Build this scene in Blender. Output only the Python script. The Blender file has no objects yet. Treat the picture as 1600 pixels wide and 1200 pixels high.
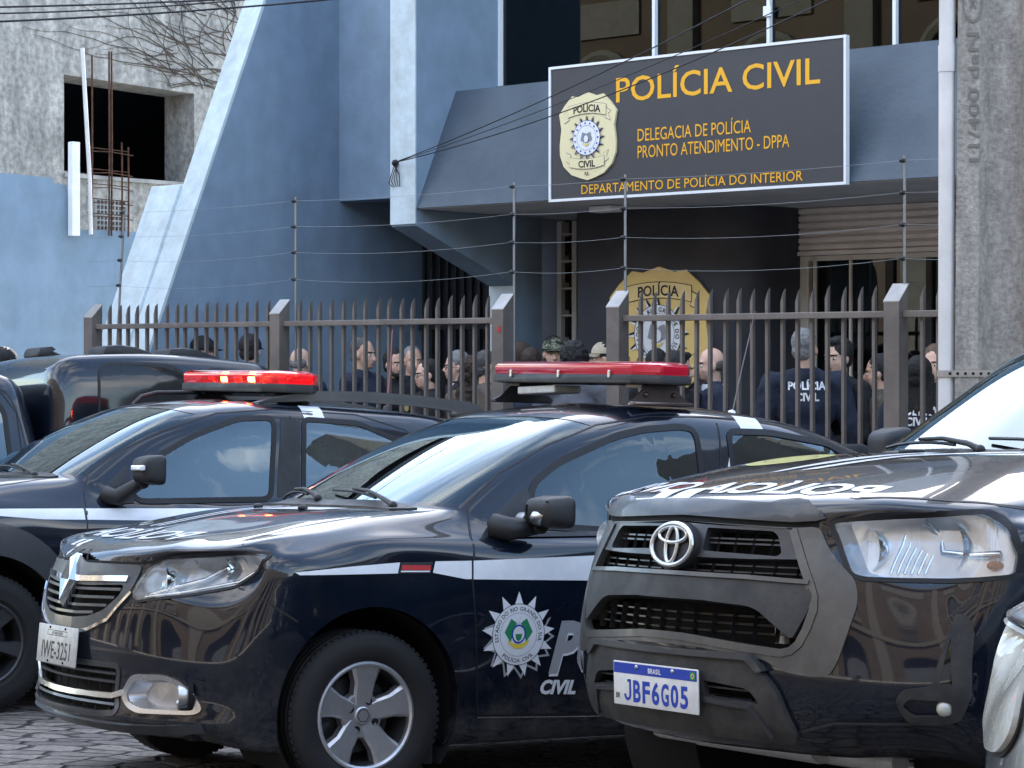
import bpy, bmesh, math, random
from mathutils import Vector, Matrix, noise
from mathutils.bvhtree import BVHTree
import numpy as np
rnd = random.Random(7)
S = bpy.context.scene
COL = S.collection
# ------------------------------------------------------------------ camera
cam = bpy.data.cameras.new('camera'); camo = bpy.data.objects.new('camera', cam); COL.objects.link(camo)
S.camera = camo
camo.location = (0, 0, 1.6); camo.rotation_euler = (math.radians(90), 0, 0)
cam.sensor_width = 36; cam.lens = 36*3563/1600; cam.shift_y = -35/1600; cam.clip_end = 2000
# ------------------------------------------------------------------ sky and sun (sun stands behind the station: the street is in open shade)
SUN_EL, SUN_AZ = math.radians(22), math.radians(22)          # azimuth measured from +Y towards +X
sd = Vector((math.sin(SUN_AZ)*math.cos(SUN_EL), math.cos(SUN_AZ)*math.cos(SUN_EL), math.sin(SUN_EL)))
W = bpy.data.worlds.new("World"); S.world = W; W.use_nodes = True
wn, wl = W.node_tree.nodes, W.node_tree.links
wn.clear()
wo = wn.new('ShaderNodeOutputWorld'); bg = wn.new('ShaderNodeBackground'); sky = wn.new('ShaderNodeTexSky')
sky.sky_type = 'NISHITA'; sky.sun_disc = False; sky.sun_elevation = SUN_EL; sky.sun_rotation = SUN_AZ
sky.air_density = 1.0; sky.dust_density = .9; sky.ozone_density = 1.0
bg.inputs[1].default_value = 0.14
tc = wn.new('ShaderNodeTexCoord'); mp = wn.new('ShaderNodeMapping'); mp.inputs['Scale'].default_value = (1.0, 1.0, 2.2)
nz = wn.new('ShaderNodeTexNoise'); nz.inputs['Scale'].default_value = 2.3; nz.inputs['Detail'].default_value = 7; nz.inputs['Roughness'].default_value = .55
cr = wn.new('ShaderNodeValToRGB'); cr.color_ramp.elements[0].position = .47; cr.color_ramp.elements[1].position = .68
mx = wn.new('ShaderNodeMix'); mx.data_type = 'RGBA'
mul = wn.new('ShaderNodeMath'); mul.operation = 'MULTIPLY'; mul.inputs[1].default_value = .62
wl.new(tc.outputs['Generated'], mp.inputs[0]); wl.new(mp.outputs[0], nz.inputs['Vector']); wl.new(nz.outputs['Fac'], cr.inputs[0])
wl.new(cr.outputs[0], mul.inputs[0]); wl.new(mul.outputs[0], mx.inputs['Factor'])
wl.new(sky.outputs[0], mx.inputs[6]); mx.inputs[7].default_value = (7.9, 7.6, 7.3, 1)
wl.new(mx.outputs[2], bg.inputs[0]); wl.new(bg.outputs[0], wo.inputs[0])
sun = bpy.data.lights.new('sun', 'SUN'); sun.energy = 3.0; sun.angle = math.radians(.5); sun.color = (1, .95, .88)
suno = bpy.data.objects.new('sun', sun); COL.objects.link(suno); suno.location = (0, 30, 40)
suno.rotation_euler = sd.to_track_quat('Z', 'Y').to_euler()
S.render.engine = 'CYCLES'
S.view_settings.view_transform = 'Standard'; S.view_settings.look = 'None'; S.view_settings.gamma = 1
S.view_settings.exposure = 2.72
# ------------------------------------------------------------------ helpers
def lin(c):
    return tuple((x/12.92 if x <= .04045 else ((x+.055)/1.055)**2.4) for x in c)
def hexc(h): return lin(tuple(int(h[i:i+2], 16)/255 for i in (0, 2, 4)))
MATS = {}
def mat(name, col, rough=.5, metal=0., coat=0., var=0., vscale=6., bump=0., bscale=60., spec=.5, emit=None, estr=0., trans=0., ior=1.45, coord='Object', dirt=None, alpha=1.):
    m = bpy.data.materials.new(name); m.use_nodes = True; MATS[name] = m
    nt = m.node_tree; b = nt.nodes['Principled BSDF']
    b.inputs['Base Color'].default_value = (*col, 1); b.inputs['Roughness'].default_value = rough; b.inputs['Metallic'].default_value = metal
    b.inputs['Coat Weight'].default_value = coat; b.inputs['Coat Roughness'].default_value = .04
    b.inputs['Specular IOR Level'].default_value = spec; b.inputs['Transmission Weight'].default_value = trans; b.inputs['IOR'].default_value = ior
    if emit: b.inputs['Emission Color'].default_value = (*emit, 1); b.inputs['Emission Strength'].default_value = estr
    t = nt.nodes.new('ShaderNodeTexCoord')
    if var or dirt:
        n = nt.nodes.new('ShaderNodeTexNoise'); n.inputs['Scale'].default_value = vscale; n.inputs['Detail'].default_value = 8; n.inputs['Roughness'].default_value = .62
        nt.links.new(t.outputs[coord], n.inputs['Vector'])
        r = nt.nodes.new('ShaderNodeValToRGB')
        d = dirt if dirt else tuple(c*(1-var) for c in col)
        r.color_ramp.elements[0].position = .36; r.color_ramp.elements[1].position = .64
        r.color_ramp.elements[0].color = (*d, 1); r.color_ramp.elements[1].color = (*(col if dirt else tuple(min(1, c*(1+var)) for c in col)), 1)
        nt.links.new(n.outputs['Fac'], r.inputs[0]); nt.links.new(r.outputs[0], b.inputs['Base Color'])
        mr = nt.nodes.new('ShaderNodeMapRange'); mr.inputs['From Min'].default_value = .3; mr.inputs['From Max'].default_value = .7
        mr.inputs['To Min'].default_value = min(1, rough+.1); mr.inputs['To Max'].default_value = max(0, rough-.06)
        nt.links.new(n.outputs['Fac'], mr.inputs['Value']); nt.links.new(mr.outputs[0], b.inputs['Roughness'])
    if bump:
        n2 = nt.nodes.new('ShaderNodeTexNoise'); n2.inputs['Scale'].default_value = bscale; n2.inputs['Detail'].default_value = 6
        nt.links.new(t.outputs[coord], n2.inputs['Vector'])
        bp = nt.nodes.new('ShaderNodeBump'); bp.inputs['Strength'].default_value = bump; bp.inputs['Distance'].default_value = .02
        nt.links.new(n2.outputs['Fac'], bp.inputs['Height']); nt.links.new(bp.outputs[0], b.inputs['Normal'])
    return m
def glassmat(name, tint, refl=1.0, rough=.0, ior=1.52, haze=0.):
    """thin pane: fresnel mirror over a tinted see-through sheet"""
    m = bpy.data.materials.new(name); m.use_nodes = True; MATS[name] = m
    nt = m.node_tree; nt.nodes.clear(); N = nt.nodes.new; Lk = nt.links.new
    o = N('ShaderNodeOutputMaterial'); mx = N('ShaderNodeMixShader'); tr = N('ShaderNodeBsdfTransparent'); gl = N('ShaderNodeBsdfGlossy')
    fr = N('ShaderNodeFresnel'); fr.inputs['IOR'].default_value = ior; mu = N('ShaderNodeMath'); mu.operation = 'MULTIPLY'; mu.inputs[1].default_value = refl; mu.use_clamp = True
    tr.inputs[0].default_value = (*tint, 1); gl.inputs['Roughness'].default_value = rough; gl.inputs[0].default_value = (.86, .97, 1, 1)
    Lk(fr.outputs[0], mu.inputs[0]); Lk(mu.outputs[0], mx.inputs[0]); Lk(gl.outputs[0], mx.inputs[2]); Lk(mx.outputs[0], o.inputs[0])
    if haze:
        df = N('ShaderNodeBsdfDiffuse'); df.inputs[0].default_value = (.78, .82, .86, 1); mh = N('ShaderNodeMixShader'); mh.inputs[0].default_value = haze; Lk(tr.outputs[0], mh.inputs[1]); Lk(df.outputs[0], mh.inputs[2]); Lk(mh.outputs[0], mx.inputs[1])
    else: Lk(tr.outputs[0], mx.inputs[1])
    return m
def meta(o, label=None, cat=None, group=None, kind=None):
    if label: o['label'] = label
    if cat: o['category'] = cat
    if group: o['group'] = group
    if kind: o['kind'] = kind
    return o
def empty(name, loc=(0, 0, 0), rz=0, label=None, cat=None, group=None, matrix=None):
    o = bpy.data.objects.new(name, None); COL.objects.link(o); o.empty_display_size = .2
    if matrix is not None: o.matrix_world = matrix
    else: o.location = loc; o.rotation_euler = (0, 0, rz)
    return meta(o, label, cat, group)
def link(name, me, m=None, parent=None, smooth=None):
    o = bpy.data.objects.new(name, me); COL.objects.link(o)
    if m is not None:
        for x in (m if isinstance(m, (list, tuple)) else [m]): me.materials.append(MATS[x] if isinstance(x, str) else x)
    if parent is not None: o.parent = parent
    if smooth is not None:
        me.polygons.foreach_set('use_smooth', [True]*len(me.polygons))
        if smooth < 180: me.set_sharp_from_angle(angle=math.radians(smooth))
    return o
def obj(name, bm, m=None, parent=None, smooth=None, recalc=True):
    if recalc: bmesh.ops.recalc_face_normals(bm, faces=bm.faces)
    me = bpy.data.meshes.new(name); bm.to_mesh(me); bm.free()
    return link(name, me, m, parent, smooth)
def BM(): return bmesh.new()
def box(bm, c, s, rot=None, bev=0., seg=2):
    r = bmesh.ops.create_cube(bm, size=1.); vs = r['verts']
    M = Matrix.Translation(Vector(c)) @ (rot.to_4x4() if rot else Matrix()) @ Matrix.Diagonal((*s, 1))
    bmesh.ops.transform(bm, matrix=M, verts=vs)
    if bev:
        es = list({e for v in vs for e in v.link_edges})
        bmesh.ops.bevel(bm, geom=es, offset=bev, segments=seg, affect='EDGES', profile=.5)
    return vs
def boxb(bm, a, b, bev=0., seg=2):
    return box(bm, [(a[i]+b[i])/2 for i in range(3)], [abs(b[i]-a[i]) for i in range(3)], bev=bev, seg=seg)
def prism(bm, pts, axis, a, b, bev=0.):
    """extrude 2D polygon along axis ('x','y','z') from a to b"""
    def P(p, t): return {'x': (t, p[0], p[1]), 'y': (p[0], t, p[1]), 'z': (p[0], p[1], t)}[axis]
    v0 = [bm.verts.new(P(p, a)) for p in pts]; v1 = [bm.verts.new(P(p, b)) for p in pts]
    n = len(pts); fs = [bm.faces.new(v0), bm.faces.new(v1[::-1])]
    for i in range(n): fs.append(bm.faces.new((v0[i], v1[i], v1[(i+1) % n], v0[(i+1) % n])))
    if bev:
        es = list({e for f in fs for e in f.edges})
        bmesh.ops.bevel(bm, geom=es, offset=bev, segments=2, affect='EDGES', profile=.5)
    return v0+v1
def tube(bm, pts, r, seg=8, cap=True):
    pts = [Vector(p) for p in pts]; rings = []; n = len(pts)
    rr = r if isinstance(r, (list, tuple)) else [r]*n
    up = None
    for i, p in enumerate(pts):
        t = (pts[min(i+1, n-1)]-pts[max(i-1, 0)]).normalized()
        if up is None:
            up = Vector((0, 0, 1)) if abs(t.z) < .9 else Vector((1, 0, 0))
        x = t.cross(up).normalized(); y = x.cross(t).normalized(); up = y
        rings.append([bm.verts.new(p + (x*math.cos(k*2*math.pi/seg) + y*math.sin(k*2*math.pi/seg))*rr[i]) for k in range(seg)])
    for a, b in zip(rings, rings[1:]):
        for k in range(seg): bm.faces.new((a[k], a[(k+1) % seg], b[(k+1) % seg], b[k]))
    if cap: bm.faces.new(rings[0][::-1]); bm.faces.new(rings[-1])
def lathe(bm, prof, seg=48, M=None, a0=0, a1=2*math.pi):
    """profile (r, h): revolve around local Y axis (h along y)"""
    full = abs(a1-a0-2*math.pi) < 1e-6; n = seg if full else seg+1; rings = []
    for r, h in prof:
        ring = []
        for k in range(n):
            a = a0+(a1-a0)*k/seg; v = Vector((r*math.cos(a), h, r*math.sin(a)))
            ring.append(bm.verts.new(M @ v if M else v))
        rings.append(ring)
    for A, B in zip(rings, rings[1:]):
        for k in range(seg):
            k2 = (k+1) % n
            bm.faces.new((A[k], A[k2], B[k2], B[k]))
    return rings
def ball(bm, c, r, seg=12, rings=8):
    res = bmesh.ops.create_uvsphere(bm, u_segments=seg, v_segments=rings, radius=1.)
    s = r if isinstance(r, (tuple, list)) else (r, r, r)
    bmesh.ops.transform(bm, matrix=Matrix.Translation(Vector(c)) @ Matrix.Diagonal((*s, 1)), verts=res['verts'])
    return res['verts']
def poly2d(outer, holes=(), sp=0.):
    """triangulated planar fill with holes, cut on a grid of pitch sp: (verts2d, faces)"""
    bm = BM()
    def loop(ps):
        vs = [bm.verts.new((p[0], p[1], 0)) for p in ps]
        return [bm.edges.new((vs[i], vs[(i+1) % len(vs)])) for i in range(len(vs))]
    es = loop(outer)
    for h in holes: es += loop(h)
    bmesh.ops.triangle_fill(bm, edges=es, use_beauty=True, use_dissolve=False)
    return gridcut(bm, sp)
def gridcut(bm, sp):
    if sp:
        for ax in (0, 1):
            lo = min(v.co[ax] for v in bm.verts); hi = max(v.co[ax] for v in bm.verts)
            k = math.floor(lo/sp)+1
            while k*sp < hi:
                no = Vector((1, 0, 0)) if ax == 0 else Vector((0, 1, 0))
                bmesh.ops.bisect_plane(bm, geom=bm.verts[:]+bm.edges[:]+bm.faces[:], plane_co=no*(k*sp), plane_no=no, dist=1e-6)
                k += 1
    bm.verts.index_update()
    V = [(v.co.x, v.co.y) for v in bm.verts]; Fc = [[v.index for v in f.verts] for f in bm.faces]
    bm.free(); return V, Fc
_TX = {}
_TS = bpy.data.scenes.new('workbench')
def evaluated(o):
    """mesh of an object with its modifiers, worked out in an empty side scene"""
    _TS.collection.objects.link(o); vl = _TS.view_layers[0]; vl.update(); me = bpy.data.meshes.new_from_object(o.evaluated_get(vl.depsgraph)); bpy.data.objects.remove(o); return me
def text2d(body, h, bold=0., shear=0., space=1., aspect=1., res=3, align='CENTER'):
    """letters as flat faces, capital height h, centred at 0 (baseline 0)"""
    key = (body, bold, shear, space, res, align)
    if key not in _TX:
        c = bpy.data.curves.new('lettering', 'FONT'); c.body = body; c.align_x = align; c.size = 1; c.offset = bold; c.shear = shear; c.space_character = space; c.resolution_u = res
        o = bpy.data.objects.new('lettering', c); me = evaluated(o)
        _TX[key] = ([(v.co.x, v.co.y) for v in me.vertices], [list(p.vertices) for p in me.polygons])
        bpy.data.curves.remove(c); bpy.data.meshes.remove(me)
    V, Fc = _TX[key]; k = h/.729
    return [(x*k*aspect, y*k) for x, y in V], Fc
def textwidth(V): return max(v[0] for v in V)-min(v[0] for v in V)
def flat(name, V2, Fc, mapf, m, parent, thick=None):
    me = bpy.data.meshes.new(name); me.from_pydata([mapf(*v) for v in V2], [], Fc); me.update()
    return link(name, me, m, parent)
def merge2d(*parts):
    V, Fc = [], []
    for v, f in parts:
        o = len(V); V += list(v); Fc += [[i+o for i in q] for q in f]
    return V, Fc
def shift2d(p, dx, dy, rot=0., sx=1., sy=1.):
    c, s = math.cos(rot), math.sin(rot)
    return [(dx+(x*sx)*c-(y*sy)*s, dy+(x*sx)*s+(y*sy)*c) for x, y in p[0]], p[1]
def ringpoly(r0, r1, n=48, rx=1., ry=1.):
    V = [(r0*rx*math.cos(2*math.pi*k/n), r0*ry*math.sin(2*math.pi*k/n)) for k in range(n)] + [(r1*rx*math.cos(2*math.pi*k/n), r1*ry*math.sin(2*math.pi*k/n)) for k in range(n)]
    return V, [[k, (k+1) % n, n+(k+1) % n, n+k] for k in range(n)]
def discpoly(r, n=48, rx=1., ry=1.):
    return [(r*rx*math.cos(2*math.pi*k/n), r*ry*math.sin(2*math.pi*k/n)) for k in range(n)], [list(range(n))]
def arctext(body, R, h, a_mid, flip=False, bold=0., track=1.15):
    """letters round a circle; a_mid in degrees, flip for the lower half"""
    parts = []; ws = []
    for ch in body:
        if ch == ' ': ws.append(h*.5)
        else: ws.append(textwidth(text2d(ch, h, bold)[0])+h*.18*track)
    tot = sum(ws); a = math.radians(a_mid) + (tot/2/R if not flip else -tot/2/R)
    for ch, w in zip(body, ws):
        am = a - w/2/R if not flip else a + w/2/R
        if ch != ' ':
            p = text2d(ch, h, bold)
            if not flip: parts.append(shift2d(p, R*math.cos(am), R*math.sin(am), am-math.pi/2))
            else: parts.append(shift2d(p, (R+h)*math.cos(am), (R+h)*math.sin(am), am+math.pi/2))
        a = a - w/R if not flip else a + w/R
    return merge2d(*parts)
def spikes(n, r0, r1, half=.5, rot=0., shape='tri'):
    parts = []
    for k in range(n):
        a = 2*math.pi*k/n+rot; da = math.pi/n
        parts.append(([(r0*math.cos(a-da*half), r0*math.sin(a-da*half)), (r1*math.cos(a), r1*math.sin(a)), (r0*math.cos(a+da*half), r0*math.sin(a+da*half))], [[0, 1, 2]]))
    return merge2d(*parts)
# ------------------------------------------------------------------ materials
mat('paint_black', (.003, .006, .013), .28, 0, 1., var=.25, vscale=3, spec=.12)
def dusty(m, col, z0, z1, amt):
    """road dust and scuffs on the lower panels of a car (object z is height above the road)"""
    nt = m.node_tree; b = nt.nodes['Principled BSDF']; N = nt.nodes.new; Lk = nt.links.new; src = b.inputs['Base Color'].links[0].from_socket
    t = N('ShaderNodeTexCoord'); sp = N('ShaderNodeSeparateXYZ'); Lk(t.outputs['Object'], sp.inputs[0])
    mr = N('ShaderNodeMapRange'); mr.inputs['From Min'].default_value = z1; mr.inputs['From Max'].default_value = z0; mr.inputs['To Min'].default_value = .06; Lk(sp.outputs['Z'], mr.inputs['Value'])
    n = N('ShaderNodeTexNoise'); n.inputs['Scale'].default_value = 9; n.inputs['Detail'].default_value = 12; n.inputs['Roughness'].default_value = .75; Lk(t.outputs['Object'], n.inputs['Vector'])
    r = N('ShaderNodeValToRGB'); r.color_ramp.elements[0].position = .42; r.color_ramp.elements[1].position = .72; Lk(n.outputs['Fac'], r.inputs[0])
    m1 = N('ShaderNodeMath'); m1.operation = 'MULTIPLY'; Lk(mr.outputs[0], m1.inputs[0]); Lk(r.outputs[0], m1.inputs[1])
    m2 = N('ShaderNodeMath'); m2.operation = 'MULTIPLY'; m2.inputs[1].default_value = amt; Lk(m1.outputs[0], m2.inputs[0])
    mx = N('ShaderNodeMix'); mx.data_type = 'RGBA'; Lk(m2.outputs[0], mx.inputs['Factor']); Lk(src, mx.inputs[6]); mx.inputs[7].default_value = (*col, 1); Lk(mx.outputs[2], b.inputs['Base Color'])
    c0 = b.inputs['Coat Weight'].default_value; cw = N('ShaderNodeMath'); cw.operation = 'MULTIPLY_ADD'; cw.inputs[1].default_value = -c0; cw.inputs[2].default_value = c0; Lk(m2.outputs[0], cw.inputs[0]); Lk(cw.outputs[0], b.inputs['Coat Weight'])
dusty(MATS['paint_black'], (.12, .105, .09), .18, .55, .6)
mat('lamp_bowl', (.86, .88, .92), .34, .85, var=.05)
dusty(mat('surround_gray', (.088, .09, .093), .36, .5, .3, var=.12, vscale=7), (.20, .18, .15), .3, 1.6, .35); dusty(mat('plastic_matte', (.021, .022, .0235), .6, var=.25, vscale=8, bump=.12, bscale=300), (.16, .14, .12), .3, 1.5, .35)
mat('paint_silver', (.20, .21, .225), .35, .6, 1., var=.06, vscale=5)
mat('plastic_black', (.017, .018, .02), .5, var=.2, vscale=9, bump=.08, bscale=400)
mat('plastic_gray', (.042, .044, .048), .42, .2, .25, var=.15, vscale=7)
mat('bracket_steel', (.11, .085, .08), .3, .7, .2, var=.2)
mat('rubber', (.008, .008, .0085), .75, var=.35, vscale=11, dirt=(.015, .014, .0135))
mat('seal', (.006, .006, .007), .55)
mat('dark', (.004, .004, .004), .9)
mat('chrome', (.78, .79, .8), .08, 1.)
mat('chrome_satin', (.55, .56, .57), .28, 1., var=.1, vscale=12)
mat('alloy', (.52, .52, .53), .36, .85, .3, var=.16, vscale=9)
mat('alloy_dark', (.055, .056, .06), .4, .6, .3, var=.15)
mat('white_vinyl', (.72, .74, .76), .35, 0, .4, var=.04, vscale=20)
mat('silver_vinyl', (.42, .43, .45), .3, .3, .4, var=.05)
mat('white_paint', (.78, .79, .80), .5, var=.06)
mat('black_print', (.01, .01, .012), .5)
mat('blue_print', (.012, .045, .36), .4)
mat('green_print', (.02, .22, .09), .5)
mat('yellow_print', (.75, .55, .06), .5)
mat('red_print', (.45, .03, .03), .5)
mat('gray_print', (.25, .25, .27), .5)
mat('plate_white', (.66, .66, .65), .45, var=.08, vscale=30)
mat('plate_gray', (.48, .48, .47), .45, .2, var=.1, vscale=30)
mat('red_lens', (.72, .015, .045), .15, 0, 1., spec=.6, trans=.25)
mat('red_lens_clear', (.8, .02, .03), .05, 0, 1., trans=.75, ior=1.3, emit=(1., .02, .03), estr=.05)
mat('led_on', (1, .2, .05), .3, emit=(1., .22, .03), estr=55.)
mat('led_glow', (1, .05, .02), .3, emit=(1., .02, .015), estr=9.)
mat('led_off', (.75, .75, .75), .3)
mat('amber', (.8, .25, .03), .2, trans=.3)
mat('lamp_clear', (.85, .87, .9), .12, .1, 1.)
mat('lamp_cloudy', (.52, .52, .46), .22, 0, .9, var=.05, vscale=25)
mat('seat_cloth', (.012, .013, .015), .9, var=.3)
mat('dash', (.012, .012, .013), .6, var=.2)
mat('steel', (.45, .46, .47), .35, .9, var=.1)
mat('plastic_teal', (.25, .55, .5), .4)
mat('yellow_decal', (.45, .42, .10), .45, 0, .4)
glassmat('glass_windscreen', (.60, .66, .64), 1.35)
glassmat('glass_side', (.34, .40, .44), 3.0)
glassmat('glass_tint', (.10, .11, .12), 1.9)
glassmat('lamp_glass', (.93, .95, .97), 1.6, ior=1.5, haze=.10)
# ------------------------------------------------------------------ vehicle tool-kit
GA, GB = -0.0122, -0.0527
def street_z(x, y): return GA*(x+.53)+GB*(y-8.29)
GUP = Vector((-GA, -GB, 1)).normalized()
def natspline(P, ns):
    """natural cubic through the rows of P (chord parameter); ns samples per segment"""
    P = np.asarray(P, float); n = len(P)
    d = np.sqrt(((P[1:]-P[:-1])**2).sum(1)); d = np.maximum(d, 1e-4)**.75; t = np.concatenate([[0], np.cumsum(d)])
    if n < 3:
        out = [P[0]+(P[1]-P[0])*k/ns[0] for k in range(ns[0])]+[P[1]]
        return np.array(out)
    h = d; A = np.zeros((n, n)); B = np.zeros((n, P.shape[1])); A[0, 0] = A[-1, -1] = 1
    for i in range(1, n-1):
        A[i, i-1] = h[i-1]; A[i, i] = 2*(h[i-1]+h[i]); A[i, i+1] = h[i]
        B[i] = 6*((P[i+1]-P[i])/h[i]-(P[i]-P[i-1])/h[i-1])
    M = np.linalg.solve(A, B); out = []
    for i in range(n-1):
        m = ns[i]
        for k in range(m+(i == n-2)):
            s = k/m*h[i]; a = (h[i]-s)/h[i]; b = s/h[i]
            out.append(a*P[i]+b*P[i+1]+((a**3-a)*M[i]+(b**3-b)*M[i+1])*h[i]**2/6)
    return np.array(out)
def inpoly(p, poly):
    x, y = p; c = False; n = len(poly); j = n-1
    for i in range(n):
        xi, yi = poly[i]; xj, yj = poly[j]
        if (yi > y) != (yj > y) and x < (xj-xi)*(y-yi)/(yj-yi)+xi: c = not c
        j = i
    return c
def area2(p): return sum(p[i][0]*p[(i+1) % len(p)][1]-p[(i+1) % len(p)][0]*p[i][1] for i in range(len(p)))/2
def grow(poly, d):
    """offset a 2D polygon outwards by d"""
    s = 1 if area2(poly) > 0 else -1; n = len(poly); out = []
    for i in range(n):
        a, b, c = Vector(poly[i-1]), Vector(poly[i]), Vector(poly[(i+1) % n])
        e1 = (b-a); e2 = (c-b)
        if e1.length < 1e-7 or e2.length < 1e-7: out.append((b.x, b.y)); continue
        n1 = Vector((e1.y, -e1.x)).normalized()*s; n2 = Vector((e2.y, -e2.x)).normalized()*s
        m = (n1+n2); L = m.length
        if L < .2: out.append(tuple(b+n1*d)); continue
        m = m/L; k = min(d/max(.35, m.dot(n1)), 2.5*d) if d > 0 else max(d/max(.35, m.dot(n1)), 2.5*d)
        out.append(tuple(b+m*k))
    return out
def smoothpoly(poly, r=.02, n=4):
    """round the corners of a polygon"""
    out = []; N = len(poly)
    for i in range(N):
        a, b, c = Vector(poly[i-1]), Vector(poly[i]), Vector(poly[(i+1) % N])
        ra = min(r, (a-b).length*.45); rc = min(r, (c-b).length*.45)
        p = b+(a-b).normalized()*ra; q = b+(c-b).normalized()*rc
        for k in range(n+1):
            t = k/n; out.append(tuple(p*(1-t)**2+b*2*t*(1-t)+q*t*t))
    return out
def thickline(pts, w, closed=False):
    """quads round a polyline in 2D"""
    pts = [Vector(p) for p in pts]; n = len(pts); V = []; Fc = []
    for i in range(n):
        a = pts[i-1] if (i > 0 or closed) else pts[i]; b = pts[(i+1) % n] if (i < n-1 or closed) else pts[i]
        t = (b-a).normalized(); m = Vector((-t.y, t.x))*w/2
        V += [tuple(pts[i]+m), tuple(pts[i]-m)]
    for i in range(n if closed else n-1):
        j = (i+1) % n; Fc.append([2*i, 2*i+1, 2*j+1, 2*j])
    return V, Fc
AX = {'L': (lambda a, b: (a, 3., b), (0, -1, 0)), 'R': (lambda a, b: (a, -3., b), (0, 1, 0)),
      'F': (lambda a, b: (3., a, b), (-1, 0, 0)), 'T': (lambda a, b: (a, b, 4.), (0, 0, -1)), 'B': (lambda a, b: (-7., a, b), (1, 0, 0))}
class Car:
    def __init__(s, name, label, origin, theta, cat='car', group=None, matrix=None):
        th = math.radians(theta); d = Vector((-math.cos(th), -math.sin(th), 0)); d.z = GA*d.x+GB*d.y; d.normalize()
        l = GUP.cross(d)
        if matrix is None:
            M = Matrix((d, l, GUP)).transposed().to_4x4(); M.translation = Vector((*origin[:2], street_z(*origin[:2])))
        else: M = matrix
        s.root = empty(name, matrix=M, label=label, cat=cat, group=group); s.M = M
    def body(s, rows, crease=(), nu=10, nv=8, paint='paint_black', cols=None):
        rows = np.array(rows, float); L, C, _ = rows.shape
        nus = [nu]*(C-1) if not isinstance(nu, list) else nu
        dense = []
        for r in rows:
            ext = np.concatenate([r[3:0:-1]*[1, -1, 1], r, r[-2:-5:-1]*[1, -1, 1]])
            ns = [1]*3+nus+[1]*3
            q = natspline(ext, ns); dense.append(q[3:3+sum(nus)+1])
        dense = np.array(dense)                      # L x Cd x 3
        nvs = [nv]*(L-1) if not isinstance(nv, list) else nv
        cuts = [0]+sorted(crease)+[L-1]; parts = []
        for a, b in zip(cuts, cuts[1:]):
            seg = np.stack([natspline(dense[a:b+1, j], nvs[a:b]) for j in range(dense.shape[1])], 1)
            parts.append(seg if a == 0 else seg[1:])
        G = np.concatenate(parts, 0); G[:, 0, 1] = 0; G[:, -1, 1] = 0
        R, K, _ = G.shape; s.G = G; s.nus, s.nvs = nus, nvs
        V = []; idx = -np.ones((R, 2*K-2), int)
        full = np.concatenate([G, G[:, -2:0:-1]*[1, -1, 1]], 1); NC = full.shape[1]
        V = [tuple(p) for p in full.reshape(-1, 3)]; Fc = []; s.tag = []
        for i in range(R-1):
            for j in range(NC):
                Fc.append((i*NC+j, (i)*NC+(j+1) % NC, (i+1)*NC+(j+1) % NC, (i+1)*NC+j)); s.tag.append((i, j if j < K-1 else NC-1-j, j < K-1))
        t = (R-1)*NC
        for j in range(K-1):
            a, b = t+j, t+j+1; c, d = t+(NC-j-1) % NC, t+(NC-j) % NC
            f = [a, b, c, d]; g = []
            for x in f:
                if x not in g: g.append(x)
            if len(g) > 2: Fc.append(tuple(g)); s.tag.append((R, j, True))
        s.V, s.F = V, Fc; s.bvh = BVHTree.FromPolygons([Vector(v) for v in V], Fc)
        s.alive = [True]*len(Fc); s.owner = [0]*len(Fc); s.cent = [sum((Vector(V[k]) for k in f), Vector())/len(f) for f in Fc]
        me = bpy.data.meshes.new('t'); me.from_pydata(V, [], Fc); me.update()
        s.vn = [v.normal.copy() for v in me.vertices]
        s.fn = [p.normal.copy() for p in me.polygons]
        bpy.data.meshes.remove(me)
        # outward?
        k = max(range(len(Fc)), key=lambda q: s.cent[q].z)
        if s.fn[k].z < 0:
            s.F = [f[::-1] for f in Fc]; s.vn = [-v for v in s.vn]; s.fn = [-v for v in s.fn]
        s.paint = paint; s.arches = []
    def hit(s, a, b, axis):
        f, d = AX[axis]; d = Vector(d); o = Vector(f(a, b))
        p, n, i, t = s.bvh.ray_cast(o, d)
        if p is None:
            q = o+d*{'L': 2.15, 'R': 2.15, 'F': 2.4, 'T': 2.8, 'B': 3.4}[axis]
            p, n, i, t = s.bvh.find_nearest(q)
            f2 = {'L': (a, p.y, b), 'R': (a, p.y, b), 'F': (p.x, a, b), 'T': (a, b, p.z), 'B': (p.x, a, b)}[axis]
            p = Vector(f2)
        if n.dot(d) > 0: n = -n
        return p, n
    def sel(s, poly, axis):
        lo0 = min(p[0] for p in poly); hi0 = max(p[0] for p in poly); lo1 = min(p[1] for p in poly); hi1 = max(p[1] for p in poly); out = []
        for i, c in enumerate(s.cent):
            n = s.fn[i]
            if axis == 'L': ok, q = n.y > .1, (c.x, c.z)
            elif axis == 'R': ok, q = n.y < -.1, (c.x, c.z)
            elif axis == 'F': ok, q = n.x > .05 and c.x > -.3, (c.y, c.z)
            elif axis == 'B': ok, q = n.x < -.05 and c.x < -1.5, (c.y, c.z)
            else: ok, q = n.z > .1, (c.x, c.y)
            if ok and lo0 <= q[0] <= hi0 and lo1 <= q[1] <= hi1 and inpoly(q, poly): out.append(i)
        return out
    def cut(s, poly, axis, g=.0):
        for i in s.sel(grow(poly, g) if g else poly, axis): s.alive[i] = False
    def own(s, poly, axis, k, cond=None):
        for i in s.sel(poly, axis):
            if cond is None or cond(s.cent[i]): s.owner[i] = k
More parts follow.
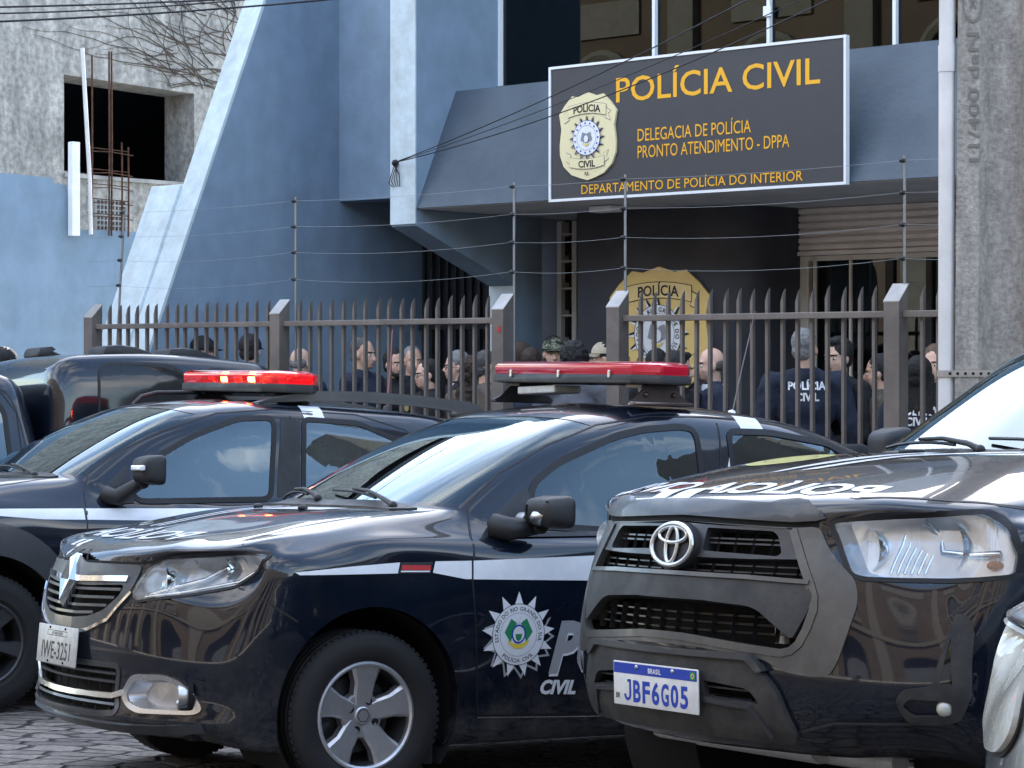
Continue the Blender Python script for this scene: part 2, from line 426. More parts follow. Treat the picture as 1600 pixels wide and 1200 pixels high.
    def region(s, l0, l1, c0, c1, both=True):
        """faces between loft rows / columns given in fractional control indices"""
        def row(l):
            k = int(math.floor(l)); base = sum(s.nvs[:k]); return base+(round((l-k)*s.nvs[k]) if k < len(s.nvs) else 0)
        def colm(c):
            k = int(math.floor(c)); base = sum(s.nus[:k]); return base+(round((c-k)*s.nus[k]) if k < len(s.nus) else 0)
        a, b, c, d = row(l0), row(l1), colm(c0), colm(c1)
        return [i for i, (r, q, left) in enumerate(s.tag) if a <= r < b and c <= q < d]
    def regionpane(s, name, ids, m, off=.002, kill=True, parent=None, thick=0.):
        used = sorted({k for i in ids for k in s.F[i]}); mp = {k: j for j, k in enumerate(used)}
        me = bpy.data.meshes.new(name)
        me.from_pydata([Vector(s.V[k])+s.vn[k]*off for k in used], [], [[mp[k] for k in s.F[i]] for i in ids]); me.update()
        if kill:
            for i in ids: s.alive[i] = False
        o = link(name, me, m, parent or s.root, 180)
        return o
    def arch(s, x, z, R, ymin=.45):
        s.arches.append((x, z, R, ymin))
    def finish(s, names=('body',), mats=None):
        """write out the body and the panels owned by hood, doors..."""
        mk = {}
        moved = {}
        for (ax, az, R, ym) in s.arches:
            dead = set()
            for i, c in enumerate(s.cent):
                if abs(c.y) > ym and (c.x-ax)**2+(c.z-az)**2 < R*R and c.z < az+R and s.fn[i].z < .75: dead.add(i); s.alive[i] = False
            dv = {k for i in dead for k in s.F[i]}; lv = {k for i in range(len(s.F)) if s.alive[i] for k in s.F[i]}
            for k in dv & lv:
                v = Vector(moved.get(k, s.V[k])); d = math.hypot(v.x-ax, v.z-az)
                if abs(v.y) > ym and abs(d-R) < .08 and v.z > .12:
                    moved[k] = (ax+(v.x-ax)*R/d, v.y, az+(v.z-az)*R/d)
        V = [moved.get(k, v) for k, v in enumerate(s.V)]
        outs = []
        for k, nm in enumerate(names):
            ids = [i for i in range(len(s.F)) if s.alive[i] and s.owner[i] == k]
            if not ids: outs.append(None); continue
            used = sorted({q for i in ids for q in s.F[i]}); mp = {q: j for j, q in enumerate(used)}
            VV = [V[q] for q in used]; FF = [[mp[q] for q in s.F[i]] for i in ids]; NN = [s.vn[q] for q in used]
            # inner return: every open edge gets a short flange inwards so the sheet has thickness
            cnt = {}
            for f in FF:
                for a, b in zip(f, f[1:]+f[:1]): cnt[(a, b)] = 1
            bd = [(a, b) for (a, b) in cnt if (b, a) not in cnt]
            inn = {}
            for a, b in bd:
                for q in (a, b):
                    if q not in inn:
                        v = Vector(VV[q]); inn[q] = len(VV)
                        dd = Vector((0, -math.copysign(.05, v.y), 0)) if any(abs(v.y) > ym and abs(math.hypot(v.x-ax, v.z-az)-R) < .004 for (ax, az, R, ym) in s.arches) else -NN[q]*.012
                        VV.append(tuple(v+dd)); NN.append(NN[q])
            nbase = len(FF)
            for a, b in bd: FF.append([b, a, inn[a], inn[b]])
            me = bpy.data.meshes.new(nm); me.from_pydata(VV, [], FF); me.update()
            me.polygons.foreach_set('use_smooth', [i < nbase for i in range(len(FF))])
            ln = []
            for p in me.polygons:
                for v in p.vertices: ln.append(NN[v] if p.index < nbase else p.normal)
            me.normals_split_custom_set([tuple(n) for n in ln])
            outs.append(link(nm, me, (mats or {}).get(nm, s.paint), s.root))
        s.parts = dict(zip(names, outs)); return s.parts
    # --- things laid on the body sheet
    def lay(s, name, V2, Fc, axis, m, off=.002, depth=0., parent=None, smooth=True, inward=0.):
        P = []; NR = []
        for a, b in V2:
            p, n = s.hit(a, b, axis); P.append(p); NR.append(n)
        if inward:
            d = Vector(AX[axis][1]); P = [p+d*inward for p in P]
        top = [p+n*off for p, n in zip(P, NR)]
        V = [tuple(p) for p in top]; FF = [list(f) for f in Fc]
        if depth:
            cnt = {}
            for f in FF:
                for a, b in zip(f, f[1:]+f[:1]): cnt[(a, b)] = 1
            bd = [(a, b) for (a, b) in cnt if (b, a) not in cnt]; inn = {}
            for a, b in bd:
                for q in (a, b):
                    if q not in inn: inn[q] = len(V); V.append(tuple(P[q]+NR[q]*(off-depth)))
            nb = len(FF)
            for a, b in bd: FF.append([b, a, inn[a], inn[b]])
        me = bpy.data.meshes.new(name); me.from_pydata(V, [], FF); me.update()
        # face outwards
        d = Vector(AX[axis][1]); k = sum(me.polygons[i].normal.dot(d) for i in range(len(Fc)))
        if k > 0: me.flip_normals()
        o = link(name, me, m, parent or s.root)
        if smooth:
            me.polygons.foreach_set('use_smooth', [True]*len(me.polygons)); me.set_sharp_from_angle(angle=math.radians(40))
        return o
    def panel(s, name, poly, axis, m, off=.002, depth=0., holes=(), sp=.04, parent=None, inward=0.):
        V, Fc = poly2d(poly, holes, sp); return s.lay(name, V, Fc, axis, m, off, depth, parent, inward=inward)
    def frame(s, name, poly, axis, m, wout=.012, win=.012, off=.003, depth=.01, sp=.05, parent=None):
        return s.panel(name, grow(poly, wout), axis, m, off, depth, [grow(poly, -win)], sp, parent)
    def line(s, name, pts, axis, w, m='seal', off=.0015, closed=False, parent=None, n=.03):
        q = []
        P = [Vector(p) for p in pts]+([Vector(pts[0])] if closed else [])
        for a, b in zip(P, P[1:]):
            k = max(1, int((b-a).length/n)); q += [tuple(a+(b-a)*i/k) for i in range(k)]
        if not closed: q.append(tuple(P[-1]))
        V, Fc = thickline(q, w, closed); return s.lay(name, V, Fc, axis, m, off, 0, parent)
    def recess(s, name, poly, axis, depth, m, parent=None, sp=.05, g=.006, slope=1.):
        """open the sheet and line the hole with walls and a back"""
        s.cut(poly, axis, g)
        d = Vector(AX[axis][1]); bm = BM(); n = len(poly); q = []
        P = [Vector(p) for p in poly]; ring = []
        for i in range(n):
            a, b = P[i], P[(i+1) % n]; k = max(1, int((b-a).length/sp)); ring += [tuple(a+(b-a)*j/k) for j in range(k)]
        c = Vector((sum(p[0] for p in ring)/len(ring), sum(p[1] for p in ring)/len(ring)))
        hit = [s.hit(*p, axis)[0] for p in ring]
        back = [s.hit(*(c+(Vector(p)-c)*slope), axis)[0]+d*depth for p in ring]
        v0 = [bm.verts.new(p) for p in hit]; v1 = [bm.verts.new(p) for p in back]
        for i in range(len(ring)):
            j = (i+1) % len(ring); bm.faces.new((v0[i], v0[j], v1[j], v1[i]))
        fb = bm.faces.new(v1); bmesh.ops.triangulate(bm, faces=[fb])
        o = obj(name, bm, m, parent or s.root)
        return o
    def onbar(s, name, pts, axis, w, t, m, off=0., parent=None, n=.05):
        """a bar with thickness following the sheet: w across, t proud"""
        P = [Vector(p) for p in pts]; q = []
        for a, b in zip(P, P[1:]):
            k = max(1, int((b-a).length/n)); q += [tuple(a+(b-a)*i/k) for i in range(k)]
        q.append(tuple(P[-1])); V, Fc = thickline(q, w); return s.lay(name, V, Fc, axis, m, off+t, t+.01, parent)
    def text(s, name, body, h, axis, mapf, m, bold=.02, shear=0., aspect=1., off=.0025, parent=None, space=1., sp=.06):
        V, Fc = text2d(body, h, bold, shear, space, aspect)
        return s.lay(name, [mapf(*v) for v in V], Fc, axis, m, off, 0, parent, smooth=False)
    # --- stock parts
    def wheel(s, x, y, r, width, rimr, spokes, rim_m='alloy', tyre_m='rubber', spw=(.06, .085), steer=0., side=1, bolts=4, hubemb=True):
        t = empty('wheel', (0, 0, 0)); t.parent = s.root; t.location = (x, y, r); t.rotation_euler = (0, 0, steer)
        sg = side; h = width/2
        bm = BM()
        prof = [(rimr-.012, -h*.8), (rimr+.012, -h*.98), (r*.86, -h*1.06), (r*.955, -h*.95), (r*.985, -h*.78)]
        for g in (-.62, -.28, .06, .4):
            prof += [(r, h*(g-.13)), (r, h*(g+.13)), (r-.007, h*(g+.15)), (r-.007, h*(g+.2))]
        prof += [(r, h*.66), (r*.985, h*.78), (r*.955, h*.95), (r*.9, h*1.04), (r*.86, h*1.06), (r*.85, h*1.075), (r*.8, h*1.07), (rimr+.02, h*1.02), (rimr+.006, h*.9), (rimr-.012, h*.8)]
        lathe(bm, prof, 96)
        # cross sipes cut in relief on the shoulder
        for k in range(72):
            a = 2*math.pi*k/72; c, sn = math.cos(a), math.sin(a)
            for g0, g1 in ((.70, .84), (-.84, -.70)):
                rr = (r*1.001, r*.968) if g0 > 0 else (r*.968, r*1.001)
                box(bm, (c*(r*.983), h*(g0+g1)/2, sn*(r*.983)), (.012, h*.15, .016), rot=Matrix.Rotation(-a, 3, 'Y'))
        ty = obj('tyre', bm, tyre_m, t, 35)
        bm = BM()
        f = h*sg
        lathe(bm, [(rimr+.004, f*.86), (rimr+.002, f*.93), (rimr-.006, f*.95), (rimr-.014, f*.9), (rimr-.016, f*.74)], 72)
        ri = obj('rim', bm, rim_m, t, 40)
        bm = BM(); lathe(bm, [(rimr-.016, f*.74), (rimr-.022, f*.5), (rimr-.03, -f*.6), (rimr-.01, -f*.8)], 72); obj('rim_barrel', bm, 'alloy_dark', ri, 40)
        bm = BM(); ns = spokes
        for k in range(ns):
            a = 2*math.pi*k/ns+math.pi/2*.0+s.spoke_rot
            R3 = Matrix.Rotation(-a, 4, 'Y')
            w0, w1 = spw
            out = [(.035, -w0*.5), (.07, -w0*.55), (rimr*.62, -w1*.42), (rimr-.008, -w1*.66), (rimr-.008, w1*.66), (rimr*.62, w1*.42), (.07, w0*.55), (.035, w0*.5)]
            hy = [.62, .66, .80, .86, .86, .80, .66, .62]
            vt = []; vb = []; vi = []
            cx = sum(p[0] for p in out)/8
            for (px, pz), yy in zip(out, hy):
                ins = .78
                vt.append(bm.verts.new(R3 @ Vector((px, f*yy, pz*ins)))); vi.append(bm.verts.new(R3 @ Vector((px, f*(yy-.10), pz)))); vb.append(bm.verts.new(R3 @ Vector((px, f*(yy-.42), pz*1.08))))
            bm.faces.new(vt)
            for A, B in ((vt, vi), (vi, vb)):
                for i in range(8): bm.faces.new((A[i], A[(i+1) % 8], B[(i+1) % 8], B[i]))
        sp = obj('spokes', bm, rim_m, ri, 25)
        bm = BM()
        lathe(bm, [(.0001, f*.69), (.029, f*.69), (.032, f*.67), (.033, f*.62), (.078, f*.60), (.085, f*.5), (.085, f*.1)], 40)
        obj('hub', bm, rim_m, ri, 25)
        bm = BM(); lathe(bm, [(.0225, f*.691), (.0225, f*.70), (.026, f*.70), (.026, f*.691)], 6); obj('hub_cap_mark', bm, 'plastic_gray', ri)
        bm = BM()
        for k in range(bolts):
            a = 2*math.pi*k/bolts+.45; M = Matrix.Translation((.056*math.cos(a), 0, .056*math.sin(a)))
            lathe(bm, [(.0001, f*.64), (.011, f*.64), (.0135, f*.66), (.0135, f*.5), (.0001, f*.5)], 12, M)
        obj('wheel_bolts', bm, 'dark', ri)
        bm = BM(); lathe(bm, [(.0001, -f*.1), (rimr*.72, -f*.1), (rimr*.72, -f*.25), (.0001, -f*.25)], 40)
        obj('brake_disc', bm, 'alloy_dark', t, 40)
        bm = BM(); lathe(bm, [(.0001, -f*.5), (rimr*.985, -f*.5)], 40); obj('inner_cover', bm, 'dark', t)
        return t
    def well(s, x, z, R, y0, y1):
        bm = BM()
        for sg in (1, -1):
            rings = []
            for yy in (y1, y0):
                rings.append([bm.verts.new((x+R*math.cos(a), sg*yy, z+R*math.sin(a))) for a in [math.radians(-35+250*k/24) for k in range(25)]])
            for k in range(24): bm.faces.new((rings[0][k], rings[0][k+1], rings[1][k+1], rings[1][k]))
            bm.faces.new(rings[1])
        return bm
    def plate(s, name, c, m, w=.40, h=.13, tilt=0.):
        o = empty(name); o.parent = s.root; o.location = c; o.rotation_euler = (0, tilt, 0)
        return o
def ringrow(xf, zf, w, zs, xr, zr, rc=1., rr=1., xs=(0., -.45, -1.05, -1.67, -2.4, -2.9), c4x=.44, wf=1., sidez=None):
    R = [(xf, 0, zf), (xf-.03*rc, .36*w*wf, zf), (xf-.095*rc, .62*w*wf, zf+(zs-zf)*.1), (xf-.235*rc, .86*w*wf, zf+(zs-zf)*.3), (c4x, .968*w, zf+(zs-zf)*.65)]
    sw = (1., 1., 1., 1., 1., .985)
    for k, x in enumerate(xs): R.append((x, w*sw[k], zs if sidez is None else sidez[k]))
    z9 = zs if sidez is None else sidez[-1]
    R += [(xr+.26*rr, .93*w, z9+(zr-z9)*.5), (xr+.07*rr, .68*w, z9+(zr-z9)*.85), (xr, 0, zr)]
    return R
def lerprow(A, B, t, bz=None, by=0., bx=0.):
    A = np.array(A); B = np.array(B); P = A+(B-A)*t; k = 4*t*(1-t)
    if bz is not None: P[:, 2] += np.array(bz)*k
    P[:, 1] += by*k*(P[:, 1] > .01)
    return [tuple(p) for p in P]
# ------------------------------------------------------------------ body sheets (rows run bumper -> roof, columns run nose -> side -> tail)
def sedan_rows():
    xs = (0., -.45, -1.05, -1.67, -2.4, -2.85)
    R = []
    R.append(ringrow(.70, .235, .76, .20, -3.40, .25, xs=xs, c4x=.46))
    R.append(ringrow(.80, .255, .80, .185, -3.46, .25, xs=xs, c4x=.47))
    R.append(ringrow(.852, .305, .825, .25, -3.50, .32, xs=xs, c4x=.48, rc=1.05))
    R.append(ringrow(.832, .36, .835, .33, -3.51, .42, xs=xs, c4x=.47, rc=1.05))
    R.append(ringrow(.842, .50, .852, .48, -3.525, .55, xs=xs, c4x=.46, rc=1.1))
    R.append(ringrow(.838, .64, .862, .63, -3.52, .68, xs=xs, c4x=.45, rc=1.2))
    R.append(ringrow(.815, .76, .862, .76, -3.50, .82, xs=xs, c4x=.43, rc=1.35))
    R.append(ringrow(.785, .862, .853, .87, -3.47, .95, xs=xs, c4x=.40, rc=1.5))
    hood = [(.765, 0, .885), (.735, .30, .885), (.66, .53, .892), (.535, .71, .905), (.37, .795, .915), (0, .838, .925), (-.45, .838, .925), (-1.05, .838, .925), (-1.67, .838, .935), (-2.4, .835, .95), (-2.85, .82, .965), (-3.2, .77, 1.0), (-3.38, .55, 1.02), (-3.44, 0, 1.03)]
    belt = [(-.25, 0, 1.062), (-.255, .24, 1.062), (-.275, .41, 1.062), (-.31, .53, 1.061), (-.345, .60, 1.06), (-.39, .655, 1.06), (-.47, .715, 1.055), (-1.05, .785, .975), (-1.67, .785, .99), (-2.4, .775, 1.02), (-2.82, .74, 1.05), (-2.98, .68, 1.07), (-2.96, .48, 1.08), (-2.93, 0, 1.085)]
    bz = [.035, .036, .036, .03, .022, .014, .0, 0, 0, 0, 0, .01, .02, .025]
    R.append(hood); R.append(lerprow(hood, belt, .3, bz)); R.append(lerprow(hood, belt, .68, bz)); R.append(belt)
    mid = [(-.62, 0, 1.265), (-.625, .225, 1.265), (-.64, .385, 1.263), (-.66, .50, 1.258), (-.68, .565, 1.254), (-.70, .61, 1.248), (-.755, .66, 1.238), (-1.10, .715, 1.20), (-1.67, .715, 1.21), (-2.36, .705, 1.22), (-2.62, .645, 1.24), (-2.72, .56, 1.255), (-2.72, .40, 1.26), (-2.71, 0, 1.265)]
    edge = [(-1.03, 0, 1.447), (-1.035, .205, 1.446), (-1.05, .35, 1.442), (-1.075, .46, 1.435), (-1.095, .525, 1.428), (-1.12, .565, 1.418), (-1.165, .605, 1.405), (-1.37, .625, 1.425), (-1.67, .628, 1.428), (-2.15, .61, 1.405), (-2.35, .56, 1.385), (-2.42, .48, 1.38), (-2.42, .34, 1.39), (-2.41, 0, 1.40)]
    r1 = [(-1.17, 0, 1.478), (-1.175, .17, 1.478), (-1.185, .30, 1.474), (-1.20, .39, 1.468), (-1.22, .45, 1.462), (-1.25, .49, 1.458), (-1.29, .515, 1.46), (-1.44, .53, 1.474), (-1.67, .535, 1.476), (-2.0, .515, 1.46), (-2.15, .47, 1.445), (-2.2, .4, 1.44), (-2.21, .28, 1.44), (-2.21, 0, 1.445)]
    r2 = [(-1.42, 0, 1.507), (-1.42, .07, 1.507), (-1.42, .12, 1.505), (-1.43, .16, 1.503), (-1.44, .20, 1.50), (-1.46, .23, 1.499), (-1.49, .26, 1.499), (-1.56, .28, 1.502), (-1.67, .28, 1.502), (-1.82, .27, 1.497), (-1.9, .23, 1.488), (-1.94, .19, 1.485), (-1.95, .12, 1.484), (-1.95, 0, 1.484)]
    R += [mid, edge, r1, r2]
    return R, (11,)
def suv_rows():
    xs = (0., -.50, -1.10, -1.80, -2.5, -3.0)
    R = []
    R.append(ringrow(.66, .32, .80, .27, -3.36, .36, xs=xs, c4x=.46))
    R.append(ringrow(.76, .34, .84, .26, -3.42, .36, xs=xs, c4x=.48))
    R.append(ringrow(.82, .42, .885, .36, -3.47, .45, xs=xs, c4x=.49))
    R.append(ringrow(.83, .58, .90, .54, -3.49, .60, xs=xs, c4x=.48))
    R.append(ringrow(.825, .74, .905, .74, -3.49, .78, xs=xs, c4x=.47, rc=1.1))
    R.append(ringrow(.80, .90, .90, .90, -3.46, .95, xs=xs, c4x=.44, rc=1.3))
    hood = [(.78, 0, .985), (.75, .32, .985), (.68, .56, .985), (.56, .75, .985), (.40, .84, .985), (0, .88, .975), (-.5, .88, .97), (-1.1, .88, .97), (-1.8, .88, .975), (-2.5, .875, .99), (-3.0, .86, 1.0), (-3.28, .80, 1.03), (-3.40, .57, 1.04), (-3.43, 0, 1.05)]
    belt = [(-.38, 0, 1.165), (-.385, .25, 1.165), (-.40, .43, 1.165), (-.43, .56, 1.165), (-.46, .63, 1.165), (-.50, .685, 1.16), (-.56, .74, 1.15), (-1.10, .815, 1.04), (-1.8, .815, 1.055), (-2.5, .81, 1.08), (-3.0, .79, 1.10), (-3.26, .72, 1.11), (-3.36, .52, 1.12), (-3.38, 0, 1.12)]
    bz = [.05, .05, .05, .04, .03, .02, .005, 0, 0, 0, 0, 0, 0, 0]
    R.append(hood); R.append(lerprow(hood, belt, .3, bz)); R.append(lerprow(hood, belt, .68, bz)); R.append(belt)
    mid = [(-.74, 0, 1.37), (-.745, .23, 1.37), (-.76, .40, 1.368), (-.78, .52, 1.362), (-.80, .585, 1.357), (-.82, .635, 1.35), (-.875, .68, 1.335), (-1.2, .745, 1.27), (-1.8, .75, 1.28), (-2.5, .74, 1.29), (-2.98, .715, 1.31), (-3.16, .63, 1.32), (-3.20, .45, 1.33), (-3.21, 0, 1.335)]
    edge = [(-1.13, 0, 1.553), (-1.135, .21, 1.552), (-1.15, .36, 1.548), (-1.17, .47, 1.542), (-1.19, .54, 1.534), (-1.22, .58, 1.525), (-1.27, .62, 1.515), (-1.48, .65, 1.53), (-1.8, .655, 1.535), (-2.45, .64, 1.515), (-2.85, .60, 1.50), (-2.98, .52, 1.495), (-3.0, .37, 1.50), (-3.0, 0, 1.51)]
    r1 = [(-1.28, 0, 1.585), (-1.285, .17, 1.585), (-1.295, .30, 1.58), (-1.31, .40, 1.574), (-1.33, .46, 1.568), (-1.36, .50, 1.565), (-1.40, .53, 1.567), (-1.55, .55, 1.578), (-1.8, .555, 1.582), (-2.35, .54, 1.565), (-2.65, .50, 1.55), (-2.72, .43, 1.545), (-2.73, .3, 1.548), (-2.73, 0, 1.555)]
    r2 = [(-1.55, 0, 1.612), (-1.55, .07, 1.612), (-1.55, .13, 1.61), (-1.56, .18, 1.607), (-1.58, .22, 1.604), (-1.60, .25, 1.603), (-1.64, .28, 1.603), (-1.72, .29, 1.606), (-1.85, .29, 1.607), (-2.15, .28, 1.6), (-2.3, .25, 1.592), (-2.36, .2, 1.588), (-2.38, .13, 1.588), (-2.38, 0, 1.588)]
    R += [mid, edge, r1, r2]
    return R, (9,)
def pickup_rows():
    xs = (0., -.55, -1.10, -1.50, -1.80, -2.0)
    def rr_(xf, zf, w, zs, xr=-2.08, zr=None, **k): return ringrow(xf, zf, w, zs, xr, zs if zr is None else zr, xs=xs, rr=.35, **{**k, 'rc': 1.33*k.get('rc', 1.)})
    R = []
    R.append(rr_(.82, .40, .82, .40, c4x=.52))
    R.append(rr_(.91, .43, .86, .42, c4x=.53))
    R.append(rr_(.96, .50, .895, .50, c4x=.54, rc=1.))
    R.append(rr_(.978, .60, .915, .60, c4x=.54, rc=1.))
    R.append(rr_(.978, .72, .925, .72, c4x=.54, rc=1.05))
    R.append(rr_(.958, .85, .928, .85, c4x=.53, rc=1.1))
    R.append(rr_(.928, .96, .925, .96, c4x=.51, rc=1.15))
    R.append(rr_(.90, 1.055, .915, 1.06, c4x=.49, rc=1.15))
    hood = [(.875, 0, 1.10), (.84, .33, 1.10), (.750, .575, 1.098), (.58, .79, 1.09), (.46, .872, 1.085), (0, .895, 1.085), (-.55, .895, 1.085), (-1.1, .895, 1.085), (-1.5, .895, 1.085), (-1.8, .895, 1.085), (-2.0, .885, 1.085), (-2.05, .82, 1.085), (-2.08, .6, 1.085), (-2.08, 0, 1.085)]
    belt = [(-.42, 0, 1.275), (-.425, .27, 1.275), (-.445, .46, 1.275), (-.475, .60, 1.274), (-.505, .67, 1.272), (-.54, .72, 1.268), (-.60, .775, 1.255), (-1.1, .845, 1.165), (-1.5, .845, 1.17), (-1.8, .842, 1.175), (-1.98, .83, 1.18), (-2.04, .77, 1.18), (-2.07, .55, 1.18), (-2.07, 0, 1.18)]
    bz = [.06, .062, .062, .05, .03, .015, 0, 0, 0, 0, 0, 0, 0, 0]
    R.append(hood); R.append(lerprow(hood, belt, .12, [b*1.5 for b in bz])); R.append(lerprow(hood, belt, .42, bz)); R.append(lerprow(hood, belt, .74, bz)); R.append(belt)
    mid = [(-.80, 0, 1.505), (-.805, .25, 1.505), (-.82, .43, 1.50), (-.84, .56, 1.495), (-.865, .625, 1.488), (-.89, .67, 1.48), (-.94, .715, 1.465), (-1.2, .77, 1.41), (-1.5, .775, 1.415), (-1.78, .77, 1.42), (-1.94, .755, 1.42), (-2.0, .68, 1.42), (-2.02, .48, 1.42), (-2.02, 0, 1.42)]
    edge = [(-1.22, 0, 1.735), (-1.225, .22, 1.734), (-1.235, .38, 1.73), (-1.255, .50, 1.722), (-1.275, .565, 1.715), (-1.30, .61, 1.705), (-1.34, .65, 1.695), (-1.45, .675, 1.705), (-1.6, .68, 1.71), (-1.75, .675, 1.705), (-1.86, .65, 1.695), (-1.91, .57, 1.69), (-1.93, .4, 1.695), (-1.93, 0, 1.70)]
    r1 = [(-1.33, 0, 1.765), (-1.33, .17, 1.765), (-1.34, .3, 1.76), (-1.355, .41, 1.755), (-1.37, .48, 1.75), (-1.39, .52, 1.748), (-1.42, .56, 1.748), (-1.5, .58, 1.755), (-1.6, .58, 1.757), (-1.7, .575, 1.754), (-1.76, .54, 1.748), (-1.79, .47, 1.745), (-1.80, .32, 1.746), (-1.80, 0, 1.748)]
    r2 = [(-1.46, 0, 1.785), (-1.46, .07, 1.785), (-1.465, .13, 1.784), (-1.47, .18, 1.782), (-1.48, .22, 1.78), (-1.49, .25, 1.779), (-1.51, .28, 1.779), (-1.55, .3, 1.78), (-1.6, .3, 1.78), (-1.64, .29, 1.779), (-1.66, .25, 1.777), (-1.67, .2, 1.776), (-1.675, .12, 1.776), (-1.675, 0, 1.776)]
    R += [mid, edge, r1, r2]
    return R, (12,)
# ------------------------------------------------------------------ stock car fittings
def seat(parent, x, y, z):
    t = empty('seat'); t.parent = parent; t.location = (x, y, z)
    bm = BM(); box(bm, (0, 0, .07), (.5, .5, .16), bev=.05); obj('seat_cushion', bm, 'seat_cloth', t, 60)
    bm = BM(); box(bm, (-.29, 0, .42), (.15, .48, .66), rot=Matrix.Rotation(math.radians(-16), 3, 'Y'), bev=.06, seg=3); obj('seat_back', bm, 'seat_cloth', t, 60)
    bm = BM(); box(bm, (-.42, 0, .84), (.11, .27, .19), rot=Matrix.Rotation(math.radians(-10), 3, 'Y'), bev=.05, seg=3)
    for y2 in (-.06, .06): tube(bm, [(-.40, y2, .68), (-.42, y2, .8)], .008, 6)
    obj('headrest', bm, 'seat_cloth', t, 60); return t
def interior(car, zf, xdash, zdash, wd, seats, xb):
    bm = BM(); boxb(bm, (xdash+.1, -wd, zf), (xb, wd, zf+.03)); obj('cabin_floor', bm, 'dark', car.root)
    bm = BM(); box(bm, (xdash-.02, 0, zdash-.15), (.55, 2*wd-.06, .30), bev=.08, seg=3); obj('dashboard', bm, 'dash', car.root, 50)
    for x, y in seats: seat(car.root, x, y, zf+.12)
    bm = BM(); M = Matrix.Translation((xdash-.42, .37, zdash-.02)) @ Matrix.Rotation(math.radians(-62), 4, 'Y')
    for k in range(28):
        a, b = 2*math.pi*k/28, 2*math.pi*(k+1)/28
        tube(bm, [M @ Vector((.185*math.cos(a), .185*math.sin(a), 0)), M @ Vector((.185*math.cos(b), .185*math.sin(b), 0))], .014, 6, False)
    tube(bm, [M @ Vector((-.18, 0, 0)), M @ Vector((.18, 0, 0))], .02, 6); tube(bm, [M @ Vector((0, 0, 0)), M @ Vector((0, 0, -.3))], .03, 8)
    obj('steering_wheel', bm, 'dash', car.root, 60)
    bm = BM(); box(bm, (xdash-.42, 0, zdash+.27), (.03, .24, .07), bev=.015); obj('rear_view_mirror', bm, 'plastic_black', car.root, 50)
def wiper(car, p, q, axis='T', lift=.012):
    """arm and blade lying along the foot of the windscreen"""
    t = empty('wiper'); t.parent = car.root
    P = [car.hit(p[0]+(q[0]-p[0])*k/8, p[1]+(q[1]-p[1])*k/8, axis) for k in range(9)]
    pts = [a+n*(lift+.012*math.sin(math.pi*k/8)) for k, (a, n) in enumerate(P)]
    bm = BM(); tube(bm, pts[2:], .0065, 6); obj('wiper_blade', bm, 'plastic_black', t, 60)
    bm = BM(); tube(bm, [pts[0]+Vector((0, 0, .0)), pts[1]+Vector((0, 0, .012)), pts[3]+Vector((0, 0, .016)), pts[5]+Vector((0, 0, .012))], [.012, .010, .008, .006], 8); ball(bm, pts[0], .017)
    obj('wiper_arm', bm, 'plastic_black', t, 60)
    return t
def mirror_unit(car, side, base, head, size, cap='plastic_black', signal=False, broken=False):
    """door mirror: foot plate, arm, shell with open face looking aft"""
    s = side; t = empty('wing_mirror'); t.parent = car.root
    b = Vector((base[0], s*base[1], base[2])); h = Vector((head[0], s*head[1], head[2])); sx, sy, sz = size
    bm = BM(); tube(bm, [b+Vector((.04, -s*.01, -.01)), b+Vector((.0, s*.05, -.02)), h+Vector((0, -s*sy*.42, -sz*.42)), h+Vector((0, -s*sy*.1, -sz*.40))], [.05, .045, .034, .03], 10)
    obj('mirror_arm', bm, 'plastic_black', t, 60)
    bm = BM(); vs = box(bm, h, (sx, sy, sz))
    for v in vs:
        d = v.co-h
        if d.x > 0: v.co = h+Vector((d.x*.9, d.y*.72, d.z*.72))
        if d.y*s > 0: v.co.x -= .02
    bmesh.ops.bevel(bm, geom=bm.edges[:], offset=min(sx, sz)*.28, segments=4, affect='EDGES', profile=.55)
    bm.normal_update(); sgx = 1 if broken else -1
    rear = [f for f in bm.faces if (f.calc_center_median().x-h.x)*sgx > sx*.40 and f.normal.x*sgx > .8]
    if rear:
        r = bmesh.ops.inset_region(bm, faces=rear, thickness=.012); fs = rear
        bmesh.ops.translate(bm, verts=list({v for f in fs for v in f.verts}), vec=(-sgx*sx*.55, 0, 0))
    obj('mirror_shell', bm, cap, t, 50)
    if broken:
        bm = BM(); tube(bm, [h+Vector((.02, -s*.05, -.02)), h+Vector((.025, -s*.0, -.02)), h+Vector((.02, s*.05, -.01))], [.026, .034, .02], 10); obj('mirror_motor', bm, 'chrome_satin', t, 60)
        bm = BM(); lathe(bm, [(.0001, -.02), (.028, -.02), (.028, .012), (.02, .02), (.0001, .02)], 16, Matrix.Translation(h+Vector((.03, -s*.10, -.03)))); obj('mirror_pivot', bm, 'steel', t, 40)
        bm = BM()
        for k in range(3): tube(bm, [h+Vector((.02, s*(-.04+.04*k), .01)), h+Vector((.03, s*(-.02+.04*k), .045))], .006, 6)
        obj('mirror_cables', bm, 'plastic_black', t)
    else:
        bm = BM(); box(bm, h+Vector((-sx*.36, 0, 0)), (.006, sy*.82, sz*.78), bev=.002); obj('mirror_glass', bm, 'chrome', t)
    if signal:
        bm = BM(); box(bm, h+Vector((sx*.40, s*.01, .01)), (.03, sy*.62, sz*.17), bev=.008); obj('turn_signal', bm, 'lamp_clear', t)
    return t
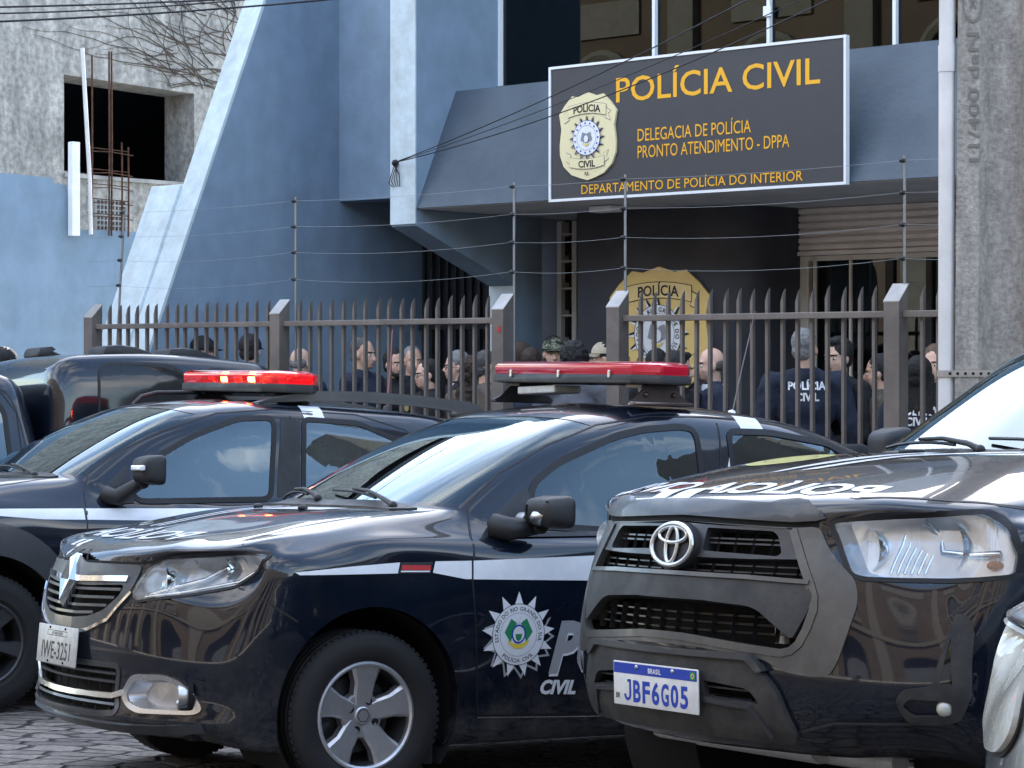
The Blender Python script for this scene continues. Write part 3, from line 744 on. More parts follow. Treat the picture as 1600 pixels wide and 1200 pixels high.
def hull8(bm, L, D, z0, z1, ch, inset, top_inset):
    """long octagonal box: L across y, D along x"""
    def ring(i, z):
        l, d = L/2-i, D/2-i
        return [bm.verts.new((x, y, z)) for x, y in ((d, -l+ch), (d, l-ch), (d-ch*.8, l), (-d+ch*.8, l), (-d, l-ch), (-d, -l+ch), (-d+ch*.8, -l), (d-ch*.8, -l))]
    zs = [(inset, z0), (0, z0+(z1-z0)*.12), (0, z0+(z1-z0)*.78), (top_inset, z1)]
    rs = [ring(i, z) for i, z in zs]
    for a, b in zip(rs, rs[1:]):
        for k in range(8): bm.faces.new((a[k], a[(k+1) % 8], b[(k+1) % 8], b[k]))
    bm.faces.new(rs[0][::-1]); bm.faces.new(rs[-1])
def lightbar(car, x, z, L, D, H, roofy, lit=False, name='light_bar', roll=0.):
    """emergency light bar: dark tray, red dome, LED modules, feet on the roof edges"""
    t = empty(name); t.parent = car.root; t.location = (x, 0, z); t.rotation_euler = (math.radians(roll), 0, 0)
    bm = BM(); hull8(bm, L, D, 0, H*.42, D*.33, .05, .004); bmesh.ops.bevel(bm, geom=bm.edges[:], offset=.004, segments=2, affect='EDGES'); obj('light_bar_base', bm, 'plastic_black', t, 35)
    bm = BM(); hull8(bm, L-.012, D-.012, H*.40, H, D*.33, .004, .028); bmesh.ops.bevel(bm, geom=bm.edges[:], offset=.006, segments=2, affect='EDGES'); obj('light_dome', bm, 'red_lens_clear' if lit else 'red_lens', t, 35)
    n = 7
    for k in range(n):
        y = -L*.40+L*.8*k/(n-1)
        bm = BM(); box(bm, (D*.30, y, H*.62), (.05, .085, H*.30), bev=.004)
        o = obj('light_module', bm, 'chrome_satin', t)
        bm = BM()
        for q in range(3): box(bm, (D*.30+.028, y-.026+.026*q, H*.62), (.012, .02, H*.2), bev=.003)
        obj('led_strip', bm, ('led_on' if (lit and k in lit) else 'led_off'), o)
    if not lit:
        for y in (-L*.3, 0, L*.3):
            for sx in (1, -1):
                bm = BM(); box(bm, (sx*(D/2+.002), y, H*.44), (.008, .016, H*.34), bev=.003); obj('dome_clip', bm, 'chrome_satin', t)
    for s in (1, -1):
        bm = BM()
        prism(bm, [(-.16, -.075), (.16, -.075), (.13, -.06), (.06, -.004), (.05, .0), (-.05, .0), (-.09, -.02)], 'y', s*roofy-.006, s*roofy+.006)
        box(bm, (0, s*(roofy-.05), -.006), (.18, .11, .012))
        box(bm, (0, s*(roofy+.02), -.078), (.3, .05, .018), bev=.004)
        for q in (-.07, .07): ball(bm, (q, s*(roofy+.012), -.04), .011, 8, 6)
        obj('light_bar_foot', bm, 'bracket_steel' if (not lit and s > 0) else 'plastic_black', t, 40)
    return t
def mercosul_plate(car, c, tilt, chars='JBF6G05', yaw=0.):
    """white plate with blue band; car frame: faces +x"""
    t = empty('number_plate'); t.parent = car.root; t.location = c; t.rotation_euler = (0, tilt, yaw)
    w, h = .40, .13
    bm = BM(); box(bm, (0, 0, 0), (.006, w, h), bev=.0028); obj('plate_panel', bm, 'plate_white', t, 40)
    f = lambda y, z: (.0038, y, z)          # seen from the front +y is to the viewer's right
    g = lambda y, z: (.0046, y, z)
    V, Fc = poly2d([(-.196, .030), (.196, .030), (.196, .061), (-.196, .061)]); flat('plate_band', V, Fc, f, 'blue_print', t)
    x = -.148
    for ch in chars:
        if ch == 'J': P = thickline([(.030, .0635), (.030, .016), (.026, .007), (.018, .0042), (.010, .007), (.0055, .015), (.0055, .020)], .0092); P = merge2d(P, thickline([(.016, .0595), (.034, .0595)], .0085)); w_ = .036
        else:
            P = text2d(ch, .0640, .030, 0, 1., .80, align='LEFT'); x0 = min(v[0] for v in P[0]); w_ = textwidth(P[0]); P = shift2d(P, -x0, 0); k_ = .036/w_; P = ([(a_*k_, b_) for a_, b_ in P[0]], P[1]); w_ = .036
        flat('plate_characters', *shift2d(P, x, -.050), f, 'blue_print', t); x += w_+.0085
    V, Fc = text2d('BRASIL', .015, .02, 0, 1.1, .9); flat('plate_country', *shift2d((V, Fc), 0, .038), g, 'white_paint', t)
    V, Fc = text2d('BR', .017, .01, 0, 1., .8); flat('plate_code', *shift2d((V, Fc), -.178, -.045), f, 'black_print', t)
    V, Fc = poly2d([(.166, .034), (.19, .034), (.19, .056), (.166, .056)]); flat('plate_flag', V, Fc, g, 'green_print', t)
    V, Fc = poly2d([(.1685, .045), (.178, .036), (.1875, .045), (.178, .054)]); flat('plate_flag_rhombus', V, Fc, lambda y, z: (.0050, y, z), 'yellow_print', t)
    V, Fc = discpoly(.004, 16); flat('plate_flag_disc', *shift2d((V, Fc), .178, .045), lambda y, z: (.0054, y, z), 'blue_print', t)
    bm = BM()
    for y in (-.085, .085): ball(bm, (.004, y, .052), (.005, .007, .007), 10, 6)
    obj('plate_screws', bm, 'steel', t); return t
def old_plate(car, c, tilt, chars='IWE-3251'):
    t = empty('number_plate'); t.parent = car.root; t.location = c; t.rotation_euler = (0, tilt, 0)
    bm = BM(); box(bm, (0, 0, 0), (.006, .40, .145), bev=.0028); obj('plate_panel', bm, 'plate_gray', t, 40)
    f = lambda y, z: (.0038, y, z)
    V, Fc = text2d(chars, .068, .004, 0, 1.0, .80); flat('plate_characters', *shift2d((V, Fc), 0, -.052), f, 'black_print', t)
    V, Fc = poly2d([(-.10, .034), (.10, .034), (.10, .054), (-.10, .054)], [[(-.098, .036), (-.098, .052), (.098, .052), (.098, .036)]]); flat('plate_town_band', V, Fc, f, 'black_print', t)
    V, Fc = text2d('RS - PORTO ALEGRE', .011, .01, 0, 1.0, .8); flat('plate_town', *shift2d((V, Fc), 0, .0385), f, 'black_print', t)
    bm = BM()
    for y in (-.13, .13):
        for z in (.063, -.063): ball(bm, (.003, y*.6, z), (.004, .007, .005), 8, 6)
    obj('plate_screws', bm, 'dark', t); return t
def star_emblem(car, cx, cz, R):
    """state police roundel with a ring of darts, laid on the door skin (left side, car facing left)"""
    m = lambda a, b: (cx-a, cz+b)
    def put(name, p, mt, off): V, Fc = p; return car.lay(name, [m(*v) for v in V], Fc, 'L', mt, off, 0, par, smooth=False)
    par = None
    par = put('door_emblem', spikes(13, R*.97, R*1.40, .72, .12), 'white_vinyl', .0026)
    put('emblem_shadow', shift2d(([(R*(1.02+.36*(k % 2 == 0))*math.cos(math.pi*k/13), R*(1.02+.36*(k % 2 == 0))*math.sin(math.pi*k/13)) for k in range(-15, 3)]+[(R*(.94+.30*(k % 2 == 0))*math.cos(math.pi*k/13), R*(.94+.30*(k % 2 == 0))*math.sin(math.pi*k/13)) for k in range(2, -16, -1)], [[i, i+1, 34-i, 35-i] for i in range(17)]), .03*R, -.09*R), 'silver_vinyl', .0020)
    V, Fc = discpoly(R, 64); put('emblem_disc', poly2d(V, (), .03), 'white_vinyl', .0032)
    put('emblem_rim', ringpoly(R*.985, R*1.005, 64), 'black_print', .0038); put('emblem_ring', ringpoly(R*.695, R*.71, 64), 'gray_print', .0038)
    put('emblem_lettering', arctext('ESTADO DO RIO GRANDE DO SUL', R*.775, R*.135, 90, False, .010, .35), 'black_print', .0038)
    put('emblem_lettering', arctext('POLÍCIA CIVIL', R*.775, R*.135, 270, True, .010, .35), 'black_print', .0038)
    put('emblem_flags', merge2d(shift2d(([(-.1, -.35), (.12, .28), (-.1, .42), (-.34, -.02)], [[0, 1, 2, 3]]), -.2*R, .1*R, 0, R, R), shift2d(([(.1, -.35), (-.12, .28), (.1, .42), (.34, -.02)], [[0, 1, 2, 3]]), .2*R, .1*R, 0, R, R)), 'green_print', .0038)
    put('emblem_rays', shift2d(spikes(9, .05*R, .3*R, .5), 0, .30*R), 'gray_print', .0036)
    put('emblem_shield', shift2d(discpoly(R*.25, 24, 1., 1.15), 0, .02*R), 'white_vinyl', .0044); put('emblem_shield_rim', shift2d(ringpoly(R*.22, R*.27, 24, 1., 1.15), 0, .02*R), 'blue_print', .0048)
    put('emblem_field', shift2d(([(-.13, -.02), (.13, -.02), (.1, -.18), (0, -.26), (-.1, -.18)], [[0, 1, 2, 3, 4]]), 0, .04*R, 0, R, R), 'green_print', .0050)
    put('emblem_ribbon', shift2d(([(-.42, -.22), (-.2, -.34), (0, -.38), (.2, -.34), (.42, -.22), (.36, -.36), (.15, -.50), (0, -.52), (-.15, -.50), (-.36, -.36)], [[0, 1, 8, 9], [1, 2, 7, 8], [2, 3, 6, 7], [3, 4, 5, 6]]), 0, .06*R, 0, R, R), 'yellow_print', .0046)
    return par
def hood_letters(car, cx, y0, h, body='POLÍCIA CIVIL', asp=1., xs=None, m='white_vinyl', bow=0.):
    """lettering across the bonnet, read from in front: the word starts at the car's right hand (+y is viewer's right)"""
    car.text('bonnet_lettering', body, h, 'T', lambda a, b: (cx-b+bow*a*a, -(a+y0)), m, .014, 0, asp)
# ------------------------------------------------------------------ sedan in the middle
def build_sedan():
    c = Car('police_sedan', 'black sedan with unlit red light bar and a white star emblem on its door', (-.977, 8.981), 32)
    rows, cr = sedan_rows(); c.body(rows, cr, nu=[12, 12, 14, 16, 22, 22, 22, 22, 22, 16, 12, 10, 10], nv=[4, 4, 4, 6, 8, 8, 8, 4, 16, 16, 14, 16, 14, 8, 8]); c.spoke_rot = .35
    # windscreen and rear window straight from the sheet
    c.regionpane('windscreen', c.region(11.1, 12.92, 0, 5.75), 'glass_windscreen', -.002)
    c.regionpane('rear_window', c.region(11.15, 12.9, 10.2, 13), 'glass_tint', -.002)
    fw = smoothpoly([(-.74, 1.0), (-.775, 1.155), (-.92, 1.247), (-1.20, 1.352), (-1.35, 1.384), (-1.545, 1.40), (-1.605, 1.385), (-1.585, 1.0), (-1.1, .983)], .05)
    tri = smoothpoly([(-.545, 1.012), (-.56, .975), (-.755, .985), (-.755, 1.15)], .02)
    rw = smoothpoly([(-1.745, 1.005), (-1.775, 1.385), (-2.0, 1.385), (-2.32, 1.345), (-2.47, 1.26), (-2.53, 1.14), (-2.50, 1.035), (-2.1, 1.015)], .04)
    for s, ax in ((1, 'L'), (-1, 'R')):
        for nm, p in (('front_door_window', fw), ('rear_door_window', rw)):
            c.cut(p, ax); c.panel(nm, p, ax, 'glass_tint', .0, 0, sp=.06)
            c.frame('window_seal', p, ax, 'seal', .014, .012, .004, .006)
        c.panel('mirror_sail', tri, ax, 'plastic_black', .005, .006)
        if s > 0:
            c.line('door_seam', [(-.475, .297), (-.465, .381), (-.428, .802), (-.45, .956), (-.50, 1.085)], ax, .008)
            c.line('door_seam', [(-1.66, .30), (-1.675, .8), (-1.69, 1.0), (-1.70, 1.23), (-1.735, 1.42)], ax, .008)
            c.line('door_seam', [(-.476, .293), (-1.0, .275), (-1.65, .27), (-2.1, .27)], ax, .007)
            c.line('sill_edge', [(-.476, .284), (-1.0, .266), (-1.65, .261), (-2.1, .262)], ax, .004, 'chrome_satin')
            c.line('door_seam', [(-.50, 1.085), (-.66, 1.20), (-.90, 1.315), (-1.15, 1.40), (-1.40, 1.438), (-1.7, 1.446), (-2.1, 1.435), (-2.45, 1.37), (-2.60, 1.20), (-2.58, .9), (-2.3, .55), (-2.2, .35)], ax, .005)
            c.line('bumper_seam', [(.478, .778), (.362, .697), (.30, .66)], ax, .008)
            c.line('belt_trim', [(-.56, .962), (-1.1, .968), (-1.65, .985), (-2.5, 1.02)], ax, .018, 'plastic_black', .006)
            for xx in (-1.55, -2.42): c.panel('door_handle', smoothpoly([(xx-.11, .86), (xx+.11, .86), (xx+.10, .89), (xx-.10, .892)], .015), ax, 'plastic_black', .022, .025)
    c.line('bonnet_seam', [(.462, .738), (.417, .70), (.222, .65), (-.056, .645), (-.27, .62)], 'T', .006)
    c.line('bonnet_seam', [(.462, -.738), (.417, -.70), (.222, -.65), (-.056, -.645), (-.27, -.62)], 'T', .006)
    # stripe and lettering on the flank
    c.panel('side_stripe', [(.318, .836), (.30, .826), (.1, .826), (-.113, .827), (-.124, .867), (.1, .853)], 'L', 'white_vinyl', .0016)
    c.panel('side_stripe', [(-.274, .870), (-.262, .828), (-.40, .803), (-.425, .803), (-.428, .871)], 'L', 'white_vinyl', .0016)
    c.panel('side_stripe', [(-.436, .871), (-.433, .802), (-1.0, .790), (-1.65, .775), (-1.67, .905), (-1.0, .887)], 'L', 'white_vinyl', .0016)
    c.panel('side_badge', [(-.130, .867), (-.263, .868), (-.250, .826), (-.117, .827)], 'L', 'plastic_black', .003, .004)
    c.line('badge_stripe', [(-.13, .848), (-.252, .846)], 'L', .018, 'red_print', .004); c.line('badge_stripe', [(-.125, .834), (-.248, .833)], 'L', .005, 'white_vinyl', .004)
    star_emblem(c, -.632, .592, .116)
    mp = lambda a, b: (-.722-a, .366+b)
    c.text('door_lettering', 'CIVIL', .052, 'L', lambda a, b: (-.722-.1-a, .366+b-.016*(a+.1)/.1*.25), 'white_vinyl', .045, .25, 1.0)
    V, Fc = text2d('POLÍCIA', .19, .045, .30, 1., .82, align='LEFT')
    c.lay('door_lettering', [(-.775-a, .450+b) for a, b in V], Fc, 'L', 'silver_vinyl', .0026)
    c.lay('lettering_shadow', [(-.778-a, .440+b) for a, b in V], Fc, 'L', 'white_vinyl', .0018)
    c.panel('roof_sticker', [(-1.85, .58), (-1.975, .58), (-1.975, .655), (-1.85, .655)], 'T', 'white_vinyl', .003)
    c.panel('pillar_sticker', [(-1.735, 1.235), (-1.75, 1.235), (-1.765, 1.31)], 'L', 'white_vinyl', .002)
    # bonnet
    hood_letters(c, .635, .0, .165, 'POLÍCIA', 1.0, bow=-.22)
    for y0 in (-.235, -.165):
        c.panel('bonnet_stripe', [(.765, y0-.025), (.765, y0+.020), (.675, y0+.030), (.675, y0-.014)], 'T', 'white_vinyl', .002)
        c.panel('bonnet_stripe', [(.40, y0-.012), (.40, y0+.016), (-.16, y0+.03), (-.18, y0+.0)], 'T', 'white_vinyl', .002)
    c.panel('bonnet_sticker', [(-.02, -.12), (-.06, .33), (-.165, .36), (-.15, -.05)], 'T', 'white_vinyl', .002)
    for y in (-.2, .2):
        bm = BM(); p, n = c.hit(-.05, y, 'T'); ball(bm, p+n*.008, (.022, .016, .012)); obj('washer_nozzle', bm, 'plastic_black', c.root, 60)
    # cowl and wipers
    c.panel('cowl_panel', [(-.235, -.56), (-.235, .56), (-.30, .60), (-.335, .60), (-.30, .3), (-.285, 0), (-.30, -.3), (-.335, -.60), (-.30, -.60)], 'T', 'plastic_black', .006, .006)
    wiper(c, (-.285, .50), (-.345, -.10)); wiper(c, (-.285, -.12), (-.36, -.58))
    for s in (1, -1): c.line('bonnet_gap', [(s*.035, .893), (s*.08, .852), (s*.30, .8535), (s*.43, .856), (s*.485, .868), (s*.53, .884), (s*.61, .896), (s*.70, .902), (s*.765, .906)], 'F', .009, 'dark', .002)
    # lamps
    for s in (1, -1):
        P = smoothpoly([(y*s, z) for y, z in [(.427, .765), (.455, .838), (.515, .874), (.611, .886), (.692, .893), (.751, .899), (.795, .899), (.812, .889), (.775, .832), (.733, .783), (.618, .750), (.454, .722), (.43, .74)]], .012)
        bowl = c.recess('headlight_housing', P, 'F', .085, 'lamp_bowl', slope=.9)
        for yy, zz, r in ((.52, .80, .058), (.66, .835, .052)):
            bm = BM()
            p, n = c.hit(s*yy, zz, 'F'); M = Matrix.Translation(p+Vector((-.075, 0, 0))) @ Matrix.Rotation(math.radians(-90), 4, 'Z') @ Matrix.Rotation(math.radians(-14*s), 4, 'Z')
            lathe(bm, [(.012, -.01), (r*.55, .008), (r*.85, .035), (r, .062)], 28, M); rf = obj('reflector', bm, 'chrome', bowl, 60)
        for yy, zz in ((.52, .80), (.66, .835)):
            bm = BM()
            p, n = c.hit(s*yy, zz, 'F'); ball(bm, p+Vector((-.055, 0, 0)), .016); obj('bulb', bm, 'lamp_clear', bowl, 60)
        q = [c.hit(s*y, z, 'F')[0]+Vector((-.03, 0, 0)) for y, z in ((.47, .74), (.54, .765), (.62, .80), (.665, .86), (.68, .885))]
        bm = BM(); tube(bm, q, .012, 8); q = [c.hit(s*y, z, 'F')[0]+Vector((-.02, 0, 0)) for y, z in ((.47, .735), (.6, .757), (.72, .795), (.785, .85))]; tube(bm, q, .009, 8)
        obj('lamp_trim', bm, 'chrome', bowl, 60)
        c.panel('headlight', P, 'F', 'lamp_glass', .004, 0, sp=.04)
        c.frame('headlight_gasket', P, 'F', 'seal', .009, .004, .003, .01)
        # fog lamp surround
        fg = smoothpoly([(y*s, z) for y, z in [(.405, .385), (.47, .462), (.60, .468), (.655, .445), (.715, .352), (.70, .326), (.50, .322), (.44, .345)]], .03)
        fgi = smoothpoly([(y*s, z) for y, z in [(.435, .385), (.485, .442), (.60, .450), (.64, .430), (.69, .352), (.685, .340), (.52, .338), (.46, .355)]], .02)
        c.cut(fg, 'F', -.01)
        c.panel('fog_lamp_surround', fg, 'F', 'chrome_satin', .010, .03, [fgi], .04)
        dish = c.recess('fog_lamp_recess', fgi, 'F', .05, 'alloy', slope=.8)
        p, n = c.hit(s*.64, .392, 'F'); M = Matrix.Translation(p+Vector((-.035, -s*.0, 0))) @ Matrix.Rotation(math.radians(-90-18*s), 4, 'Z')
        bm = BM(); lathe(bm, [(.0001, .006), (.066, .006), (.066, -.01)], 28, M); obj('fog_lamp_cavity', bm, 'dark', dish, 40)
        bm = BM(); lathe(bm, [(.030, .0), (.040, .035), (.046, .04), (.048, .02), (.042, -.02), (.0001, -.02)], 28, M); obj('fog_lamp_ring', bm, 'chrome_satin', dish, 40)
        bm = BM(); lathe(bm, [(.0001, .022), (.02, .018), (.034, .008)], 24, M); obj('fog_lamp', bm, 'lamp_cloudy', dish, 60)
    # upper grille: black mask, chrome lip, slats, rhombus badge
    g = [(-.40, .825), (-.16, .845), (-.10, .872), (.10, .872), (.16, .845), (.40, .825), (.395, .76), (.31, .672), (.205, .632), (.085, .612), (-.085, .612), (-.205, .632), (-.31, .672), (-.395, .76)]
    gp = smoothpoly(g, .03)
    rc_ = c.recess('grille', gp, 'F', .05, 'dark', slope=.95)
    mask = smoothpoly([(-.43, .848), (-.08, .846), (0, .875), (.08, .846), (.43, .848), (.42, .755), (.325, .655), (.21, .612), (.085, .592), (-.085, .592), (-.21, .612), (-.325, .655), (-.42, .755)], .03)
    hole = smoothpoly([(-.375, .775), (-.14, .765), (.14, .765), (.375, .775), (.365, .735), (.29, .68), (.2, .655), (.085, .645), (-.085, .645), (-.2, .655), (-.29, .68), (-.365, .735)], .02)
    c.panel('grille_mask', mask, 'F', 'plastic_gray', .006, .03, [hole], .04, rc_)
    c.onbar('grille_chrome_lip', [(-.425, .75), (-.33, .648), (-.21, .606), (-.085, .586), (.085, .586), (.21, .606), (.33, .648), (.425, .75)], 'F', .012, .012, 'chrome', 0, rc_)
    for z, w in ((.787, .385), ):
        c.onbar('grille_chrome_bar', [(-w, z+.008), (-.1, z), (.1, z), (w, z+.008)], 'F', .02, .014, 'chrome', 0, rc_)
    for z, w in ((.752, .36), (.722, .335), (.692, .30), (.664, .22)):
        c.onbar('grille_slat', [(-w, z+.006), (-.1, z), (.1, z), (w, z+.006)], 'F', .010, .004, 'plastic_gray', 0, rc_)
    p, n = c.hit(.0, .78, 'F')
    t = empty('rhombus_badge'); t.parent = c.root; t.location = p+Vector((.012, 0, 0)); t.rotation_euler = (0, math.radians(-14), 0)
    bm = BM(); o4 = [(0, .105), (.06, 0), (0, -.105), (-.06, 0)]; i4 = [(0, .058), (.030, 0), (0, -.058), (-.030, 0)]
    vo = [bm.verts.new((0, a, b)) for a, b in o4]; vm = [bm.verts.new((.022, (a+e)/2, (b+f)/2)) for (a, b), (e, f) in zip(o4, i4)]; vi = [bm.verts.new((.006, a, b)) for a, b in i4]; vb = [bm.verts.new((-.03, a, b)) for a, b in o4]
    for A, B in ((vb, vo), (vo, vm), (vm, vi)):
        for k in range(4): bm.faces.new((A[k], A[(k+1) % 4], B[(k+1) % 4], B[k]))
    bm.faces.new(vi); obj('badge_rhombus', bm, 'chrome', t)
    # lower grille
    lg = smoothpoly([(-.395, .478), (.395, .478), (.365, .385), (.40, .325), (.30, .315), (-.30, .315), (-.40, .325), (-.365, .385)], .02)
    r2 = c.recess('lower_grille', lg, 'F', .05, 'dark', slope=.95)
    c.frame('lower_grille_frame', lg, 'F', 'plastic_gray', .018, .002, .004, .02, parent=r2)
    c.onbar('grille_chrome_bar', [(-.43, .395), (-.36, .375), (-.1, .368), (.1, .368), (.36, .375), (.43, .395)], 'F', .022, .012, 'chrome_satin', 0, r2)
    for z in (.455, .425, .345): c.onbar('grille_slat', [(-.38, z), (.38, z)], 'F', .009, .002, 'plastic_gray', 0, r2)
    for k in range(9):
        y = -.34+.085*k; c.onbar('grille_rib', [(y, .322), (y, .472)], 'F', .008, -.012, 'plastic_black', 0, r2)
    c.onbar('bumper_lip', [(-.72, .285), (-.58, .272), (-.36, .268), (.36, .268), (.58, .272), (.72, .285)], 'F', .03, .012, 'plastic_gray', 0)
    p, n = c.hit(0, .535, 'F'); old_plate(c, p+Vector((.016, -.015, 0)), math.radians(-4))
    # arches, wheels
    for x in (0, -2.634):
        c.arch(x-.012 if x == 0 else x, .335, .372)
    c.finish(('body',))
    obj('wheel_well', c.well(-.012, .335, .375, .45, .83), 'dark', c.root, 60); obj('wheel_well', c.well(-2.634, .335, .375, .45, .83), 'dark', c.root, 60)
    bm = BM(); boxb(bm, (.62, -.68, .235), (.40, .68, .26)); boxb(bm, (-.42, -.76, .20), (-2.2, .76, .25)); boxb(bm, (.4, -.45, .22), (-3.3, .45, .26)); boxb(bm, (.38, -.44, .26), (.05, .44, .85)); obj('underbody', bm, 'dark', c.root)
    for y in (.842-.0925, -.842+.0925):
        c.wheel(0, y, .31, .185, .196, 5, spw=(.07, .10), side=1 if y > 0 else -1); c.wheel(-2.634, y, .31, .185, .196, 5, spw=(.07, .10), side=1 if y > 0 else -1)
    bm = BM(); prism(bm, [(-.30, .12), (-.30, .26), (-.26, .26), (-.26, .12)], 'y', .66, .80); obj('mud_flap', bm, 'rubber', c.root)
    interior(c, .30, -.62, 1.03, .68, ((-1.35, .36), (-1.35, -.36), (-2.25, .36), (-2.25, -.36)), -2.6)
    mirror_unit(c, 1, (-.60, .80, 1.01), (-.70, .935, 1.055), (.13, .21, .135), 'plastic_black', False, True); mirror_unit(c, -1, (-.60, .80, 1.01), (-.70, .935, 1.055), (.13, .21, .135))
    lightbar(c, -1.52, 1.592, 1.28, .31, .095, .52, roll=-2.1)
    bm = BM(); box(bm, (-1.46, -.22, 1.572), (.14, .30, .034), bev=.006); obj('control_box', bm, 'plate_gray', c.root)
    t = empty('roof_aerial'); t.parent = c.root; t.location = (-2.30, .0, 1.455)
    bm = BM(); lathe(bm, [(.0001, .05), (.016, .045), (.026, .0)], 16, Matrix.Rotation(math.radians(90), 4, 'X')); obj('aerial_base', bm, 'white_vinyl', t, 60)
    bm = BM(); tube(bm, [(0, 0, .02), (-.06, 0, .25), (-.13, 0, .50)], [.004, .003, .002], 6); obj('aerial_rod', bm, 'bracket_steel', t)
    c.panel('toll_tag', [(-1.02, .12), (-1.02, .30), (-1.05, .30), (-1.05, .12)], 'T', 'plastic_teal', -.012)
    return c
sedan = build_sedan()
# ------------------------------------------------------------------ crossover on the left with its red light bar flashing
mat('aerial_pink', (.30, .12, .12), .5)
def build_suv():
    c = Car('police_crossover', 'black crossover with roof rails and red light bar lit up, grey wheel arch flares', (-3.082, 11.91), 33)
    rows, cr = suv_rows(); c.body(rows, cr, nu=[10, 10, 12, 14, 20, 20, 20, 20, 20, 14, 10, 8, 8], nv=[4, 4, 6, 8, 8, 8, 3, 12, 12, 10, 16, 14, 8, 8]); c.spoke_rot = .2
    c.regionpane('windscreen', c.region(9.1, 10.93, 0, 5.8), 'glass_windscreen', -.002)
    c.regionpane('rear_window', c.region(9.15, 10.9, 11.2, 13), 'glass_tint', -.002)
    fw = smoothpoly([(-.835, 1.045), (-.80, 1.10), (-.965, 1.265), (-1.19, 1.388), (-1.46, 1.485), (-1.67, 1.495), (-1.655, 1.40), (-1.60, 1.062)], .05)
    sail = smoothpoly([(-.64, 1.07), (-.70, 1.145), (-.80, 1.235), (-.815, 1.035), (-.69, 1.025)], .02)
    rw = smoothpoly([(-1.80, 1.075), (-1.855, 1.492), (-2.2, 1.478), (-2.44, 1.385), (-2.56, 1.24), (-2.60, 1.11), (-2.3, 1.085)], .04)
    qw = smoothpoly([(-2.72, 1.13), (-2.68, 1.25), (-2.60, 1.38), (-2.85, 1.36), (-2.95, 1.15)], .03)
    for s, ax in ((1, 'L'), (-1, 'R')):
        for nm, p in (('front_door_window', fw), ('rear_door_window', rw), ('quarter_window', qw)):
            c.cut(p, ax); c.panel(nm, p, ax, 'glass_side' if s > 0 else 'glass_tint', .0, 0, sp=.06)
            c.frame('window_seal', p, ax, 'seal', .016, .012, .004, .006)
        c.panel('mirror_sail', sail, ax, 'plastic_black', .005, .006)
        if s > 0:
            c.line('door_seam', [(-.60, .42), (-.545, .60), (-.525, .9), (-.545, 1.08), (-.60, 1.19)], ax, .007)
            c.line('door_seam', [(-1.68, .40), (-1.70, .9), (-1.72, 1.06), (-1.775, 1.51)], ax, .007)
            c.line('door_seam', [(-.60, 1.19), (-.80, 1.31), (-1.05, 1.42), (-1.35, 1.515), (-1.7, 1.545), (-2.2, 1.53), (-2.5, 1.45), (-2.66, 1.28), (-2.68, 1.05), (-2.4, .75), (-2.2, .5)], ax, .006)
            c.panel('b_pillar_trim', [(-1.64, 1.07), (-1.775, 1.075), (-1.83, 1.49), (-1.71, 1.49)], ax, 'plastic_black', .003, .004)
            c.panel('side_stripe', [(.55, 1.0), (.3, 1.0), (-.52, 1.006), (-.518, .950), (-.30, .952), (-.07, .968), (.3, .985)], ax, 'white_vinyl', .002)
            c.panel('side_stripe', [(-.532, 1.006), (-.530, .950), (-1.6, .94), (-2.3, .93), (-2.3, 1.0), (-1.5, 1.01)], ax, 'white_vinyl', .002)
            for xx in (-1.5, -2.45): c.panel('door_handle', smoothpoly([(xx-.11, .93), (xx+.11, .93), (xx+.10, .96), (xx-.10, .962)], .015), ax, 'plastic_black', .022, .025)
            c.panel('sill_cladding', smoothpoly([(-.42, .30), (-.42, .46), (-2.3, .46), (-2.3, .30)], .03), ax, 'plastic_matte', .012, .016)
        # flared arch trim
        for ax0 in (0, -2.673):
            A = [(ax0+.42*math.cos(math.radians(a)), .36+.42*math.sin(math.radians(a))) for a in range(-18, 199, 6)]
            B = [(ax0+(.50+.05*math.sin(math.radians(max(0, min(180, a)))))*math.cos(math.radians(a)), .36+(.50+.075*math.sin(math.radians(max(0, min(180, a)))))*math.sin(math.radians(a))) for a in range(198, -19, -6)]
            c.panel('wheel_arch_flare', A+B, ax, 'plastic_gray', .022, .03, sp=.05)
    for sg in (1, -1): c.line('bonnet_seam', [(.60, .73*sg), (.40, .80*sg), (.1, .745*sg), (-.2, .715*sg), (-.40, .67*sg)], 'T', .007)
    c.panel('cowl_panel', [(-.345, -.6), (-.345, .6), (-.42, .65), (-.47, .64), (-.42, .35), (-.405, 0), (-.42, -.35), (-.47, -.64), (-.42, -.65)], 'T', 'plastic_black', .006, .006)
    wiper(c, (-.395, .50), (-.46, -.15)); wiper(c, (-.395, -.1), (-.48, -.62))
    hood_letters(c, .40, 0, .13, 'POLÍCIA CIVIL', .9, bow=-.25)
    c.panel('roof_sticker', [(-1.86, .60), (-1.99, .60), (-1.99, .68), (-1.86, .68)], 'T', 'white_vinyl', .003)
    # simple nose
    for s in (1, -1):
        P = smoothpoly([(y*s, z) for y, z in [(.46, .83), (.48, .93), (.70, .96), (.80, .95), (.82, .86), (.72, .80)]], .03)
        h = c.recess('headlight_housing', P, 'F', .06, 'lamp_bowl', slope=.9); c.panel('headlight', P, 'F', 'lamp_glass', .004); c.frame('headlight_gasket', P, 'F', 'seal', .01, .004, .003, .01)
    G = smoothpoly([(-.44, .84), (-.44, .92), (.44, .92), (.44, .84), (.3, .78), (-.3, .78)], .03)
    r_ = c.recess('grille', G, 'F', .05, 'dark'); c.frame('grille_frame', G, 'F', 'chrome_satin', .018, .002, .006, .02, parent=r_)
    for z in (.81, .85, .89): c.onbar('grille_bar', [(-.42, z), (.42, z)], 'F', .016, .006, 'chrome_satin', 0, r_)
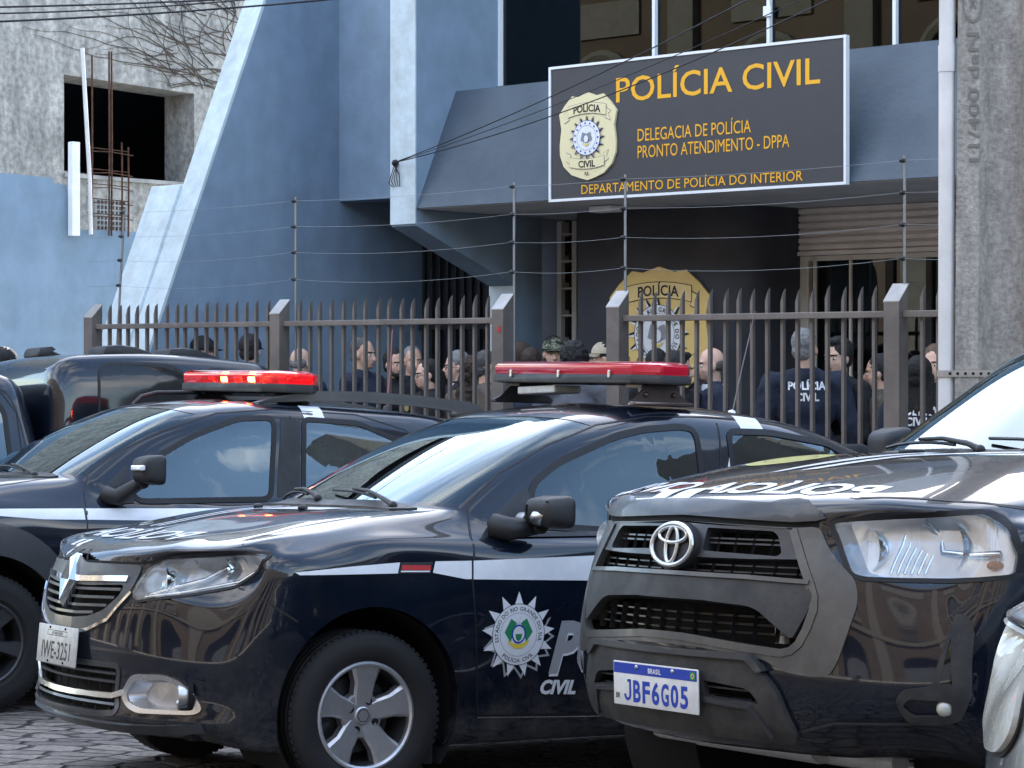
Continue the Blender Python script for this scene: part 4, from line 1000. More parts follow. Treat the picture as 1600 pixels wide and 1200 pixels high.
    G = smoothpoly([(-.5, .42), (-.46, .60), (.46, .60), (.5, .42)], .04)
    r_ = c.recess('lower_grille', G, 'F', .05, 'dark'); c.frame('lower_grille_frame', G, 'F', 'plastic_matte', .03, .002, .006, .02, parent=r_)
    for x in (0, -2.673): c.arch(x, .36, .425)
    c.finish(('body',))
    for x in (0, -2.673): obj('wheel_well', c.well(x, .36, .43, .48, .87), 'dark', c.root, 60)
    bm = BM(); boxb(bm, (-.45, -.80, .30), (-2.2, .80, .36)); boxb(bm, (.5, -.46, .3), (-3.2, .46, .36)); obj('underbody', bm, 'dark', c.root)
    for y in (.895-.1075, -.895+.1075):
        c.wheel(0, y, .343, .215, .21, 6, 'alloy_dark', side=1 if y > 0 else -1, spw=(.05, .07), bolts=5); c.wheel(-2.673, y, .343, .215, .21, 6, 'alloy_dark', side=1 if y > 0 else -1, spw=(.05, .07), bolts=5)
    interior(c, .42, -.70, 1.12, .72, ((-1.45, .37), (-1.45, -.37), (-2.35, .37), (-2.35, -.37)), -2.9)
    mirror_unit(c, 1, (-.70, .82, 1.085), (-.80, .985, 1.205), (.12, .20, .165), 'plastic_black', True); mirror_unit(c, -1, (-.70, .82, 1.085), (-.80, .985, 1.205), (.12, .20, .165))
    # roof rails: a flat fin each side, on two feet
    for s in (1, -1):
        pts = [(-1.60, 1.58), (-1.72, 1.615), (-2.0, 1.655), (-2.3, 1.662), (-2.65, 1.65), (-2.98, 1.622), (-3.07, 1.60), (-3.09, 1.55)]
        low = [(-3.03, 1.535), (-2.92, 1.562), (-2.65, 1.588), (-2.3, 1.602), (-2.0, 1.602), (-1.74, 1.586), (-1.64, 1.57)]
        bm = BM(); prism(bm, pts+low, 'y', s*.545, s*.585, .008)
        for xx in (-1.68, -2.93): box(bm, (xx, s*.565, 1.562), (.14, .036, .05), bev=.01)
        obj('roof_rail', bm, 'surround_gray', c.root, 40)
    lightbar(c, -1.86, 1.655, 1.26, .36, .125, .50, lit=(3, 5), roll=-2.0)
    t = empty('roof_aerial'); t.parent = c.root; t.location = (-2.77, 0, 1.562)
    bm = BM(); lathe(bm, [(.0001, .05), (.018, .045), (.03, .0)], 16, Matrix.Rotation(math.radians(90), 4, 'X')); obj('aerial_base', bm, 'plastic_black', t, 60)
    bm = BM(); tube(bm, [(0, 0, .03), (-.02, 0, .28), (-.03, 0, .50)], [.006, .004, .003], 6); obj('aerial_rod', bm, 'aerial_pink', t)
    bm = BM(); box(bm, (-2.2, -.2, 1.61), (.1, .1, .09), bev=.02); obj('siren_speaker', bm, 'plastic_black', c.root, 50)
    bm = BM(); tube(bm, [(-1.30, -.35, 1.578), (-1.36, -.36, 1.63), (-1.46, -.37, 1.655), (-1.75, -.38, 1.665)], .012, 8); obj('siren_cable', bm, 'plastic_black', c.root, 60)
    return c
crossover = build_suv()
# ------------------------------------------------------------------ pick-up on the right
def bed(c, x0, x1, w, z0, z1, m='paint_black'):
    bm = BM(); boxb(bm, (x0, -w, z0), (x1, w, z1), .03, 3); obj('cargo_bed', bm, m, c.root, 50)
def build_pickup():
    c = Car('police_pickup', 'black pickup with oval grille emblem, grey grille surround and blue banded white plate', (1.242, 7.242), 34.6, 'pickup')
    rows, cr = pickup_rows(); c.body(rows, cr, nu=[14, 14, 16, 16, 22, 16, 16, 14, 12, 10, 8, 8, 8], nv=[4, 6, 8, 10, 12, 10, 10, 5, 8, 12, 12, 12, 16, 12, 8, 8]); c.spoke_rot = .2
    c.regionpane('windscreen', c.region(12.08, 13.93, 0, 5.8), 'glass_windscreen', -.002)
    c.regionpane('rear_window', c.region(12.2, 13.8, 11.3, 13), 'glass_tint', -.002)
    fw = smoothpoly([(-.90, 1.19), (-.95, 1.35), (-1.12, 1.52), (-1.32, 1.62), (-1.44, 1.62), (-1.42, 1.19)], .05)
    rw = smoothpoly([(-1.50, 1.19), (-1.52, 1.62), (-1.68, 1.62), (-1.82, 1.50), (-1.85, 1.20)], .05)
    for s, ax in ((1, 'L'), (-1, 'R')):
        for nm, p in (('front_door_window', fw), ('rear_door_window', rw)):
            c.cut(p, ax); c.panel(nm, p, ax, 'glass_tint', .0, 0, sp=.08); c.frame('window_seal', p, ax, 'seal', .016, .012, .004, .006)
        c.line('door_seam', [(-.62, .45), (-.60, .9), (-.62, 1.2)], ax, .007); c.line('door_seam', [(-1.47, .45), (-1.47, 1.66)], ax, .007)
    # bonnet: shut line, chrome-grey lip, lettering and stripes
    for s in (1, -1):
        c.line('bonnet_seam', [(.72, s*.54), (.64, s*.65), (.545, s*.755), (.45, s*.835), (.38, s*.86), (.1, s*.868), (-.25, s*.855), (-.50, s*.82)], 'T', .010)
    lip = [(.503, 1.074), (.479, 1.066), (.408, 1.061), (.000, 1.072), (-.408, 1.061), (-.479, 1.066), (-.503, 1.074), (-.488, 1.092), (-.432, 1.118), (-.394, 1.122), (-.345, 1.118), (-.316, 1.110), (0, 1.118), (.316, 1.110), (.345, 1.118), (.394, 1.122), (.432, 1.118), (.488, 1.092)]
    c.panel('bonnet_lip', lip, 'F', 'plastic_gray', .012, .02, sp=.03)
    c.onbar('bonnet_gap', [(-.484, 1.058), (-.408, 1.052), (0, 1.062), (.408, 1.052), (.484, 1.058)], 'F', .016, .0025, 'dark')
    c.text('bonnet_lettering', 'POLÍCIA CIVIL', .135, 'T', lambda a, b: (.79-b-.25*a*a, -(a+.015)), 'white_vinyl', .03, 0, .98, .002)
    c.panel('bonnet_stripe', [(.832, -.252), (.772, -.255), (.752, -.185), (.835, -.175)], 'T', 'white_vinyl', .0022); c.panel('bonnet_stripe', [(.838, -.148), (.752, -.158), (.735, -.08), (.842, -.06)], 'T', 'white_vinyl', .0022)
    c.panel('bonnet_stripe', [(.49, -.09), (.46, -.06), (.10, .02), (-.38, .16), (-.39, .08), (.13, -.06)], 'T', 'white_vinyl', .0022); c.panel('bonnet_stripe', [(.45, .0), (.42, .05), (.13, .13), (-.08, .45), (-.16, .62), (-.22, .62), (-.16, .45), (.06, .08)], 'T', 'white_vinyl', .0022)
    V, Fc = discpoly(.16, 40, 1., .8); c.lay('bonnet_roundel', *shift2d(poly2d(V, (), .05), .18, -.34), 'T', 'yellow_decal', .002); c.lay('roundel_ring', *shift2d(ringpoly(.085, .09, 40), .18, -.34), 'T', 'black_print', .003)
    for y in (-.273, .28):
        bm = BM(); p, n = c.hit(-.30, y, 'T'); box(bm, p+n*.008, (.06, .07, .016), bev=.006); obj('washer_nozzle', bm, 'plastic_black', c.root, 60)
    c.panel('cowl_panel', [(-.375, -.62), (-.375, .62), (-.45, .69), (-.50, .68), (-.46, .38), (-.44, 0), (-.46, -.38), (-.50, -.68), (-.45, -.69)], 'T', 'plastic_black', .008, .008)
    wiper(c, (-.422, .52), (-.50, -.10)); wiper(c, (-.435, -.08), (-.51, -.60))
    # grille group
    so = [(.420, 1.045), (.490, 1.050), (.515, 1.004), (.544, .968), (.576, .935), (.603, .908), (.616, .875), (.622, .836), (.610, .749), (.599, .691), (.580, .644), (.555, .637), (.530, .637), (.464, .645), (.393, .676), (.174, .697)]
    si = [(.411, 1.045), (.437, 1.002), (.472, .941), (.503, .888), (.519, .854), (.524, .819), (.513, .765), (.496, .724), (.475, .705), (.446, .697), (.293, .708), (.098, .723)]
    outer = so+[(0, .70)]+[(-y, z) for y, z in so[::-1]]
    inner = [(0, .724)]+[(y, z) for y, z in si[::-1]]+[(-y, z) for y, z in si]
    full = [p for p in so]+[(0, .70)]+[(-y, z) for y, z in so[::-1]]+[(0, 1.056)]
    hole = [(.401, 1.030)]+si[1:]+[(0, .726)]+[(-y, z) for y, z in si[:0:-1]]+[(-.401, 1.030), (0, 1.044)]
    r_ = c.recess('grille', hole, 'F', .10, 'dark', slope=.97)
    # the surround stands proud and is chamfered towards the hole
    c.panel('grille_surround', smoothpoly(full, .02, 3), 'F', 'surround_gray', .010, .03, [grow(hole, .012)], .03, r_)
    c.onbar('surround_chamfer', [(y, z) for y, z in [(.416, 1.04)]+si[1:]+[(0, .724)]+[(-y, z) for y, z in si[:0:-1]]+[(-.416, 1.04)]], 'F', .022, .014, 'surround_gray', 0, r_)
    # upper frame with its two slotted openings
    uf = smoothpoly([(-.408, 1.046), (.408, 1.046), (.466, .957), (.292, .953), (-.292, .953), (-.466, .957)], .02)
    uo = smoothpoly([(.112, 1.039), (.352, 1.034), (.372, 1.020), (.396, .972), (.384, .963), (.112, .972)], .008)
    c.panel('grille_upper_frame', uf, 'F', 'plastic_gray', .008, .05, [uo, [(-y, z) for y, z in uo[::-1]]], .03, r_)
    for s in (1, -1):
        for z in (1.000, 1.013): c.onbar('grille_slat', [(s*.11, z+.001), (s*.39, z)], 'F', .006, -.012, 'plastic_gray', 0, r_)
        for k in range(4): c.onbar('grille_rib', [(s*(.15+.065*k), .965), (s*(.15+.065*k), 1.038)], 'F', .004, -.02, 'plastic_black', 0, r_)
    for z, w in ((.938, .47), (.920, .49)): c.onbar('grille_slat', [(-w, z), (w, z)], 'F', .005, -.014, 'plastic_gray', 0, r_)
    for k in range(13): c.onbar('grille_rib', [(-.45+.075*k, .90), (-.45+.075*k, .948)], 'F', .004, -.022, 'plastic_black', 0, r_)
    mb = [(.488, .896), (.517, .86), (.510, .81), (.477, .735), (.393, .790), (.358, .812), (.323, .821), (.157, .830), (-.157, .830), (-.323, .821), (-.358, .812), (-.393, .790), (-.477, .735), (-.510, .81), (-.517, .86), (-.488, .896), (-.292, .903), (-.130, .905), (.130, .905), (.292, .903)]
    c.panel('grille_crossbar', smoothpoly(mb, .015), 'F', 'plastic_matte', .014, .06, sp=.03, parent=r_)
    c.onbar('crossbar_lip', [(-.50, .893), (-.30, .900), (0, .902), (.30, .900), (.50, .893)], 'F', .012, .020, 'surround_gray', 0, r_)
    for z, w in ((.795, .40), (.772, .42), (.748, .45)): c.onbar('grille_slat', [(-w, z), (w, z)], 'F', .005, -.02, 'plastic_gray', 0, r_)
    for k in range(12): c.onbar('grille_rib', [(-.41+.075*k, .725), (-.41+.075*k, .81)], 'F', .004, -.03, 'plastic_black', 0, r_)
    for y in (.40, ):
        p, n = c.hit(y, .745, 'F'); bm = BM(); prism(bm, [(y-.02, .72), (y+.02, .72), (y+.02, .765), (y, .785), (y-.02, .765)], 'x', p.x-.06, p.x-.04); obj('tow_eye', bm, 'plate_gray', r_)
    # oval emblem
    t = empty('grille_emblem'); t.parent = c.root; p, n = c.hit(0, .987, 'F'); t.location = p+Vector((.022, 0, 0)); t.rotation_euler = (0, math.radians(-10), 0)
    bm = BM(); V, F_ = discpoly(1., 48, .105, .072); vs = [bm.verts.new((.0, a, b)) for a, b in V]; vb = [bm.verts.new((-.06, a*1.02, b*1.02)) for a, b in V]; bm.faces.new(vs)
    for k in range(48): bm.faces.new((vs[k], vs[(k+1) % 48], vb[(k+1) % 48], vb[k]))
    obj('emblem_back', bm, 'plastic_black', t, 40)
    def oval(name, cy, cz, ry, rz, w):
        b = BM(); P = [(.006, cy+ry*math.cos(2*math.pi*k/48), cz+rz*math.sin(2*math.pi*k/48)) for k in range(49)]
        tube(b, P, w, 8, False); obj(name, b, 'chrome_satin', t, 60)
    oval('emblem_ring', 0, 0, .093, .062, .0085); oval('emblem_oval', 0, .030, .064, .024, .0068); oval('emblem_oval', 0, .0, .026, .054, .0068)
    # bumper: raised lower beam with plate and slots
    lb = [(-.383, .676), (-.341, .690), (.341, .690), (.383, .650), (.433, .602), (.454, .545), (.474, .455), (-.474, .455), (-.454, .545), (-.433, .602)]
    so2 = smoothpoly([(.191, .607), (.338, .594), (.359, .583), (.384, .553), (.191, .562)], .008)
    c.panel('bumper_beam', smoothpoly(lb, .03), 'F', 'plastic_matte', .022, .05, [so2, [(-y, z) for y, z in so2[::-1]]], .03)
    c.panel('bumper_ridge', smoothpoly([(-.36, .690), (.36, .690), (.405, .645), (.385, .640), (.345, .672), (-.345, .672), (-.385, .640), (-.405, .645)], .006), 'F', 'plastic_gray', .034, .04)
    for s in (1, -1):
        sl = [(s*y, z) for y, z in so2]; q_ = c.recess('bumper_slot', sl, 'F', .05, 'dark', g=.0)
        for z in (.551, .584): c.onbar('slot_bar', [(s*.19, z+.004), (s*.38, z)], 'F', .005, .006, 'plastic_gray', 0, q_)
        c.onbar('slot_lip', [(s*.186, .556), (s*.352, .545), (s*.403, .47)], 'F', .012, .032, 'plastic_gray')
        # fog lamp bezel wrapping the corner
        fo = smoothpoly([(s*y, z) for y, z in [(.821, .818), (.849, .816), (.865, .775), (.859, .60), (.836, .535), (.809, .522), (.732, .522), (.714, .583), (.733, .612), (.788, .622)]], .015)
        fi = smoothpoly([(s*y, z) for y, z in [(.741, .588), (.823, .584), (.820, .547), (.746, .541), (.728, .568)]], .008)
        ti = [(s*y, z) for y, z in [(.819, .755), (.827, .63), (.804, .630)]]
        bz = c.panel('fog_lamp_bezel', fo, 'F', 'plastic_matte', .016, .05, [fi, ti], .02)
        bm = BM(); p, n = c.hit(s*.808, .562, 'F'); ball(bm, p+Vector((-.005, 0, 0)), (.03, .022, .026), 16, 10); obj('fog_lamp', bm, 'lamp_cloudy', bz, 60)
        c.line('bumper_crease', [(s*.446, .47), (s*.573, .510), (s*.732, .517), (s*.820, .515)], 'F', .008, 'plastic_gray', .003)
        # headlight: from the grille corner round on to the wing
        H1 = smoothpoly([(s*y, z) for y, z in [(.522, 1.062), (.580, 1.070), (.666, 1.080), (.764, 1.088), (.836, 1.094), (.900, 1.05), (.920, .985), (.918, .930), (.859, .920), (.792, .914), (.693, .913), (.620, .915), (.595, .924), (.559, .99)]], .012)
        hs = c.recess('headlight_housing', H1, 'F', .055, 'lamp_bowl', slope=.97)
        for yy, zz, r, mm in ((.62, .992, .058, 'chrome'), (.775, 1.0, .062, 'chrome')):
            p, n = c.hit(s*yy, zz, 'F'); M = Matrix.Translation(p+Vector((-.055, 0, 0))) @ Matrix.Rotation(math.radians(-90-20*s), 4, 'Z')
            bm = BM(); lathe(bm, [(.012, -.004), (r*.5, .006), (r*.85, .03), (r, .052)], 28, M); rf = obj('reflector', bm, mm, hs, 60)
            bm = BM(); ball(bm, p+Vector((-.04, 0, 0)), .014); obj('bulb', bm, 'lamp_clear', hs, 60)
        for k in range(6):
            yy = .655+.013*k; a = [c.hit(s*yy, z, 'F')[0]+Vector((-.03, 0, 0)) for z in (.925, .96, 1.0, 1.04)]
            bm = BM(); tube(bm, a, .004, 6); obj('lamp_flute', bm, 'chrome', hs, 60)
        a = [c.hit(s*yy, zz, 'F')[0]+Vector((-.02, 0, 0)) for yy, zz in ((.702, 1.07), (.725, 1.03), (.741, .985), (.809, .978), (.883, .985))]
        bm = BM(); tube(bm, a, .011, 8); obj('lamp_trim', bm, 'chrome', hs, 60)
        bm = BM(); p, n = c.hit(s*.872, .952, 'F'); ball(bm, p+Vector((-.035, -s*.01, 0)), (.03, .018, .014)); obj('turn_bulb', bm, 'amber', hs, 60)
        c.panel('headlight', H1, 'F', 'lamp_glass', .005, 0, sp=.03); c.frame('headlight_gasket', H1, 'F', 'seal', .012, .0008, .004, .012, .03)
        c.line('wing_seam', [(.46, .91), (.30, .88), (.2, .80), (.28, .70), (.40, .60)], 'L' if s > 0 else 'R', .006)
    p, n = c.hit(0, .571, 'F'); mercosul_plate(c, p+Vector((.03, 0, 0)), math.radians(2))
    for x in (0, -3.085): c.arch(x, .40, .445)
    c.finish(('body',))
    obj('wheel_well', c.well(0, .40, .45, .50, .88), 'dark', c.root, 60)
    bm = BM(); boxb(bm, (-.45, -.82, .36), (-2.0, .82, .46)); boxb(bm, (.45, -.46, .40), (-4.2, .46, .5)); boxb(bm, (.5, -.45, .5), (.4, .45, .95)); obj('underbody', bm, 'dark', c.root)
    bm = BM()
    tube(bm, [(.60, -.28, .40), (.60, .28, .40)], .05, 10); tube(bm, [(.55, -.55, .38), (.55, .55, .38)], .035, 8)
    obj('crossmember', bm, 'plate_gray', c.root, 60)
    bed(c, -2.14, -4.33, .90, .50, 1.12)
    for y in (.905-.1325, -.905+.1325):
        c.wheel(0, y, .385, .265, .215, 6, 'alloy', side=1 if y > 0 else -1, spw=(.05, .08), bolts=6); c.wheel(-3.085, y, .385, .265, .215, 6, 'alloy', side=1 if y > 0 else -1, spw=(.05, .08), bolts=6)
    interior(c, .55, -.75, 1.24, .74, ((-1.40, .38), (-1.40, -.38)), -1.95)
    mirror_unit(c, 1, (-.85, .845, 1.20), (-.90, 1.02, 1.30), (.13, .20, .20)); mirror_unit(c, -1, (-.85, .845, 1.20), (-.90, 1.02, 1.30), (.13, .20, .20))
    return c
pickup = build_pickup()
# ------------------------------------------------------------------ setting: street, pavement, station and its neighbours
FANG = math.atan2(-.656, .755); FU = Vector((math.cos(FANG), math.sin(FANG), 0)); FN = Vector((-math.sin(FANG), math.cos(FANG), 0)); F0 = Vector((-.07, 15.5, 0))
def fw_(a, d, z=0.): p = F0+FU*a+FN*d; p.z = z; return p
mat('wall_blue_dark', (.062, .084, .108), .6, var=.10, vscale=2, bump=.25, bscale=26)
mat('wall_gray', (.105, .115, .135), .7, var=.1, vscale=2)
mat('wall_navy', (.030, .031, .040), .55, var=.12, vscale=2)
mat('soffit', (.5, .5, .5), .8, var=.12, vscale=2)
mat('concrete', (.30, .285, .265), .9, var=.3, vscale=3, bump=.35, bscale=25)
mat('fence_metal', (.168, .150, .137), .45, .35, var=.18, vscale=4)
mat('fence_cap', (.33, .32, .31), .4, .5, var=.1)
mat('rust', (.075, .032, .018), .9, var=.35, vscale=20)
mat('pvc', (.62, .60, .58), .45, var=.08, vscale=4)
mat('sign_face', (.045, .046, .052), .4, var=.04)
mat('sign_yellow', (.80, .40, .012), .45)
mat('sign_edge', (.85, .72, .35), .5)
mat('sign_cream', (.72, .64, .38), .45)
mat('gold_shield', (.74, .52, .18), .45, var=.05)
mat('gold_pale', (.78, .57, .24), .45)
mat('frame_white', (.72, .74, .76), .4)
mat('frame_cream', (.58, .55, .49), .5)
mat('shutter', (.70, .65, .62), .5, .2, var=.08, vscale=4)
mat('cable', (.012, .012, .013), .6)
mat('wire', (.26, .27, .27), .4, .6)
mat('vine', (.075, .055, .042), .9, var=.3)
mat('opp_wall', (.095, .068, .046), .85, var=.12, vscale=.7)
mat('opp_trim', (.15, .135, .11), .8, var=.08)
mat('neighbour', (.22, .21, .20), .85, var=.15, vscale=.6)
mat('window_dark', (.012, .013, .015), .06)
glassmat('glass_shop', (.16, .18, .18), 1.2); glassmat('glass_upper', (.03, .035, .045), .85)
# aged concrete: streaks and blotches of old render with a grey base
def aged(name, base, stain, light, sc=1.2, dirt2=.5):
    m = mat(name, base, .9); nt = m.node_tree; b = nt.nodes['Principled BSDF']; N = nt.nodes.new; Lk = nt.links.new
    t = N('ShaderNodeTexCoord'); mp_ = N('ShaderNodeMapping'); mp_.inputs['Scale'].default_value = (sc, sc, sc*.32); Lk(t.outputs['Object'], mp_.inputs[0])
    n1 = N('ShaderNodeTexNoise'); n1.inputs['Scale'].default_value = 2.4; n1.inputs['Detail'].default_value = 11; n1.inputs['Roughness'].default_value = .72; Lk(mp_.outputs[0], n1.inputs['Vector'])
    r1 = N('ShaderNodeValToRGB'); r1.color_ramp.elements[0].position = .38; r1.color_ramp.elements[1].position = .60; r1.color_ramp.elements[0].color = (*stain, 1); r1.color_ramp.elements[1].color = (*base, 1)
    e = r1.color_ramp.elements.new(.72); e.color = (*light, 1); Lk(n1.outputs['Fac'], r1.inputs[0])
    n2 = N('ShaderNodeTexNoise'); n2.inputs['Scale'].default_value = 9*sc; n2.inputs['Detail'].default_value = 8; Lk(t.outputs['Object'], n2.inputs['Vector'])
    r2 = N('ShaderNodeValToRGB'); r2.color_ramp.elements[0].position = .35; r2.color_ramp.elements[1].position = .62; r2.color_ramp.elements[0].color = (dirt2, dirt2, dirt2*.97, 1); r2.color_ramp.elements[1].color = (1, 1, 1, 1); Lk(n2.outputs['Fac'], r2.inputs[0])
    mu = N('ShaderNodeMix'); mu.data_type = 'RGBA'; mu.blend_type = 'MULTIPLY'; mu.inputs['Factor'].default_value = 1; Lk(r1.outputs[0], mu.inputs[6]); Lk(r2.outputs[0], mu.inputs[7]); Lk(mu.outputs[2], b.inputs['Base Color'])
    v = N('ShaderNodeTexVoronoi'); v.feature = 'DISTANCE_TO_EDGE'; v.inputs['Scale'].default_value = 3*sc; Lk(t.outputs['Object'], v.inputs['Vector'])
    bp = N('ShaderNodeBump'); bp.inputs['Strength'].default_value = .5; bp.inputs['Distance'].default_value = .02; Lk(n2.outputs['Fac'], bp.inputs['Height']); Lk(bp.outputs[0], b.inputs['Normal'])
    return m
aged('old_render', (.45, .415, .37), (.25, .235, .215), (.60, .57, .52), 1.9, .64)
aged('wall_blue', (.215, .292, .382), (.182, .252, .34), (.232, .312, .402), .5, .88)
aged('edge_white', (.54, .63, .68), (.44, .50, .52), (.57, .66, .71), 1.0, .9)
aged('pole_concrete', (.39, .36, .325), (.25, .232, .21), (.48, .45, .41), 4.5, .74)
# cobbles: rows of rough set stones
def cobble():
    m = mat('cobble', (.12, .11, .105), .7); nt = m.node_tree; b = nt.nodes['Principled BSDF']; N = nt.nodes.new; Lk = nt.links.new
    t = N('ShaderNodeTexCoord'); nzz = N('ShaderNodeTexNoise'); nzz.inputs['Scale'].default_value = 3.2; nzz.inputs['Detail'].default_value = 3; Lk(t.outputs['Object'], nzz.inputs['Vector'])
    sb = N('ShaderNodeVectorMath'); sb.operation = 'SUBTRACT'; sb.inputs[1].default_value = (.5, .5, .5); Lk(nzz.outputs['Color'], sb.inputs[0])
    sc = N('ShaderNodeVectorMath'); sc.operation = 'SCALE'; sc.inputs['Scale'].default_value = .24; Lk(sb.outputs[0], sc.inputs[0])
    ad = N('ShaderNodeVectorMath'); Lk(t.outputs['Object'], ad.inputs[0]); Lk(sc.outputs[0], ad.inputs[1])
    mp_ = N('ShaderNodeMapping'); mp_.inputs['Rotation'].default_value = (0, 0, .30); Lk(ad.outputs[0], mp_.inputs[0])
    ms = N('ShaderNodeMapping'); ms.inputs['Scale'].default_value = (4.3, 7.2, 1); Lk(mp_.outputs[0], ms.inputs[0])
    vo = N('ShaderNodeTexVoronoi'); vo.voronoi_dimensions = '2D'; vo.feature = 'DISTANCE_TO_EDGE'; vo.inputs['Scale'].default_value = 1; vo.inputs['Randomness'].default_value = .62; Lk(ms.outputs[0], vo.inputs['Vector'])
    vc = N('ShaderNodeTexVoronoi'); vc.voronoi_dimensions = '2D'; vc.inputs['Scale'].default_value = 1; vc.inputs['Randomness'].default_value = .62; Lk(ms.outputs[0], vc.inputs['Vector'])
    rc = N('ShaderNodeValToRGB'); rc.color_ramp.elements[0].color = (.15, .135, .125, 1); rc.color_ramp.elements[1].color = (.30, .265, .235, 1); sx_ = N('ShaderNodeSeparateColor'); Lk(vc.outputs['Color'], sx_.inputs[0]); Lk(sx_.outputs[0], rc.inputs[0])
    ed = N('ShaderNodeValToRGB'); ed.color_ramp.elements[0].position = .02; ed.color_ramp.elements[1].position = .085; ed.color_ramp.elements[0].color = (.12, .11, .10, 1); ed.color_ramp.elements[1].color = (1, 1, 1, 1); Lk(vo.outputs['Distance'], ed.inputs[0])
    br = N('ShaderNodeMix'); br.data_type = 'RGBA'; br.blend_type = 'MULTIPLY'; br.inputs['Factor'].default_value = 1; Lk(rc.outputs[0], br.inputs[6]); Lk(ed.outputs[0], br.inputs[7])
    n2 = N('ShaderNodeTexNoise'); n2.inputs['Scale'].default_value = 26; n2.inputs['Detail'].default_value = 8; Lk(t.outputs['Object'], n2.inputs['Vector'])
    r2 = N('ShaderNodeValToRGB'); r2.color_ramp.elements[0].position = .3; r2.color_ramp.elements[0].color = (.5, .48, .46, 1); r2.color_ramp.elements[1].position = .65; Lk(n2.outputs['Fac'], r2.inputs[0])
    mu = N('ShaderNodeMix'); mu.data_type = 'RGBA'; mu.blend_type = 'MULTIPLY'; mu.inputs['Factor'].default_value = 1; Lk(br.outputs[2], mu.inputs[6]); Lk(r2.outputs[0], mu.inputs[7]); Lk(mu.outputs[2], b.inputs['Base Color'])
    h = N('ShaderNodeMath'); h.operation = 'MULTIPLY_ADD'; h.inputs[1].default_value = 1.6; Lk(ed.outputs[0], h.inputs[0]); Lk(n2.outputs['Fac'], h.inputs[2])
    bp = N('ShaderNodeBump'); bp.inputs['Strength'].default_value = .9; bp.inputs['Distance'].default_value = .03; Lk(h.outputs[0], bp.inputs['Height']); Lk(bp.outputs[0], b.inputs['Normal'])
    return m
cobble()
mat('pavement', (.36, .34, .315), .9, var=.2, vscale=3, bump=.2)
def zs(x, y):
    z = street_z(x, y); k = .08
    return -k*math.log(math.exp(-z/k)+math.exp(-.2/k)) if z > -.6 else z
bm = BM(); NA, ND = 60, 40; grid = []
for i in range(NA+1):
    row = []
    for j in range(ND+1):
        a = -60+120*(i/NA); d = -15.5+14.55*j/ND; p = fw_(a, d); k = max(0, 1-abs(a)/25)
        p.z = zs(p.x, p.y) if abs(p.x) < 12 else zs(math.copysign(12, p.x), p.y) if abs(p.y-10) < 14 else zs(0, max(-5, min(24, p.y)))
        dd = d; ref = fw_(0, dd); p.z = zs(ref.x, ref.y) if abs(a) > 9 else p.z*(1-abs(a)/9)**0+0
        row.append(bm.verts.new(p))
    grid.append(row)
for i in range(NA):
    for j in range(ND): bm.faces.new((grid[i][j], grid[i+1][j], grid[i+1][j+1], grid[i][j+1]))
st = obj('street', bm, 'cobble', None, 180); meta(st, kind='structure')
# replace heights by the exact cambered plane where the cars stand
for v in st.data.vertices:
    v.co.z = zs(v.co.x, v.co.y) if math.hypot(v.co.x, v.co.y-10) < 12 else v.co.z
def fprism(name, poly_ad, z0, z1, m, parent=None):
    bm = BM(); n = len(poly_ad); lo = [bm.verts.new(fw_(a, d, z0)) for a, d in poly_ad]; hi = [bm.verts.new(fw_(a, d, z1)) for a, d in poly_ad]
    bm.faces.new(lo); bm.faces.new(hi)
    for i in range(n): bm.faces.new((lo[i], lo[(i+1) % n], hi[(i+1) % n], hi[i]))
    return obj(name, bm, m, parent)
bm = BM()
for a0, a1 in ((-60, 60),):
    q = [(-.95, -.17), (0, .0), (8, 0)]
    rows_ = [[bm.verts.new(fw_(a, d, z)) for d, z in [(-.95, -.9)]+q] for a in (a0, a1)]
    for k in range(3): bm.faces.new((rows_[0][k], rows_[1][k], rows_[1][k+1], rows_[0][k+1]))
meta(obj('pavement', bm, 'pavement'), kind='structure')
bm = BM(); q = [(-15.4, .1), (-15.4, .34), (-40, .34)]
rows_ = [[bm.verts.new(fw_(a, d, z)) for d, z in q] for a in (-60, 60)]
for k in range(2): bm.faces.new((rows_[0][k], rows_[1][k], rows_[1][k+1], rows_[0][k+1]))
meta(obj('pavement', bm, 'pavement'), kind='structure')
bm = BM(); vs = [bm.verts.new((x, y, -1.6)) for x, y in ((-600, -600), (600, -600), (600, 600), (-600, 600))]; bm.faces.new(vs); meta(obj('ground', bm, 'pavement'), kind='structure')

PS = empty('police_station', F0, FANG, 'blue grey police station with sloping canopy, slanted white fin and dark curved entrance wall', 'building')
def pb(name, a, b, m, parent=None, bev=0.):
    bm = BM(); boxb(bm, a, b, bev); return obj(name, bm, m, parent or PS, 30 if bev else None)
def wall_holes(name, outer, holes, axis, t0, t1, m, parent):
    """wall slab between t0 and t1 with rectangular or free holes; outer in (u, z)"""
    V, Fc = poly2d(outer, holes); bm = BM()
    P = (lambda p, t: (p[0], t, p[1])) if axis == 'y' else (lambda p, t: (t, p[0], p[1]))
    A = [bm.verts.new(P(p, t0)) for p in V]; B = [bm.verts.new(P(p, t1)) for p in V]; cnt = {}
    for f in Fc:
        bm.faces.new([A[i] for i in f]); bm.faces.new([B[i] for i in f[::-1]])
        for x, y in zip(f, f[1:]+f[:1]): cnt[(x, y)] = 1
    for x, y in cnt:
        if (y, x) not in cnt: bm.faces.new((A[y], A[x], B[x], B[y]))
    return obj(name, bm, m, parent)
HT = 6.7
